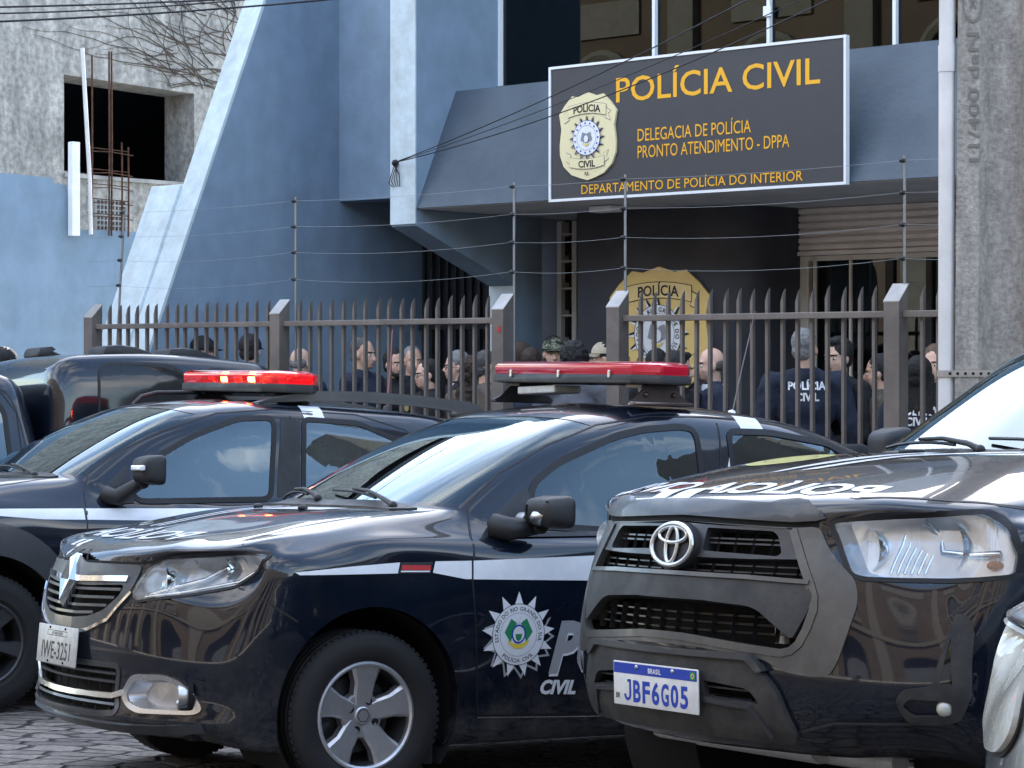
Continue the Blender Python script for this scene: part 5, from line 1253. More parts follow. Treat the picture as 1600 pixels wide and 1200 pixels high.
# end wall with the leaning white edge (its broad face looks to the right)
bm = BM(); prism(bm, [(.05, 0), (.98, 2.18), (2.09, 4.787), (2.905, HT), (9, HT), (9, 0)], 'x', -4.60, -4.83); obj('end_wall', bm, 'wall_blue', PS)
bm = BM(); prism(bm, [(.03, 0), (.96, 2.18), (2.07, 4.787), (2.885, HT), (2.915, HT), (2.10, 4.787), (.99, 2.18), (.06, 0)], 'x', -4.598, -4.86); obj('leaning_fin_edge', bm, 'edge_white', PS)
bm = BM(); prism(bm, [(-.02, 0), (.895, 2.09), (1.33, 3.13), (2.2, 3.13), (2.2, 0)], 'x', -4.86, -5.24, .006); obj('lower_buttress', bm, 'edge_white', PS)
# upper storey wall left bay, lower recess, gate
pb('upper_wall', (-4.60, 3.0, 3.06), (-2.97, 3.25, HT), 'wall_blue')
pb('upper_soffit', (-4.60, 3.25, 3.06), (-2.97, 4.3, 3.2), 'wall_gray')
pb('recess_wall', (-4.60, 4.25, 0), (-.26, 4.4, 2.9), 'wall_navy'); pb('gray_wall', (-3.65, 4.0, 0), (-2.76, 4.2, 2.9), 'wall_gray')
gt = empty('entrance_gate'); gt.parent = PS
for k in range(9): pb('gate_slat', (-4.55+.1*k, 4.05, .05), (-4.52+.1*k, 4.09, 2.9), 'plastic_black', gt)
pb('gate_rail', (-4.58, 4.03, 1.9), (-3.66, 4.05, 1.95), 'plastic_black', gt); pb('gate_rail', (-4.58, 4.03, .3), (-3.66, 4.05, .35), 'plastic_black', gt)
# central fin: vertical slab, chamfered foot, column
bm = BM(); prism(bm, [(2.0, 2.72), (3.24, 2.25), (3.24, 0), (3.6, 0), (3.6, 2.9), (3.25, 3.2), (3.25, HT), (2.0, HT)], 'x', -2.69, -2.97); fin = obj('fin', bm, 'wall_blue', PS)
bm = BM(); boxb(bm, (-2.972, 1.985, 2.735), (-2.688, 2.0, HT)); obj('fin_edge', bm, 'edge_white', PS)
bm = BM(); boxb(bm, (-2.975, 3.225, 0), (-2.685, 3.24, 2.26)); obj('column_edge', bm, 'edge_white', PS)
# canopy: leaning fascia, ledge and soffit
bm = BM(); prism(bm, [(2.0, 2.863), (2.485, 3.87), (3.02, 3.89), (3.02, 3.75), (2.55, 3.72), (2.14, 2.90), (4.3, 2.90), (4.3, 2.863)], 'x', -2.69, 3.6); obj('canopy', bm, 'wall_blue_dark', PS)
bm = BM(); boxb(bm, (-2.685, 2.03, 2.856), (3.6, 4.25, 2.862)); obj('canopy_soffit', bm, 'soffit', PS)
# wall pieces under the canopy
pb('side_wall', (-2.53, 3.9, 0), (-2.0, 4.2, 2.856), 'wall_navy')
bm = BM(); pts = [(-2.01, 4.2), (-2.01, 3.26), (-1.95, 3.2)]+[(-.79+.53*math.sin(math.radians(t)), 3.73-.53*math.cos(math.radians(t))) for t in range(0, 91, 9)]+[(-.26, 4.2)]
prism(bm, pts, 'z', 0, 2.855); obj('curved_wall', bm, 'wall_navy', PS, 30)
gb = empty('glass_block_window'); gb.parent = PS
pb('block_frame', (-2.75, 3.88, .6), (-2.70, 3.99, 2.84), 'frame_cream', gb); pb('block_frame', (-2.58, 3.88, .6), (-2.53, 3.99, 2.84), 'frame_cream', gb)
for k in range(9): pb('block_mullion', (-2.70, 3.885, .8+.24*k), (-2.58, 3.985, .815+.24*k), 'frame_cream', gb); pb('glass_block', (-2.70, 3.93, .62+.24*k), (-2.58, 3.96, .79+.24*k), 'window_dark', gb)
# roller shutter and glazed door
sh = empty('roller_shutter'); sh.parent = PS
bm = BM(); nsl = 6; prof = []
for k in range(nsl):
    z = 2.50+.06*k; prof += [(4.0, z), (3.975, z+.012), (3.975, z+.045), (4.0, z+.058)]
prism(bm, prof+[(4.06, 2.86), (4.06, 2.50)], 'x', -.255, 1.9); obj('shutter_slats', bm, 'shutter', sh)
pb('shutter_bottom_bar', (-.255, 3.96, 2.465), (1.9, 4.03, 2.498), 'shutter', sh)
dr = empty('glazed_door'); dr.parent = PS
for a0, a1 in ((-.255, -.175), (-.13, -.105), (.215, .235), (1.86, 1.9)): pb('door_frame', (a0, 4.0, 0), (a1, 4.06, 2.46), 'frame_cream', dr)
for a0, a1 in ((.56, .63), (.93, .98)): pb('door_leaf_frame', (a0, 3.99, 0), (a1, 4.06, 2.42), 'plastic_black', dr)
pb('door_frame', (-.175, 4.0, 2.42), (1.86, 4.06, 2.46), 'frame_cream', dr)
for a0, a1 in ((-.105, .215), (.235, .56), (.63, .93), (.98, 1.86)): pb('door_glass', (a0, 4.02, .05), (a1, 4.03, 2.42), 'glass_shop', dr)
pb('door_rail', (-.10, 4.0, 1.0), (1.86, 4.02, 1.05), 'frame_cream', dr); pb('door_handle', (.90, 3.95, 1.0), (.93, 3.98, 1.5), 'steel', dr)
pb('hall_wall', (-.3, 6.5, 0), (4, 6.6, 2.9), 'edge_white'); pb('hall_side', (3.5, 4.1, 0), (3.6, 6.5, 2.9), 'wall_gray'); pb('hall_column', (.30, 5.2, 0), (.62, 5.4, 2.85), 'frame_white')
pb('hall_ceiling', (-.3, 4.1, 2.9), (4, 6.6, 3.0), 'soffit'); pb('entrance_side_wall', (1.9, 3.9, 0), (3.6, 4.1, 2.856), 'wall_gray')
pb('canopy_lamp', (-1.35, 2.6, 2.80), (-1.12, 2.75, 2.85), 'white_paint', None, .01)
# upper glazing
ug = empty('upper_window'); ug.parent = PS
pb('window_glass', (-2.69, 3.06, 3.96), (3.5, 3.07, 5.6), 'glass_upper', ug); pb('window_sill', (-2.69, 2.99, 3.885), (3.5, 3.12, 3.955), 'wall_blue_dark', ug)
for a in (-2.68, -1.016, .103, 1.235, 2.37, 3.48): pb('window_mullion', (a-.014, 3.02, 3.955), (a+.014, 3.09, 5.6), 'frame_white', ug)
pb('window_head', (-2.69, 3.02, 5.6), (3.5, 3.1, 5.66), 'frame_white', ug); pb('mullion_lock', (.07, 3.0, 4.28), (.14, 3.02, 4.36), 'frame_white', ug)
pb('room_back', (-2.69, 6.5, 3.9), (3.5, 6.6, 5.8), 'wall_gray'); pb('room_floor', (-2.69, 3.2, 3.75), (3.5, 6.5, 3.86), 'wall_gray')
pb('upper_storeys', (-2.69, 3.02, 5.66), (3.6, 9, HT), 'wall_blue'); pb('rear_block', (-4.6, 4.4, 2.9), (-2.7, 9, HT), 'wall_blue'); pb('rear_block', (-2.69, 6.7, 0), (3.6, 9, 5.66), 'wall_blue')
pb('conduit', (2.02, 2.30, 2.95), (2.07, 2.36, 3.45), 'plastic_black')
# insulators and cable clamp on the fin
bm = BM(); ball(bm, (-2.9, 1.97, 3.245), (.03, .03, .03)); tube(bm, [(-2.9, 2.0, 3.245), (-2.9, 1.94, 3.245)], .012, 8)
for k in range(5): tube(bm, [(-2.9+.03*math.sin(k), 1.965, 3.24), (-2.93+.02*k, 1.96, 3.16), (-2.97+.03*k, 1.965, 3.08+.015*k), (-2.93+.02*k, 1.97, 3.05)], .004, 5)
obj('cable_clamp', bm, 'cable', PS, 60)
# ------------------------------------------------------------------ the shield, used on the sign and on the curved wall
def shield_outline(w, h):
    P = [(0, .5), (.16, .455), (.27, .47), (.40, .37), (.5, .27), (.46, .10), (.49, -.08), (.485, -.20), (.42, -.33), (.28, -.43), (.12, -.475), (0, -.5)]
    P = P+[(-x, y) for x, y in P[-2:0:-1]]
    return [(x*w, y*h) for x, y in P]
def ribbon(w, y, h, sag):
    """curved ribbon polygon with a folded tail each side"""
    n = 12; up = [(-w/2+w*k/n, y+h/2-sag*(1-(2*k/n-1)**2)*-1) for k in range(n+1)]; lo = [(a, b-h) for a, b in up]
    tails = [([(-w/2, y+h*.2), (-w/2-h*.55, y-h*.1), (-w/2-h*.2, y-h*.35), (-w/2-h*.5, y-h*1.0), (-w/2+h*.12, y-h*.72)], [[0, 1, 2, 3, 4]])]
    tails.append(([(-a, b) for a, b in tails[0][0]], [[4, 3, 2, 1, 0]]))
    return (up+lo[::-1], [list(range(2*n+2))]), tails
def put_shield(parent, ca, cz, w, h, d, body, pale, line, big):
    f = lambda k: (lambda x, y: (ca+x, d-k*.0022, cz+y))
    bm = BM(); prism(bm, [(ca+x, cz+y) for x, y in shield_outline(w, h)], 'y', d, d+.02); root = obj('shield', bm, body, parent)
    def add(nm, P, k, m): flat(nm, P[0], P[1], f(k), m, root)
    rb, tl = ribbon(w*.66, h*.285, h*.13, h*.035)
    for (V, Fc) in tl:
        add('ribbon_tail', (V, Fc), 1, line); cx = sum(v[0] for v in V)/5; cy = sum(v[1] for v in V)/5; add('ribbon_tail', ([(cx+(x-cx)*.86, cy+(y-cy)*.86) for x, y in V], Fc), 2, pale)
    V, Fc = rb; add('ribbon_edge', ([(x*1.015, y) for x, y in V], Fc), 3, line); cy = h*.285
    up = V[:13]; lo = V[13:]; e = h*.006
    add('ribbon', ([(x, y-e) for x, y in up]+[(x, y+e) for x, y in lo], Fc), 4, pale)
    def word(t, y, hh, sag, k, m, asp=1.):
        P = text2d(t, hh, .022, 0, 1., asp); add('shield_lettering', ([(x, y-hh/2+b+sag*(1-(2*x/(w*.66))**2)) for x, b in P[0]], P[1]), k, m)
    word('POLÍCIA', h*.285, h*.082, h*.035, 5, 'black_print', .95)
    add('star', shift2d(spikes(16, w*.20, w*.31, .9), 0, -.02*h), 3, 'black_print'); add('star', shift2d(spikes(16, w*.19, w*.31, .55, .05), 0, -.02*h), 4, 'gray_print' if not big else 'white_vinyl')
    add('roundel', shift2d(discpoly(w*.235, 40), 0, -.02*h), 5, 'frame_white'); add('roundel_ring', shift2d(ringpoly(w*.165, w*.17, 40), 0, -.02*h), 6, 'gray_print'); add('roundel_ring', shift2d(ringpoly(w*.233, w*.238, 40), 0, -.02*h), 6, 'blue_print' if not big else 'black_print')
    if big:
        add('roundel_lettering', shift2d(arctext('ESTADO DO RIO GRANDE DO SUL', w*.18, w*.037, 90, False, .012, .8), 0, -.02*h), 7, 'black_print'); add('roundel_lettering', shift2d(arctext('POLÍCIA CIVIL', w*.18, w*.037, 270, True, .012, .8), 0, -.02*h), 7, 'black_print')
    else:
        for aa in range(0, 360, 12): add('roundel_dot', shift2d(([(-.005*w*2, -.012*w), (.005*w*2, -.012*w), (.005*w*2, .012*w), (-.005*w*2, .012*w)], [[0, 1, 2, 3]]), w*.2*math.cos(math.radians(aa)), w*.2*math.sin(math.radians(aa))-.02*h, math.radians(aa)), 7, 'blue_print') if aa % 24 == 0 else None
    for sx in (-1, 1): add('roundel_flag', shift2d(([(sx*.02*w, -.06*w), (sx*.10*w, -.03*w), (sx*.07*w, .08*w), (sx*.01*w, .06*w)], [[0, 1, 2, 3] if sx > 0 else [3, 2, 1, 0]]), 0, -.02*h), 7, 'gray_print')
    add('roundel_rays', shift2d(spikes(11, .02*w, .13*w, .35), 0, -.02*h), 6, 'gray_print')
    add('roundel_shield', shift2d(discpoly(.045*w, 20, 1, 1.2), 0, -.03*h), 8, 'frame_white'); add('roundel_shield', shift2d(ringpoly(.042*w, .048*w, 20, 1, 1.2), 0, -.03*h), 9, 'gray_print' if big else 'blue_print')
    add('roundel_leaf', shift2d(([(-.08*w, -.05*w), (0, -.10*w), (.08*w, -.05*w), (0, -.075*w)], [[0, 1, 2, 3]]), 0, -.03*h), 9, 'yellow_print')
    rb, tl = ribbon(w*.60, -h*.285, h*.12, -h*.03)
    for (V, Fc) in tl:
        add('ribbon_tail', ([(x, -h*.57-y) for x, y in V], [q[::-1] for q in Fc]), 1, line); cx = sum(v[0] for v in V)/5; cy = sum(v[1] for v in V)/5; add('ribbon_tail', ([(cx+(x-cx)*.86, -h*.57-(cy+(y-cy)*.86)) for x, y in V], [q[::-1] for q in Fc]), 2, pale)
    V, Fc = rb; add('ribbon_edge', ([(x*1.015, y) for x, y in V], Fc), 3, line); up = V[:13]; lo = V[13:]
    add('ribbon', ([(x, y-e) for x, y in up]+[(x, y+e) for x, y in lo], Fc), 4, pale)
    word('CIVIL', -h*.285, h*.078, -h*.03, 5, 'black_print', 1.)
    P = text2d('RS', h*.04, .02); add('shield_lettering', shift2d(P, 0, -h*.445), 5, 'black_print')
    return root
# sign board on the canopy
SG = empty('station_sign', F0, FANG, 'long dark grey sign board with white edge reading POLÍCIA CIVIL in yellow letters', 'sign')
def sb_(name, a, b, m): bm = BM(); boxb(bm, a, b); return obj(name, bm, m, SG)
sb_('sign_panel', (-1.205, 1.955, 2.855), (1.488, 1.985, 3.880), 'sign_face')
fr_ = sb_('sign_frame', (-1.220, 1.945, 2.842), (1.503, 1.99, 2.862), 'frame_white')
for a, b in (((-1.220, 1.945, 3.873), (1.503, 1.99, 3.893)), ((-1.220, 1.945, 2.862), (-1.200, 1.99, 3.873)), ((1.483, 1.945, 2.862), (1.503, 1.99, 3.873))): sb_('sign_frame', a, b, 'frame_white')
sb_('sign_bracket', (-1.0, 1.985, 2.9), (-.95, 2.3, 2.95), 'steel'); sb_('sign_bracket', (1.2, 1.985, 2.9), (1.25, 2.3, 2.95), 'steel')
def sign_text(t, a0, a1, z, h):
    for bold, m, off in ((.028, 'sign_yellow', .0), (.004, 'sign_edge', .0)):
        V, Fc = text2d(t, h, bold, align='LEFT'); x0 = min(v[0] for v in V); k = (a1-a0)/textwidth(V)
        if off == 0 and m == 'sign_edge' : pass
        flat('sign_lettering', [((x-x0)*k, y) for x, y in V], Fc, (lambda d: (lambda x, y: (a0+x, d, z+y)))(1.952 if m == 'sign_yellow' else 1.9495), m, SG)
def sign_text1(t, a0, a1, z, h, bold=.02, m='sign_yellow'):
    V, Fc = text2d(t, h, bold, align='LEFT'); x0 = min(v[0] for v in V); k = (a1-a0)/textwidth(V)
    flat('sign_lettering', [((x-x0)*k, y) for x, y in V], Fc, lambda x, y: (a0+x, 1.952, z+y), m, SG)
sign_text1('POLÍCIA CIVIL', -.555, 1.285, 3.572, .192, .010)
sign_text1('DELEGACIA DE POLÍCIA', -.348, .689, 3.262, .098, 0); sign_text1('PRONTO ATENDIMENTO - DPPA', -.348, 1.023, 3.135, .098, 0); sign_text1('DEPARTAMENTO DE POLÍCIA DO INTERIOR', -.896, 1.137, 2.890, .074, 0)
put_shield(SG, -.822, 3.330, .565, .675, 1.935, 'sign_cream', 'sign_cream', 'gray_print', False)
WS = empty('wall_shield', F0, FANG, 'large gold police shield with black lettering fixed to the dark curved wall', 'emblem')
put_shield(WS, -1.075, 1.845, 1.02, 1.06, 3.165, 'gold_shield', 'gold_pale', 'black_print', True)
# ------------------------------------------------------------------ neighbours
bm = BM(); pts = [(-3., 3.40), (1.62, 3.318), (1.64, 3.27), (1.785, 3.255), (1.81, 2.845), (2.7, 2.858), (2.7, 0), (-3., 0)]
prism(bm, pts, 'x', -7.0, -7.18); o = obj('yard_wall', bm, 'wall_blue'); o.location = F0; o.rotation_euler = (0, 0, FANG); meta(o, 'plain pale blue yard wall with a stepped broken top, left of the white buttress', 'wall')
DB = empty('derelict_building', F0, FANG, 'derelict grey building with stained render and an empty dark window hole', 'building')
wall_holes('side_wall', [(-2, 0), (9, 0), (9, 7.0), (-2, 7.0)], [[(3.306, 3.60), (5.10, 3.52), (5.10, 4.565), (3.306, 4.61)]], 'x', -9.0, -9.5, 'old_render', DB)
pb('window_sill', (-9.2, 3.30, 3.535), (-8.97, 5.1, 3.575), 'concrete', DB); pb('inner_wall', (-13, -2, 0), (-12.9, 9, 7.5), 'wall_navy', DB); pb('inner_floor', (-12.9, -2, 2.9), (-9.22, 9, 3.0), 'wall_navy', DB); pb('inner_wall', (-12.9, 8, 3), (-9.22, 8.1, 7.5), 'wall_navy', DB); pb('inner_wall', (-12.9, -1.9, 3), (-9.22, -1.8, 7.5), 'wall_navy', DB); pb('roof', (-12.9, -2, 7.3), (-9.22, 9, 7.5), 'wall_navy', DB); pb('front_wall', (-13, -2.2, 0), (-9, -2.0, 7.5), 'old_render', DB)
def top_thing(name, label, cat, group=None): return empty(name, F0, FANG, label, cat, group)
# lattice brick strip beside the notch, white pipes, rebar
LB = top_thing('lattice_panel', 'small pierced concrete block panel beside the white buttress', 'panel')
wall_holes('block_panel', [(2.36, 2.85), (2.78, 2.85), (2.78, 3.18), (2.36, 3.18)], [[(2.385+.045*i, 2.88+.05*j), (2.415+.045*i, 2.88+.05*j), (2.415+.045*i, 2.915+.05*j), (2.385+.045*i, 2.915+.05*j)] for i in range(8) for j in range(6)], 'x', -7.3, -7.38, 'concrete', LB)
def rod(name, pts, r, m, label, cat, group=None, seg=8):
    t = top_thing(name, label, cat, group); bm = BM(); tube(bm, pts, r, seg); o = obj('shaft', bm, m, t, 60); return t
t = top_thing('white_post', 'thick square white post standing in the notch of the blue yard wall', 'post'); bm = BM(); boxb(bm, (-6.95, 1.755, 2.78), (-6.88, 1.845, 3.66), .006); obj('post_shaft', bm, 'white_paint', t)
o = BM(); tube(o, [(-6.9, 1.985, 2.8), (-6.9, 1.975, 3.3), (-6.9, 1.885, 4.55)], .02, 8); o = obj('plastic_pipe', o, 'pvc', None, 60); o.location = F0; o.rotation_euler = (0, 0, FANG); meta(o, 'thin leaning white plastic pipe in front of the empty window', 'pipe')
RB = top_thing('rebar_cage', 'rusty steel reinforcement bars with ties sticking out of the broken wall', 'rebar')
for d, z in ((2.04, 4.50), (2.245, 4.56), (2.275, 4.56), (2.40, 3.70), (2.48, 3.66)):
    bm = BM(); tube(bm, [(-6.95, d, 2.8), (-6.95, d+.005, (2.8+z)/2), (-6.95, d, z)], .0095, 6); obj('rebar', bm, 'rust', RB, 60)
for z in (2.98, 3.12, 3.26, 3.40, 3.60):
    bm = BM(); tube(bm, [(-6.93, 1.99, z+.02*math.sin(z*40)), (-6.93, 2.25, z), (-6.93, 2.52, z-.02)], .005, 5); tube(bm, [(-6.97, 2.0, z+.03), (-6.97, 2.5, z+.02)], .005, 5); obj('tie_wire', bm, 'rust', RB, 60)
# leafless creeper on the render
VN = top_thing('creeper', 'leafless brown creeper vine spread over the stained grey wall above the window', 'vine'); r9 = random.Random(11)
for k in range(60):
    d, z = 5.9+r9.uniform(-1.2, .5), 4.62+r9.random()*1.2; pts = []; ang = math.radians(r9.uniform(110, 190)); L_ = r9.randint(12, 26)
    for q in range(L_):
        pts.append((-8.985-.012*r9.random(), d, z)); ang += r9.uniform(-.30, .30); d += .085*math.cos(ang); z += .06*math.sin(ang)*(.8)
        if z < 4.62 and d < 5.15 and d > 3.2: ang = math.radians(100)
        if z < 3.6: ang = abs(ang)
    bm = BM(); tube(bm, pts, [.0062*(1-.75*i/L_) for i in range(L_)], 5); obj('vine_stem', bm, 'vine', VN, 60)
NB = empty('neighbour_building', F0, FANG, 'plain grey building right of the utility pole', 'building'); pb('block', (9, .5, 0), (40, 9, 6.5), 'neighbour', NB); pb('sun_screen_block', (3.6, 3.0, 0), (9, 9, HT), 'neighbour', NB)  # block next to the station is unseen, added to keep sun off the cars
NB2 = empty('neighbour_building', F0, FANG, 'plain grey building far down the street left of the derelict building', 'building'); pb('block', (-40, -.5, 0), (-13.2, 9, 6), 'neighbour', NB2)
# arcade across the street, seen only in glass and paint
OP = empty('arcade_building', F0, FANG, 'ochre arcade building with pale arches across the street, seen in reflections', 'building')
holes = []
for k in range(26):
    a = -50+4*k; arc = [(a+1.1*math.cos(math.radians(t)), 3.0+1.1*math.sin(math.radians(t))) for t in range(0, 181, 15)]; holes.append([(a+1.1, .4)]+arc+[(a-1.1, .4)])
    holes.append([(a+.6, 5.4)]+[(a+.6*math.cos(math.radians(t)), 6.9+.6*math.sin(math.radians(t))) for t in range(0, 181, 30)]+[(a-.6, 5.4)])
wall_holes('arcade_wall', [(-54, .2), (54, .2), (54, 9.2), (-54, 9.2)], holes, 'y', -17.5, -17.9, 'opp_wall', OP)
pb('back_wall', (-54, -20.5, .2), (54, -20.3, 9.1), 'wall_gray', OP)
for z in (4.6, 9.0): pb('cornice', (-54, -17.46, z), (54, -17.2, z+.3), 'opp_trim', OP)
for k in range(27): pb('pilaster', (-52.3+4*k, -17.49, .3), (-51.7+4*k, -17.3, 9.0), 'opp_trim', OP)
for k in range(26):
    a = -50+4*k; bm = BM(); P_ = [(a+.75*math.cos(math.radians(t)), -17.42, 6.9+.75*math.sin(math.radians(t))) for t in range(0, 181, 15)]; tube(bm, [(a+.75, -17.42, 5.2)]+P_+[(a-.75, -17.42, 5.2)], .12, 6); obj('window_trim', bm, 'opp_trim', OP)
    pb('balcony', (a-1.0, -17.45, 5.0), (a+1.0, -17.0, 5.2), 'opp_trim', OP); pb('window_leaf', (a-.55, -17.8, 5.4), (a+.55, -17.75, 7.3), 'wall_navy', OP)
    for q in range(7): pb('baluster', (a-.95+.3*q, -17.1, 5.2), (a-.87+.3*q, -17.02, 5.9), 'opp_trim', OP)
    pb('balcony_rail', (a-1.0, -17.12, 5.9), (a+1.0, -17.0, 6.0), 'opp_trim', OP); pb('attic_panel', (a-.9, -17.5, 8.0), (a+.9, -17.44, 8.7), 'opp_trim', OP)
# ------------------------------------------------------------------ fences, pole, cables
def fence(label, posts, spans):
    t = empty('metal_fence', F0, FANG, label, 'fence')
    for a in posts:
        bm = BM(); w = .052
        lo = [bm.verts.new((a+x, y, 0)) for x, y in ((-w, -w), (w, -w), (w, w), (-w, w))]; hi = [bm.verts.new((a+x, y, z)) for x, y, z in ((-w, -w, 1.955), (w, -w, 1.955), (w, w, 2.055), (-w, w, 2.055))]
        for k in range(4): bm.faces.new((lo[k], lo[(k+1) % 4], hi[(k+1) % 4], hi[k]))
        bm.faces.new(hi); p = obj('fence_post', bm, 'fence_metal', t)
        bm = BM(); vs = [bm.verts.new((a+x, y, z)) for x, y, z in ((-w-.003, -w-.003, 1.957), (w+.003, -w-.003, 1.957), (w+.003, w+.003, 2.063), (-w-.003, w+.003, 2.063))]; vb = [bm.verts.new(v.co-Vector((0, 0, .008))) for v in vs]
        bm.faces.new(vs); bm.faces.new(vb[::-1])
        for k in range(4): bm.faces.new((vs[k], vb[k], vb[(k+1) % 4], vs[(k+1) % 4]))
        obj('post_cap', bm, 'fence_cap', p)
    bar0 = None
    for a0, a1, n in spans:
        bm = BM(); boxb(bm, (a0+.052, -.02, 1.86), (a1-.052, .022, 1.90), .004); obj('fence_rail', bm, 'fence_metal', t)
        bm = BM(); boxb(bm, (a0+.052, -.02, .22), (a1-.052, .022, .26), .004); obj('fence_rail', bm, 'fence_metal', t)
        for k in range(n):
            a = a0+.052+(a1-a0-.104)*(k+1)/(n+1); bm = BM(); w = .010
            y0, y1 = (.022, .050); lo = [bm.verts.new((x, y, .12)) for x, y in ((-w, y0), (w, y0), (w, y1), (-w, y1))]; hi = [bm.verts.new((x, y, z)) for x, y, z in ((-w, y0, 1.975), (w, y0, 2.035), (w, y1, 2.06), (-w, y1, 2.0))]
            if bar0 is None:
                for q in range(4): bm.faces.new((lo[q], lo[(q+1) % 4], hi[(q+1) % 4], hi[q]))
                bm.faces.new(hi); bar0 = obj('fence_bar', bm, 'fence_metal', t); bar0.location = (a, 0, 0)
            else:
                bm.free(); o = bar0.copy(); COL.objects.link(o); o.parent = t; o.location = (a, 0, rnd.uniform(-.008, .008)); o.rotation_euler = (rnd.uniform(-.004, .004), rnd.uniform(-.005, .005), 0)
    return t
fence('grey brown metal fence on the left of the gateway, two spans of pointed bars', (-4.38, -2.195, .006), ((-4.38, -2.195, 17), (-2.195, .006, 17)))
fence('grey brown metal fence on the right of the gateway, running behind the concrete pole', (1.003, 3.097, 5.19), ((1.003, 3.097, 17), (3.097, 5.19, 17)))
bm = BM(); boxb(bm, (-.06+.066, -.0535, 1.80), (-.03+.066, -.0565, 1.835)); o = obj('post_tag', bm, 'red_print'); o.location = F0; o.rotation_euler = (0, 0, FANG); meta(o, 'tiny reddish tag stuck near the top of the left gateway post', 'tag')
ins_z = (2.79, 2.60, 2.41, 2.21)
POLES = [(-4.16, .10, 'leaning thin electric fence rod behind the leftmost fence post'), (-2.085, 0., 'thin electric fence rod with insulators above the post in the middle of the left fence'), (.06, 0., 'thin electric fence rod with insulators above the left gateway post'), (1.02, 0., 'thin electric fence rod with insulators above the right gateway post, in front of the sign'), (3.12, 0., 'thin electric fence rod with insulators above the fence post nearest the concrete pole')]
for a, lean, lab in POLES:
    t = top_thing('electric_fence_rod', lab, 'rod', 'electric fence rods along the fence top'); top = 2.82
    bm = BM(); tube(bm, [(a, .06, 1.6), (a+lean, .06, top)], .0095, 8); obj('rod_shaft', bm, 'wire', t, 60)
    for z in ins_z:
        aa = a+lean*(z-1.6)/(top-1.6); bm = BM(); ball(bm, (aa-.006, .045, z), (.022, .022, .014), 10, 6); tube(bm, [(aa-.006, .045, z), (aa+.006, .06, z)], .008, 6); obj('insulator', bm, 'plastic_black', t, 60)
for i, z in enumerate(ins_z):
    pts = []; A = [-4.5]+[p[0] for p in POLES]+[3.9]
    for a0, a1 in zip(A, A[1:]):
        for k in range(8): u_ = k/8; pts.append((a0+(a1-a0)*u_, .035, z-.035*4*u_*(1-u_)*(a1-a0)/2.1*(.5+.25*i)))
    pts.append((3.9, .035, z)); bm = BM(); tube(bm, pts, .0011, 4)
    o = obj('electric_fence_wire', bm, 'wire', None, 60); o.location = F0; o.rotation_euler = (0, 0, FANG)
    meta(o, ('topmost' , 'second from the top', 'third from the top', 'lowest')[i]+' thin grey electric fence wire strung between the rods', 'wire', 'electric fence wires')
# concrete utility pole: I-shaped, tapering, lettering cast in the flange
UP_ = Vector((2.62, 12.1, 0)); UPM = Matrix.Translation(UP_) @ Matrix.Rotation(FANG*.35, 4, 'Z')
t = empty('utility_pole', matrix=UPM, label='weathered concrete utility pole with cast lettering, taller than the frame', cat='pole')
def poleprof(k, z): w = .245*k; d = .17*k; return [(x, y, z) for x, y in ((-w, -d), (-w+.115*k, -d), (-w+.16*k, -d+.085), (w-.16*k, -d+.085), (w-.115*k, -d), (w, -d), (w, d), (w-.115*k, d), (w-.16*k, d-.085), (-w+.16*k, d-.085), (-w+.115*k, d), (-w, d))]
bm = BM(); R_ = [[bm.verts.new(p) for p in poleprof(1.09-.032*z, z)] for z in (-.4, 1, 2, 3, 4, 5, 6, 7.5, 9)]
for A, B in zip(R_, R_[1:]):
    for k in range(12): bm.faces.new((A[k], A[(k+1) % 12], B[(k+1) % 12], B[k]))
bm.faces.new(R_[-1]); bmesh.ops.bevel(bm, geom=[e for e in bm.edges if abs(e.verts[0].co.z-e.verts[1].co.z) > .5], offset=.012, segments=2, affect='EDGES')
obj('pole_shaft', bm, 'pole_concrete', t, 35)
mat('cast_letter', (.16, .148, .135), .9)
V, Fc = text2d('11/400 daN ⊗ ARTELAN', .058, .012, align='LEFT'); L_ = textwidth(V)
k = 1.62/L_ if L_ > 0 else 1
flat('cast_lettering', [(x*k, y) for x, y in V], Fc, lambda x, y: (-.155-.0+.0-y+.028-.012*(x/1.6), -.1765+.005*(x/1.6), 2.62+x), 'cast_letter', t)
for z in (.0,):
    bm = BM()
    pl = [(-.31, -.10), (-.29, -.19), (-.24, -.205), (.24, -.205), (.26, -.1)]
# PVC pipe and strap
bm = BM(); tube(bm, [(-.305, -.125, -.2), (-.300, -.125, 3.15), (-.298, -.125, 3.2)], .043, 20); tube(bm, [(-.298, -.125, 3.19), (-.292, -.125, 6)], .043, 20); tube(bm, [(-.2985, -.125, 3.13), (-.298, -.125, 3.27)], .0475, 20)
o = obj('drain_pipe', bm, 'pvc', None, 50); o.matrix_world = UPM; meta(o, 'pale plastic pipe running up the left side of the concrete utility pole', 'pipe')
bm = BM(); z0 = 1.52; P_ = [(-.352, -.11), (-.35, -.16), (-.315, -.176), (-.27, -.184), (-.1, -.187), (.1, -.187), (.27, -.187)]
for (x0, y0), (x1, y1) in zip(P_, P_[1:]):
    v = [bm.verts.new(p) for p in ((x0, y0, z0), (x1, y1, z0), (x1, y1, z0+.034), (x0, y0, z0+.034))]; bm.faces.new(v)
o = obj('perforated_strap', bm, 'steel'); o.matrix_world = UPM; meta(o, 'perforated steel strap tying the plastic pipe to the concrete pole', 'strap')
bm = BM()
for k in range(14): box(bm, (-.28+.04*k, -.1895, z0+.017), (.014, .003, .014))
q = obj('strap_holes', bm, 'dark', o)
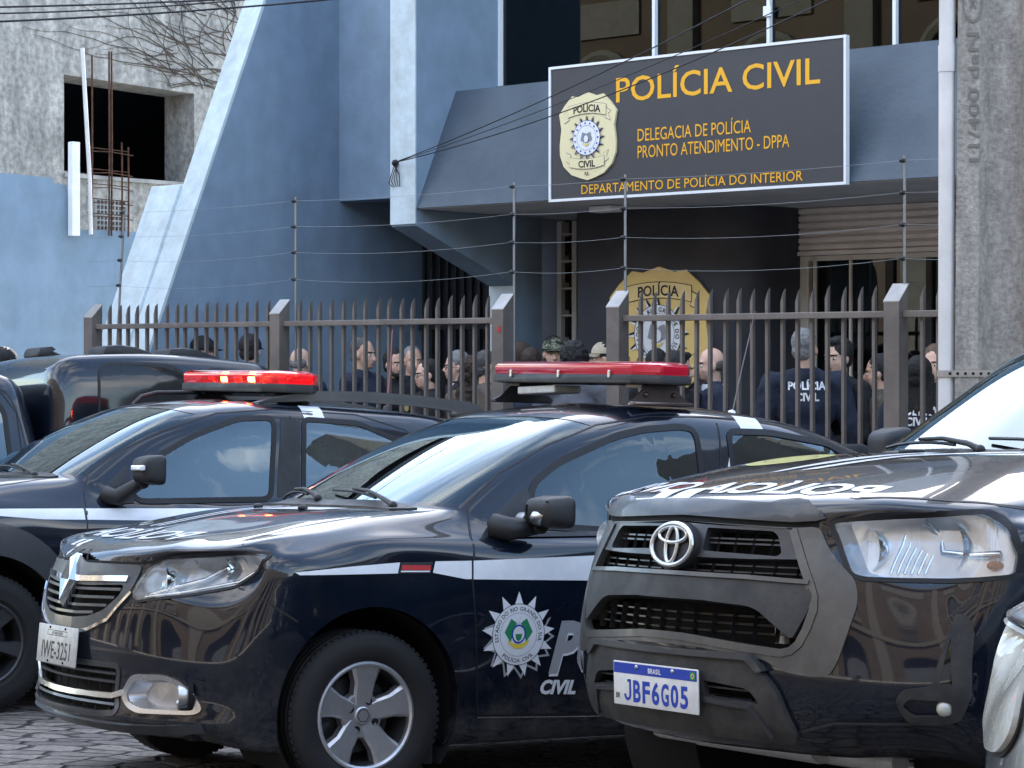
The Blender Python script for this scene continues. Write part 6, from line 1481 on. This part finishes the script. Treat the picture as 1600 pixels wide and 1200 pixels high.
# overhead cables
def cable(p, q, sag, r, label, group='overhead cables'):
    p, q = Vector(p), Vector(q); pts = [p.lerp(q, k/24)-Vector((0, 0, sag*4*(k/24)*(1-k/24))) for k in range(25)]
    bm = BM(); tube(bm, pts, r, 6); meta(obj('overhead_cable', bm, 'cable', None, 60), label, 'cable', group)
fp = fw_(-2.9, 1.95, 3.245)
def wp(x, y, Y): return Vector(((x-800)/3563*Y, Y, 1.6-(y-565)/3563*Y))
cable(fp, wp(1215, -25, 13.5), .05, .0042, 'black cable from the clamp on the fin rising steeply across the sign board')
cable(fp, wp(1340, -22, 13.5), .10, .0042, 'lower black cable from the clamp on the fin rising across the sign board')
cable(fp, wp(1480, -110, 13.0), .08, .003, 'thinnest black cable from the fin clamp passing over the sign lettering')
cable(wp(-60, 12, 14), wp(560, -14, 17), .02, .007, 'topmost of the black cables crossing the upper left corner')
cable(wp(-60, 22, 14), wp(470, -10, 17), .03, .006, 'middle black cable crossing the upper left corner')
cable(wp(-60, 36, 14), wp(660, -16, 17), .03, .0075, 'lowest of the black cables crossing the upper left corner')
# ------------------------------------------------------------------ people in the forecourt
for nm, c in (('skin_light', (.62, .39, .29)), ('skin_tan', (.52, .315, .225)), ('skin_brown', (.34, .2, .14))):
    m_ = mat(nm, c, .5, var=.07, vscale=14); m_.node_tree.nodes['Principled BSDF'].inputs['Subsurface Weight'].default_value = .12; m_.node_tree.nodes['Principled BSDF'].inputs['Subsurface Radius'].default_value = (.01, .004, .002)
for nm, c in (('hair_black', (.009, .008, .008)), ('hair_brown', (.035, .020, .012)), ('hair_gray', (.20, .20, .20)), ('hair_salt', (.075, .072, .07)), ('hair_fair', (.12, .075, .04))): mat(nm, c, .55, var=.35, vscale=60, bump=.6, bscale=180)
for nm, c in (('cloth_navy', (.015, .022, .042)), ('cloth_black', (.010, .010, .012)), ('cloth_gray', (.11, .115, .135)), ('cloth_brown', (.12, .095, .075)), ('cloth_olive', (.06, .055, .04)), ('cloth_red', (.13, .035, .04)), ('cloth_beige', (.42, .36, .27)), ('cloth_white', (.62, .63, .65)), ('cloth_jean', (.03, .04, .07))): mat(nm, c, .85, var=.18, vscale=9, bump=.25, bscale=45)
mat('eye_white', (.65, .63, .6), .3); mat('iris', (.02, .012, .008), .2); mat('lip', (.30, .12, .10), .5); mat('brow', (.015, .011, .01), .8)
def camo_mat():
    m = mat('camo', (.1, .1, .07), .9); nt = m.node_tree; N = nt.nodes.new; t = N('ShaderNodeTexCoord'); n = N('ShaderNodeTexNoise'); n.inputs['Scale'].default_value = 26; n.inputs['Detail'].default_value = 1
    r = N('ShaderNodeValToRGB'); r.color_ramp.interpolation = 'CONSTANT'; e = r.color_ramp.elements; e[0].position = 0; e[0].color = (.02, .025, .018, 1); e[1].position = .44; e[1].color = (.10, .11, .07, 1); q = e.new(.52); q.color = (.24, .24, .19, 1); q = e.new(.60); q.color = (.05, .07, .035, 1)
    nt.links.new(t.outputs['Object'], n.inputs['Vector']); nt.links.new(n.outputs['Fac'], r.inputs[0]); nt.links.new(r.outputs[0], nt.nodes['Principled BSDF'].inputs['Base Color'])
camo_mat()
def caps(bm, p, q, r1, r2, seg=12):
    p, q = Vector(p), Vector(q); d = q-p; L = d.length
    if L < 1e-5: ball(bm, p, r1, seg, 8); return
    M = Matrix.Translation(p) @ d.to_track_quat('Z', 'Y').to_matrix().to_4x4(); rings = []
    prof = [(r1*math.sin(t), -r1*math.cos(t)) for t in (.35, .8, 1.25)]+[(r1, 0), (r2, L)]+[(r2*math.cos(t), L+r2*math.sin(t)) for t in (.35, .8, 1.25)]
    for r, h in prof: rings.append([bm.verts.new(M @ Vector((r*math.cos(2*math.pi*k/seg), r*math.sin(2*math.pi*k/seg), h))) for k in range(seg)])
    for A, B in zip(rings, rings[1:]):
        for k in range(seg): bm.faces.new((A[k], A[(k+1) % seg], B[(k+1) % seg], B[k]))
    bm.faces.new(rings[0][::-1]); bm.faces.new(rings[-1])
def fuse(name, bm, vox, m, parent, smooth=3, disp=0., dscale=14., seed=0, s=1.):
    """melt overlapping solids into one continuous skin"""
    me = bpy.data.meshes.new('t'); bmesh.ops.recalc_face_normals(bm, faces=bm.faces); bm.to_mesh(me); bm.free(); o = bpy.data.objects.new('t', me)
    r = o.modifiers.new('r', 'REMESH'); r.mode = 'VOXEL'; r.voxel_size = vox
    if smooth: sm = o.modifiers.new('s', 'SMOOTH'); sm.iterations = smooth; sm.factor = .5
    out = evaluated(o); bpy.data.meshes.remove(me)
    if disp:
        nrm = np.empty(len(out.vertices)*3, 'f'); out.vertices.foreach_get('normal', nrm); cc = np.empty(len(out.vertices)*3, 'f'); out.vertices.foreach_get('co', cc); nrm = nrm.reshape(-1, 3); cc = cc.reshape(-1, 3)
        for i_ in range(len(cc)):
            q = Vector(cc[i_])*dscale+Vector((seed, seed*.7, 0)); k = noise.noise(q)+.5*noise.noise(q*2.1); cc[i_] += nrm[i_]*(k*disp)
        out.vertices.foreach_set('co', cc.ravel())
    if s != 1.:
        out.transform(Matrix.Scale(s, 4))
    out.name = name
    return link(name, out, m, parent, 180)
def person(px, ytop, d, face, label, skin='skin_tan', hair='hair_black', style='short', top='cloth_navy', legs='cloth_black', cap=None, beard=False, pose='down', build=1., glasses=False, head_turn=0., collar=None, back_text=False, badge=False, female=False, mask=None, seed=0):
    # stand the person on the ray of that picture column, d metres behind the fence
    r = Vector(((px-800)/3563, 1, 0)); t = (d+F0.dot(FN))/r.dot(FN); P = r*t
    H = 1.6+(565-ytop)/3563*t
    if cap: H -= .02
    s = H/1.75; phi = math.radians(face); rz = math.atan2(-math.cos(phi), math.sin(phi))
    root = empty('person', (P.x, P.y, 0), rz, label, 'person', 'people standing in the forecourt')
    w = build*(.92 if female else 1.); R = random.Random(seed+3)
    HM = Matrix.Translation((0.0, 0, 1.50)) @ Matrix.Rotation(math.radians(head_turn), 4, 'Z')      # head frame at the top of the neck
    hd = lambda x, y, z: HM @ Vector((x, y, z))
    # --- skeleton points
    sh = [(-.01, s_*.185*w, 1.415) for s_ in (1, -1)]
    if pose == 'front': el = [(.02, s_*.25*w, 1.13) for s_ in (1, -1)]; wr = [(.21, s_*.07, 1.06) for s_ in (1, -1)]
    elif pose == 'mouth': el = [(.12, .22*w, 1.20), (-.02, -.245*w, 1.12)]; wr = [(.16, .05, 1.47), (.06, -.25*w, .88)]
    elif pose == 'arms_crossed': el = [(.05, s_*.255*w, 1.14) for s_ in (1, -1)]; wr = [(.17, -s_*.03, 1.17-.03*s_) for s_ in (1, -1)]
    else: el = [(-.02, s_*.255*w, 1.12) for s_ in (1, -1)]; wr = [(.05, s_*.265*w, .87) for s_ in (1, -1)]
    def head(bm):
        c = hd(0, 0, .145)
        ball(bm, hd(-.012, 0, .158), (.094, .076, .094), 20, 14); ball(bm, hd(.022, 0, .10), (.066, .062, .092), 18, 12); ball(bm, hd(.045, 0, .042), (.036, .036, .026), 14, 8)
        caps(bm, hd(.078, 0, .135), hd(.104, 0, .088), .010, .0145, 8); ball(bm, hd(.098, 0, .086), (.013, .019, .010), 10, 6)
        for s_ in (1, -1):
            ball(bm, hd(-.006, s_*.077, .115), (.018, .010, .031), 10, 8); ball(bm, hd(.055, s_*.036, .093), (.022, .02, .018), 10, 6); caps(bm, hd(.078, s_*.012, .148), hd(.068, s_*.045, .150), .010, .008, 8)
        ball(bm, hd(.079, 0, .062), (.011, .023, .008), 10, 6); ball(bm, hd(.077, 0, .050), (.012, .020, .008), 10, 6)
        caps(bm, (-.03, 0, 1.40), hd(-.018, 0, .09), .058*w**.5, .054, 14)
    def torso(bm, g):
        ball(bm, (0, 0, 1.27), (.118*w+g, .165*w+g, .20), 20, 14); ball(bm, (.0, 0, 1.06), (.112*w+g, .148*w+g, .19), 20, 12); ball(bm, (-.005, 0, .95), (.118*w+g, .155*w+g, .12), 18, 12)
        caps(bm, sh[0], sh[1], .058+g, .058+g, 12); caps(bm, (-.02, .10*w, 1.43), (-.025, 0, 1.47), .05+g, .05+g, 10); caps(bm, (-.02, -.10*w, 1.43), (-.025, 0, 1.47), .05+g, .05+g, 10)
        if female: ball(bm, (.085, .07, 1.26), (.05+g, .06+g, .06)); ball(bm, (.085, -.07, 1.26), (.05+g, .06+g, .06))
    def arms(bm, g, cut=0.):
        for k in (0, 1):
            caps(bm, sh[k], el[k], .057*w+g, .043*w+g); e, q = Vector(el[k]), Vector(wr[k]); caps(bm, e, e+(q-e)*(1-cut), .043*w+g, .030*w+g)
    def leg(bm, g, lo=.10):
        for s_ in (1, -1): caps(bm, (0, s_*.085, .90), (.01, s_*.095, .50), .088*w+g, .058+g); caps(bm, (.01, s_*.095, .50), (-.02, s_*.10, lo), .058+g, .040+g)
    def hands(bm):
        for k in (0, 1):
            e, q = Vector(el[k]), Vector(wr[k]); u = (q-e).normalized(); side = Vector((0, 1 if k == 0 else -1, 0)); n_ = u.cross(side).normalized(); v = n_.cross(u).normalized()
            caps(bm, q, q+u*.075, .026, .034, 10)
            for f, (off, L) in enumerate(((-.026, .066), (-.009, .078), (.009, .074), (.026, .058))):
                b = q+u*.095+n_*off; m1 = b+u*L*.5+v*-.008; caps(bm, b, m1, .0105, .0100, 8); caps(bm, m1, m1+u*L*.42-v*.020, .0100, .0088, 8)
            b = q+u*.03+n_*-.028; caps(bm, b, b+u*.04-n_*.026, .0125, .0105, 8); caps(bm, b+u*.04-n_*.026, b+u*.075-n_*.024-v*.01, .0105, .009, 8)
    bm = BM(); head(bm); torso(bm, 0); arms(bm, 0); hands(bm); leg(bm, 0, .08)
    for s_ in (1, -1): caps(bm, (-.05, s_*.10, .045), (.15, s_*.11, .03), .04, .03)
    body = fuse('body', bm, .0085, skin, root, 3, s=s)
    bm = BM(); torso(bm, .016); arms(bm, .015, .06); caps(bm, (-.025, 0, 1.44), hd(-.022, 0, -.035), .076, .070, 16)
    jk = fuse('jacket', bm, .011, top, root, 3, .0075, 13, seed*1.7, s)
    bm = BM(); leg(bm, .016, .10); ball(bm, (-.005, 0, .93), (.130*w, .165*w, .12), 18, 12); fuse('trousers', bm, .014, legs, root, 3, .006, 11, seed, s)
    for s_ in (1, -1):
        bm = BM(); caps(bm, (-.06, s_*.10, .045), (.16, s_*.11, .035), .047, .038); caps(bm, (-.03, s_*.10, .05), (-.025, s_*.10, .14), .046, .046); fuse('shoe', bm, .012, 'cloth_black', root, 2, s=s)
    def sub(name, bm, m, par=None):
        for v in bm.verts: v.co *= s
        return obj(name, bm, m, par or root, 60)
    # --- face
    for s_ in (1, -1):
        bm = BM(); ball(bm, hd(.0735, s_*.031, .121), (.0095, .0135, .0085), 12, 8); e_ = sub('eye', bm, 'eye_white')
        bm = BM(); ball(bm, hd(.081, s_*.031, .121), (.004, .0062, .0062), 10, 6); sub('iris', bm, 'iris', e_)
        bm = BM(); caps(bm, hd(.088, s_*.014, .143), hd(.074, s_*.050, .145), .0052, .0038, 6); sub('eyebrow', bm, 'brow' if hair not in ('hair_gray',) else 'hair_salt')
    bm = BM(); ball(bm, hd(.083, 0, .0565), (.009, .0225, .0068), 12, 6); sub('lips', bm, 'lip')
    if beard:
        bm = BM(); ball(bm, hd(.050, 0, .040), (.040, .043, .031), 14, 10); ball(bm, hd(.086, 0, .070), (.009, .029, .006), 10, 6)
        for s_ in (1, -1): caps(bm, hd(.045, s_*.043, .045), hd(.012, s_*.066, .095), .020, .012, 8)
        fuse('beard', bm, .007, hair, root, 1, .003, 60, seed, s)
    if glasses:
        bm = BM()
        for s_ in (1, -1):
            tube(bm, [hd(.094, s_*.034+.021*math.cos(2*math.pi*k/14), .119+.016*math.sin(2*math.pi*k/14)) for k in range(15)], .0022, 5, False); tube(bm, [hd(.093, s_*.055, .122), hd(.07, s_*.073, .124), hd(.0, s_*.082, .125)], .002, 5)
        tube(bm, [hd(.096, -.013, .121), hd(.096, .013, .121)], .002, 5); sub('glasses', bm, 'plastic_black')
    # --- hair
    bm = BM(); vx = .0075; dsp = .004; dsc = 50
    if style == 'bald':
        for s_ in (1, -1): ball(bm, hd(-.045, s_*.044, .128), (.058, .035, .044), 16, 10)
        ball(bm, hd(-.068, 0, .13), (.038, .06, .05), 14, 10); dsp = .0015
    else:
        th = {'crop': .003, 'short': .010, 'curly': .026, 'long': .012, 'ponytail': .008, 'quiff': .014}.get(style, .01)
        ball(bm, hd(-.026, 0, .173), (.088+th, .077+th, .087+th), 22, 16); ball(bm, hd(-.05, 0, .11), (.056+th, .066+th*.7, .062), 16, 10)
        if style == 'quiff': ball(bm, hd(.045, 0, .235), (.04, .055, .025), 14, 8)
        if style in ('long', 'curly_long'):
            for k in range(7): y = -.075+.025*k; caps(bm, hd(-.055+.02*abs(k-3)/3, y, .13), (-.10+.02*abs(k-3)/3, y*1.25, 1.33), .03, .024, 8)
        if style == 'curly_long':
            dsp = .016; dsc = 30
            for s_ in (1, -1): caps(bm, hd(.0, s_*.085, .10), (.03, s_*.115, 1.36), .034, .03, 8)
        if style == 'curly': dsp = .012; dsc = 34
        if style == 'ponytail': ball(bm, hd(-.125, 0, .15), (.03, .03, .03)); caps(bm, hd(-.135, 0, .14), hd(-.15, 0, -.06), .030, .018, 10)
    fuse('hair', bm, vx, hair, root, 1, dsp, dsc, seed, s)
    if cap:
        bm = BM(); rings = []
        for k in range(7):
            a = math.pi/2*k/6; rings.append([bm.verts.new(hd(-.014+.106*math.cos(a)*math.cos(t), .089*math.cos(a)*math.sin(t), .165+.098*math.sin(a))) for t in [2*math.pi*q/24 for q in range(24)]])
        for A, B in zip(rings, rings[1:]):
            for q in range(24): bm.faces.new((A[q], A[(q+1) % 24], B[(q+1) % 24], B[q]))
        bmesh.ops.remove_doubles(bm, verts=bm.verts[:], dist=.002); bmesh.ops.solidify(bm, geom=bm.faces[:], thickness=.006)
        cp = sub('cap', bm, cap)
        bm = BM(); up = []; 
        for rr in (.085, .12, .15, .172):
            up.append([bm.verts.new(hd(-.014+rr*math.cos(t)*(1.0), (.088+.002)*math.sin(t)*1.05, .168-.020*((rr-.085)/.087)**1.3-.014*abs(math.sin(t))**2)) for t in [math.radians(-62+124*q/14) for q in range(15)]])
        for A, B in zip(up, up[1:]):
            for q in range(14): bm.faces.new((A[q], A[q+1], B[q+1], B[q]))
        bmesh.ops.solidify(bm, geom=bm.faces[:], thickness=.006); sub('cap_brim', bm, cap, cp)
    if collar:
        bm = BM(); M = Matrix.Rotation(math.radians(90), 4, 'X'); lathe(bm, [(.072, 1.445), (.081, 1.44), (.080, 1.475), (.074, 1.492), (.068, 1.47)], 28, Matrix.Translation((-.018, 0, 0)) @ M); sub('shirt_collar', bm, collar)
    if mask:
        bm = BM(); ball(bm, hd(.045, 0, .012), (.052, .060, .040), 16, 10); caps(bm, hd(-.01, 0, -.01), hd(.02, 0, .0), .075, .07, 14); fuse('face_scarf', bm, .008, mask, root, 2, .004, 30, seed, s)
    if back_text or badge:
        bvh = BVHTree.FromPolygons([v.co for v in jk.data.vertices], [list(p.vertices) for p in jk.data.polygons])
        def onjk(V, Fc, nm, m, x0, dr, off=.004):
            out = []
            for y, z in V:
                p, n, i, t_ = bvh.ray_cast(Vector((x0, y, z)), Vector((dr, 0, 0)))
                if p is None: p = Vector((x0*.4, y, z)); n = Vector((-dr, 0, 0))
                out.append(p-Vector((dr, 0, 0))*off)
            me = bpy.data.meshes.new(nm); me.from_pydata(out, [], Fc); me.update(); link(nm, me, m, jk)
        if back_text:
            for word, z in (('POLÍCIA', 1.375), ('CIVIL', 1.305)):
                V, Fc = text2d(word, .052, .035, 0, 1., .92); onjk([(-y, z*s+zz) for y, zz in V], Fc, 'jacket_lettering', 'white_vinyl', -1., 1.)
        if badge:
            V, Fc = discpoly(.026, 20, .8, 1.15); onjk([(y+.07, z+1.27*s) for y, z in V], Fc, 'chest_badge', 'gold_pale' if badge == 'gold' else 'white_vinyl', 1., -1.)
            if badge == 'star': V, Fc = spikes(11, .018, .034, .6); onjk([(y+.07, z+1.27*s) for y, z in V], Fc, 'chest_star', 'white_vinyl', 1., -1., .005)
    return root
PEOPLE = [
 (392, 521, 1.1, 160, 'person in a black cap and dark red shirt, turned away behind the fence', dict(cap='cloth_black', top='cloth_red', skin='skin_tan', seed=2)),
 (320, 524, 1.3, 80, 'person in a black cap facing right, near the left end of the fence', dict(cap='cloth_black', top='cloth_black', seed=3)),
 (470, 544, 1.2, 150, 'balding older person just right of the middle post of the left fence', dict(style='bald', hair='hair_gray', skin='skin_light', top='cloth_navy', seed=4)),
 (568, 529, 1.0, 60, 'grey haired person in a navy jacket between the bars, taller than the bearded man beside', dict(hair='hair_salt', style='crop', top='cloth_navy', collar='cloth_navy', seed=5)),
 (617, 546, 1.5, 15, 'bearded dark haired person in black with a small gold badge', dict(beard=True, top='cloth_black', badge='gold', head_turn=20, seed=6)),
 (645, 542, 2.1, 20, 'grey haired person holding a hand up to the mouth', dict(hair='hair_gray', style='crop', pose='mouth', top='cloth_black', seed=7)),
 (666, 563, 1.1, -70, 'woman with glasses and a dark ponytail facing left', dict(female=True, style='ponytail', glasses=True, top='cloth_black', skin='skin_light', seed=8)),
 (712, 550, 1.7, -75, 'grey haired person in glasses facing left, behind the curly haired woman', dict(hair='hair_gray', glasses=True, collar='cloth_white', top='cloth_black', skin='skin_light', seed=9)),
 (738, 559, 1.2, 150, 'woman with long curly brown hair seen from behind', dict(female=True, hair='hair_brown', style='curly_long', top='cloth_brown', seed=10)),
 (764, 549, 0.7, 95, 'grey haired person in a brown jacket facing right beside the gateway post', dict(hair='hair_salt', style='crop', top='cloth_brown', collar='cloth_gray', skin='skin_light', seed=11)),
 (812, 538, 1.6, -160, 'person with tousled brown hair just right of the left gateway post', dict(hair='hair_brown', style='quiff', top='cloth_black', skin='skin_light', seed=12)),
 (831, 545, 1.3, 165, 'dark haired person seen from behind between the tousled hair and the camouflage cap', dict(hair='hair_brown', style='crop', top='cloth_navy', seed=13)),
 (865, 524, 2.3, 5, 'person in a camouflage cap facing the street in the gateway', dict(cap='camo', top='cloth_black', skin='skin_light', seed=14)),
 (898, 540, 0.5, 170, 'person with thick dark curly hair and a grey jacket seen from behind in the gateway', dict(hair='hair_black', style='curly', top='cloth_gray', build=1.1, seed=15)),
 (942, 531, 2.0, -85, 'person in a beige cap facing left beside the right gateway post', dict(cap='cloth_beige', top='cloth_black', seed=16)),
 (1026, 548, 1.6, 175, 'dark haired person seen from behind in front of the gold shield', dict(hair='hair_black', top='cloth_black', seed=17)),
 (1062, 552, 0.9, 50, 'dark haired person in black looking down, gold badge on the chest, below the gold shield', dict(hair='hair_black', style='quiff', top='cloth_black', badge='gold', head_turn=15, seed=18)),
 (1110, 544, 1.2, -80, 'balding older person in a navy suit with white collar facing left', dict(hair='hair_salt', style='bald', skin='skin_light', top='cloth_navy', collar='cloth_white', seed=19)),
 (1258, 515, 0.75, 178, 'broad grey cropped person with POLÍCIA CIVIL in white across the back', dict(hair='hair_gray', style='crop', top='cloth_navy', back_text=True, build=1.12, collar='cloth_navy', head_turn=-25, seed=20)),
 (1308, 530, 1.05, -45, 'young dark haired person with a scarf under the chin, facing the cropped head', dict(hair='hair_black', style='quiff', skin='skin_light', top='cloth_black', mask='cloth_olive', badge='star', pose='front', seed=21)),
 (1372, 556, 1.2, -100, 'person in an olive jacket half hidden by the right fence post', dict(hair='hair_black', top='cloth_olive', seed=22)),
 (1436, 560, 0.6, 165, 'dark haired person right of the last post, white lettering on the jacket back', dict(hair='hair_black', style='long', top='cloth_navy', back_text=True, seed=23)),
 (1460, 541, 1.4, -30, 'fair haired person beside the pale pipe, face partly hidden', dict(hair='hair_fair', style='short', skin='skin_light', top='cloth_black', seed=24)),
]
for px_, yt_, d_, fc_, lb_, kw_ in PEOPLE: person(px_, yt_, d_, fc_, lb_, **kw_)
# ------------------------------------------------------------------ pick-up with a canopy, far left
def build_canopy_truck():
    d = Vector((-math.cos(math.radians(33)), -math.sin(math.radians(33)))); l = Vector((-d.y, d.x)) if False else Vector((math.sin(math.radians(33)), -math.cos(math.radians(33))))
    P = Vector((-2.877, 13.85)); o = P+1.98*d*1.0-.90*l
    c = Car('canopy_pickup', 'glossy black pickup with a fibreglass canopy, behind the crossover at far left', (o.x, o.y), 33, 'pickup')
    rows, cr = pickup_rows(); rows = [[(x, y, z*1.0) for x, y, z in r] for r in rows]; c.body(rows, cr, nu=8, nv=6); c.spoke_rot = 0
    c.root.matrix_world = c.M @ Matrix.Diagonal((1, 1, 1.034, 1))
    c.regionpane('windscreen', c.region(12.17, 13.83, 0, 5.75), 'glass_windscreen', -.002)
    fw = smoothpoly([(-.90, 1.19), (-.95, 1.35), (-1.12, 1.52), (-1.32, 1.62), (-1.42, 1.62), (-1.40, 1.19)], .05)
    rw = smoothpoly([(-1.48, 1.19), (-1.50, 1.62), (-1.66, 1.62), (-1.78, 1.52), (-1.80, 1.20)], .06)
    for s, ax in ((1, 'L'), (-1, 'R')):
        for nm, p in (('front_door_window', fw), ('rear_door_window', rw)):
            c.cut(p, ax); c.panel(nm, p, ax, 'glass_side', .0, 0, sp=.08); c.frame('window_seal', p, ax, 'seal', .018, .014, .004, .006)
        c.line('door_seam', [(-1.87, .6), (-1.88, 1.2), (-1.86, 1.5), (-1.74, 1.66), (-1.45, 1.69)], ax, .008)
    for x in (0, -2.85): c.arch(x, .40, .445)
    c.finish(('body',))
    obj('wheel_well', c.well(0, .40, .45, .50, .88), 'dark', c.root, 60)
    bm = BM(); boxb(bm, (.5, -.46, .40), (-3.5, .46, .5)); boxb(bm, (-.45, -.82, .36), (-2.0, .82, .46)); obj('underbody', bm, 'dark', c.root)
    bed(c, -2.10, -3.62, .90, .50, 1.13)
    # canopy: rounded shell swept along x
    def sec(x, w, h, z0=1.13, tuck=.10):
        return [(x, y, z) for y, z in ((w, z0), (w-.008, z0+.15), (w-.022, z0+(h-z0)*.6), (w-.045, z0+(h-z0)*.86), (w-.10, h-.018), (w-.20, h+.002), (w*.45, h+.012), (0, h+.018))]
    st_ = [sec(-2.06, .80, 1.70), sec(-2.09, .85, 1.79), sec(-2.16, .87, 1.84), sec(-2.30, .88, 1.865), sec(-2.65, .89, 1.885), sec(-3.0, .89, 1.885), sec(-3.40, .885, 1.87), sec(-3.56, .875, 1.84), sec(-3.62, .84, 1.77)]
    G = np.array(st_); D = np.array([natspline(np.concatenate([r, r[-2::-1]*[1, -1, 1]]), [5]*14) for r in G]); D = np.stack([natspline(D[:, j], [6]*8) for j in range(D.shape[1])], 1)
    R, K, _ = D.shape; V = [tuple(p) for p in D.reshape(-1, 3)]; Fc = [(i*K+j, i*K+j+1, (i+1)*K+j+1, (i+1)*K+j) for i in range(R-1) for j in range(K-1)]+[tuple(range(K)), tuple(reversed(range((R-1)*K, R*K)))]
    me = bpy.data.meshes.new('canopy'); me.from_pydata(V, [], Fc); me.update(); cp = link('canopy', me, 'paint_black', c.root)
    bm = BM(); bm.from_mesh(me); bmesh.ops.recalc_face_normals(bm, faces=bm.faces); bm.to_mesh(me); bm.free(); me.polygons.foreach_set('use_smooth', [True]*len(me.polygons)); me.set_sharp_from_angle(angle=math.radians(50))
    old = c.bvh; c.bvh = BVHTree.FromPolygons([Vector(v) for v in V], Fc)
    for s, ax in ((1, 'L'), (-1, 'R')):
        p = smoothpoly([(-2.36, 1.22), (-2.36, 1.78), (-2.44, 1.81), (-2.86, 1.81), (-2.94, 1.75), (-2.97, 1.22)], .07); c.panel('canopy_window', p, ax, 'window_dark', .004, .006, sp=.05); c.frame('canopy_window_seal', p, ax, 'seal', .014, .002, .005, .006)
        p = smoothpoly([(-3.04, 1.22), (-3.04, 1.75), (-3.11, 1.80), (-3.46, 1.78), (-3.52, 1.22)], .07); c.panel('canopy_window', p, ax, 'window_dark', .004, .006, sp=.05); c.frame('canopy_window_seal', p, ax, 'seal', .014, .002, .005, .006)
    c.bvh = old
    for x0, x1, y in ((-2.55, -2.98, .30), (-3.0, -3.42, .30), (-2.30, -2.52, -.2)):
        bm = BM(); prism(bm, [(x0, 1.885), (x0-.02, 1.945), (x0-.12, 1.955), (x1+.2, 1.945), (x1, 1.89)], 'y', y-.14, y+.14, .02); obj('roof_vent', bm, 'plastic_black', c.root, 40)
    for y in (.89-.1325, -.89+.1325): c.wheel(0, y, .385, .265, .215, 6, 'alloy_dark', side=1 if y > 0 else -1, spw=(.05, .08)); c.wheel(-2.85, y, .385, .265, .215, 6, 'alloy_dark', side=1 if y > 0 else -1, spw=(.05, .08))
    interior(c, .55, -.75, 1.24, .74, ((-1.30, .38), (-1.30, -.38)), -1.9)
    return c
canopy_truck = build_canopy_truck()
person(10, 541, -.35, 95, 'person in a black cap behind the canopy pickup at the left edge', cap='cloth_black', top='cloth_black', seed=1)
# ------------------------------------------------------------------ silver hatchback, only its lamp corner is in the frame
def build_silver():
    l = Vector((math.sin(math.radians(34)), -math.cos(math.radians(34)))); d = Vector((-math.cos(math.radians(34)), -math.sin(math.radians(34))))
    o = SILVER_O
    c = Car('silver_hatchback', 'silver car with a cloudy yellowed headlight in the bottom right corner', (o[0], o[1]), 34, 'car')
    rows, cr = sedan_rows()
    k = 1.02; rows = [[(x, y*k, z) for x, y, z in r] for r in rows]
    c.body(rows, cr, nu=9, nv=6, paint='paint_silver'); c.spoke_rot = .2
    c.regionpane('windscreen', c.region(11.17, 12.83, 0, 5.7), 'glass_windscreen', -.002); c.regionpane('rear_window', c.region(11.17, 12.83, 10.3, 13), 'glass_tint', -.002)
    fw = smoothpoly([(-.74, 1.0), (-.775, 1.155), (-.92, 1.247), (-1.20, 1.352), (-1.35, 1.384), (-1.545, 1.40), (-1.605, 1.385), (-1.585, 1.0), (-1.1, .983)], .05)
    rw = smoothpoly([(-1.745, 1.005), (-1.775, 1.385), (-2.0, 1.385), (-2.32, 1.345), (-2.47, 1.26), (-2.53, 1.14), (-2.50, 1.035), (-2.1, 1.015)], .04)
    for s, ax in ((1, 'L'), (-1, 'R')):
        for nm, p in (('front_door_window', fw), ('rear_door_window', rw)): c.cut(p, ax); c.panel(nm, p, ax, 'glass_tint', .0, 0, sp=.08); c.frame('window_seal', p, ax, 'seal', .016, .014, .004, .006)
        P = smoothpoly([(s*y, z) for y, z in ((.50, .70), (.53, .80), (.62, .875), (.74, .905), (.80, .90), (.842, .86), (.850, .78), (.82, .68), (.70, .635), (.56, .645))], .04)
        c.panel('headlight', P, 'F', 'lamp_cloudy', .018, .03, sp=.03); c.frame('headlight_gasket', P, 'F', 'seal', .008, .002, .006, .012, .03)
    gp = smoothpoly([(-.36, .80), (.36, .80), (.30, .68), (-.30, .68)], .03); g = c.recess('grille', gp, 'F', .05, 'dark')
    for z in (.71, .74, .77): c.onbar('grille_slat', [(-.34, z), (.34, z)], 'F', .012, .004, 'plastic_gray', 0, g)
    for x in (0, -2.634): c.arch(x, .335, .372)
    c.finish(('body',)); obj('wheel_well', c.well(-.012, .335, .375, .45, .83), 'dark', c.root, 60)
    bm = BM(); boxb(bm, (-.42, -.76, .20), (-2.2, .76, .25)); boxb(bm, (.4, -.45, .22), (-3.3, .45, .26)); obj('underbody', bm, 'dark', c.root)
    for y in (.85-.0925, -.85+.0925): c.wheel(0, y, .31, .185, .196, 5, spw=(.07, .10), side=1 if y > 0 else -1); c.wheel(-2.634, y, .31, .185, .196, 5, spw=(.07, .10), side=1 if y > 0 else -1)
    interior(c, .30, -.62, 1.03, .68, ((-1.35, .36), (-1.35, -.36)), -2.6)
SILVER_O = (1.865, 4.37)
build_silver()
bpy.data.scenes.remove(_TS)
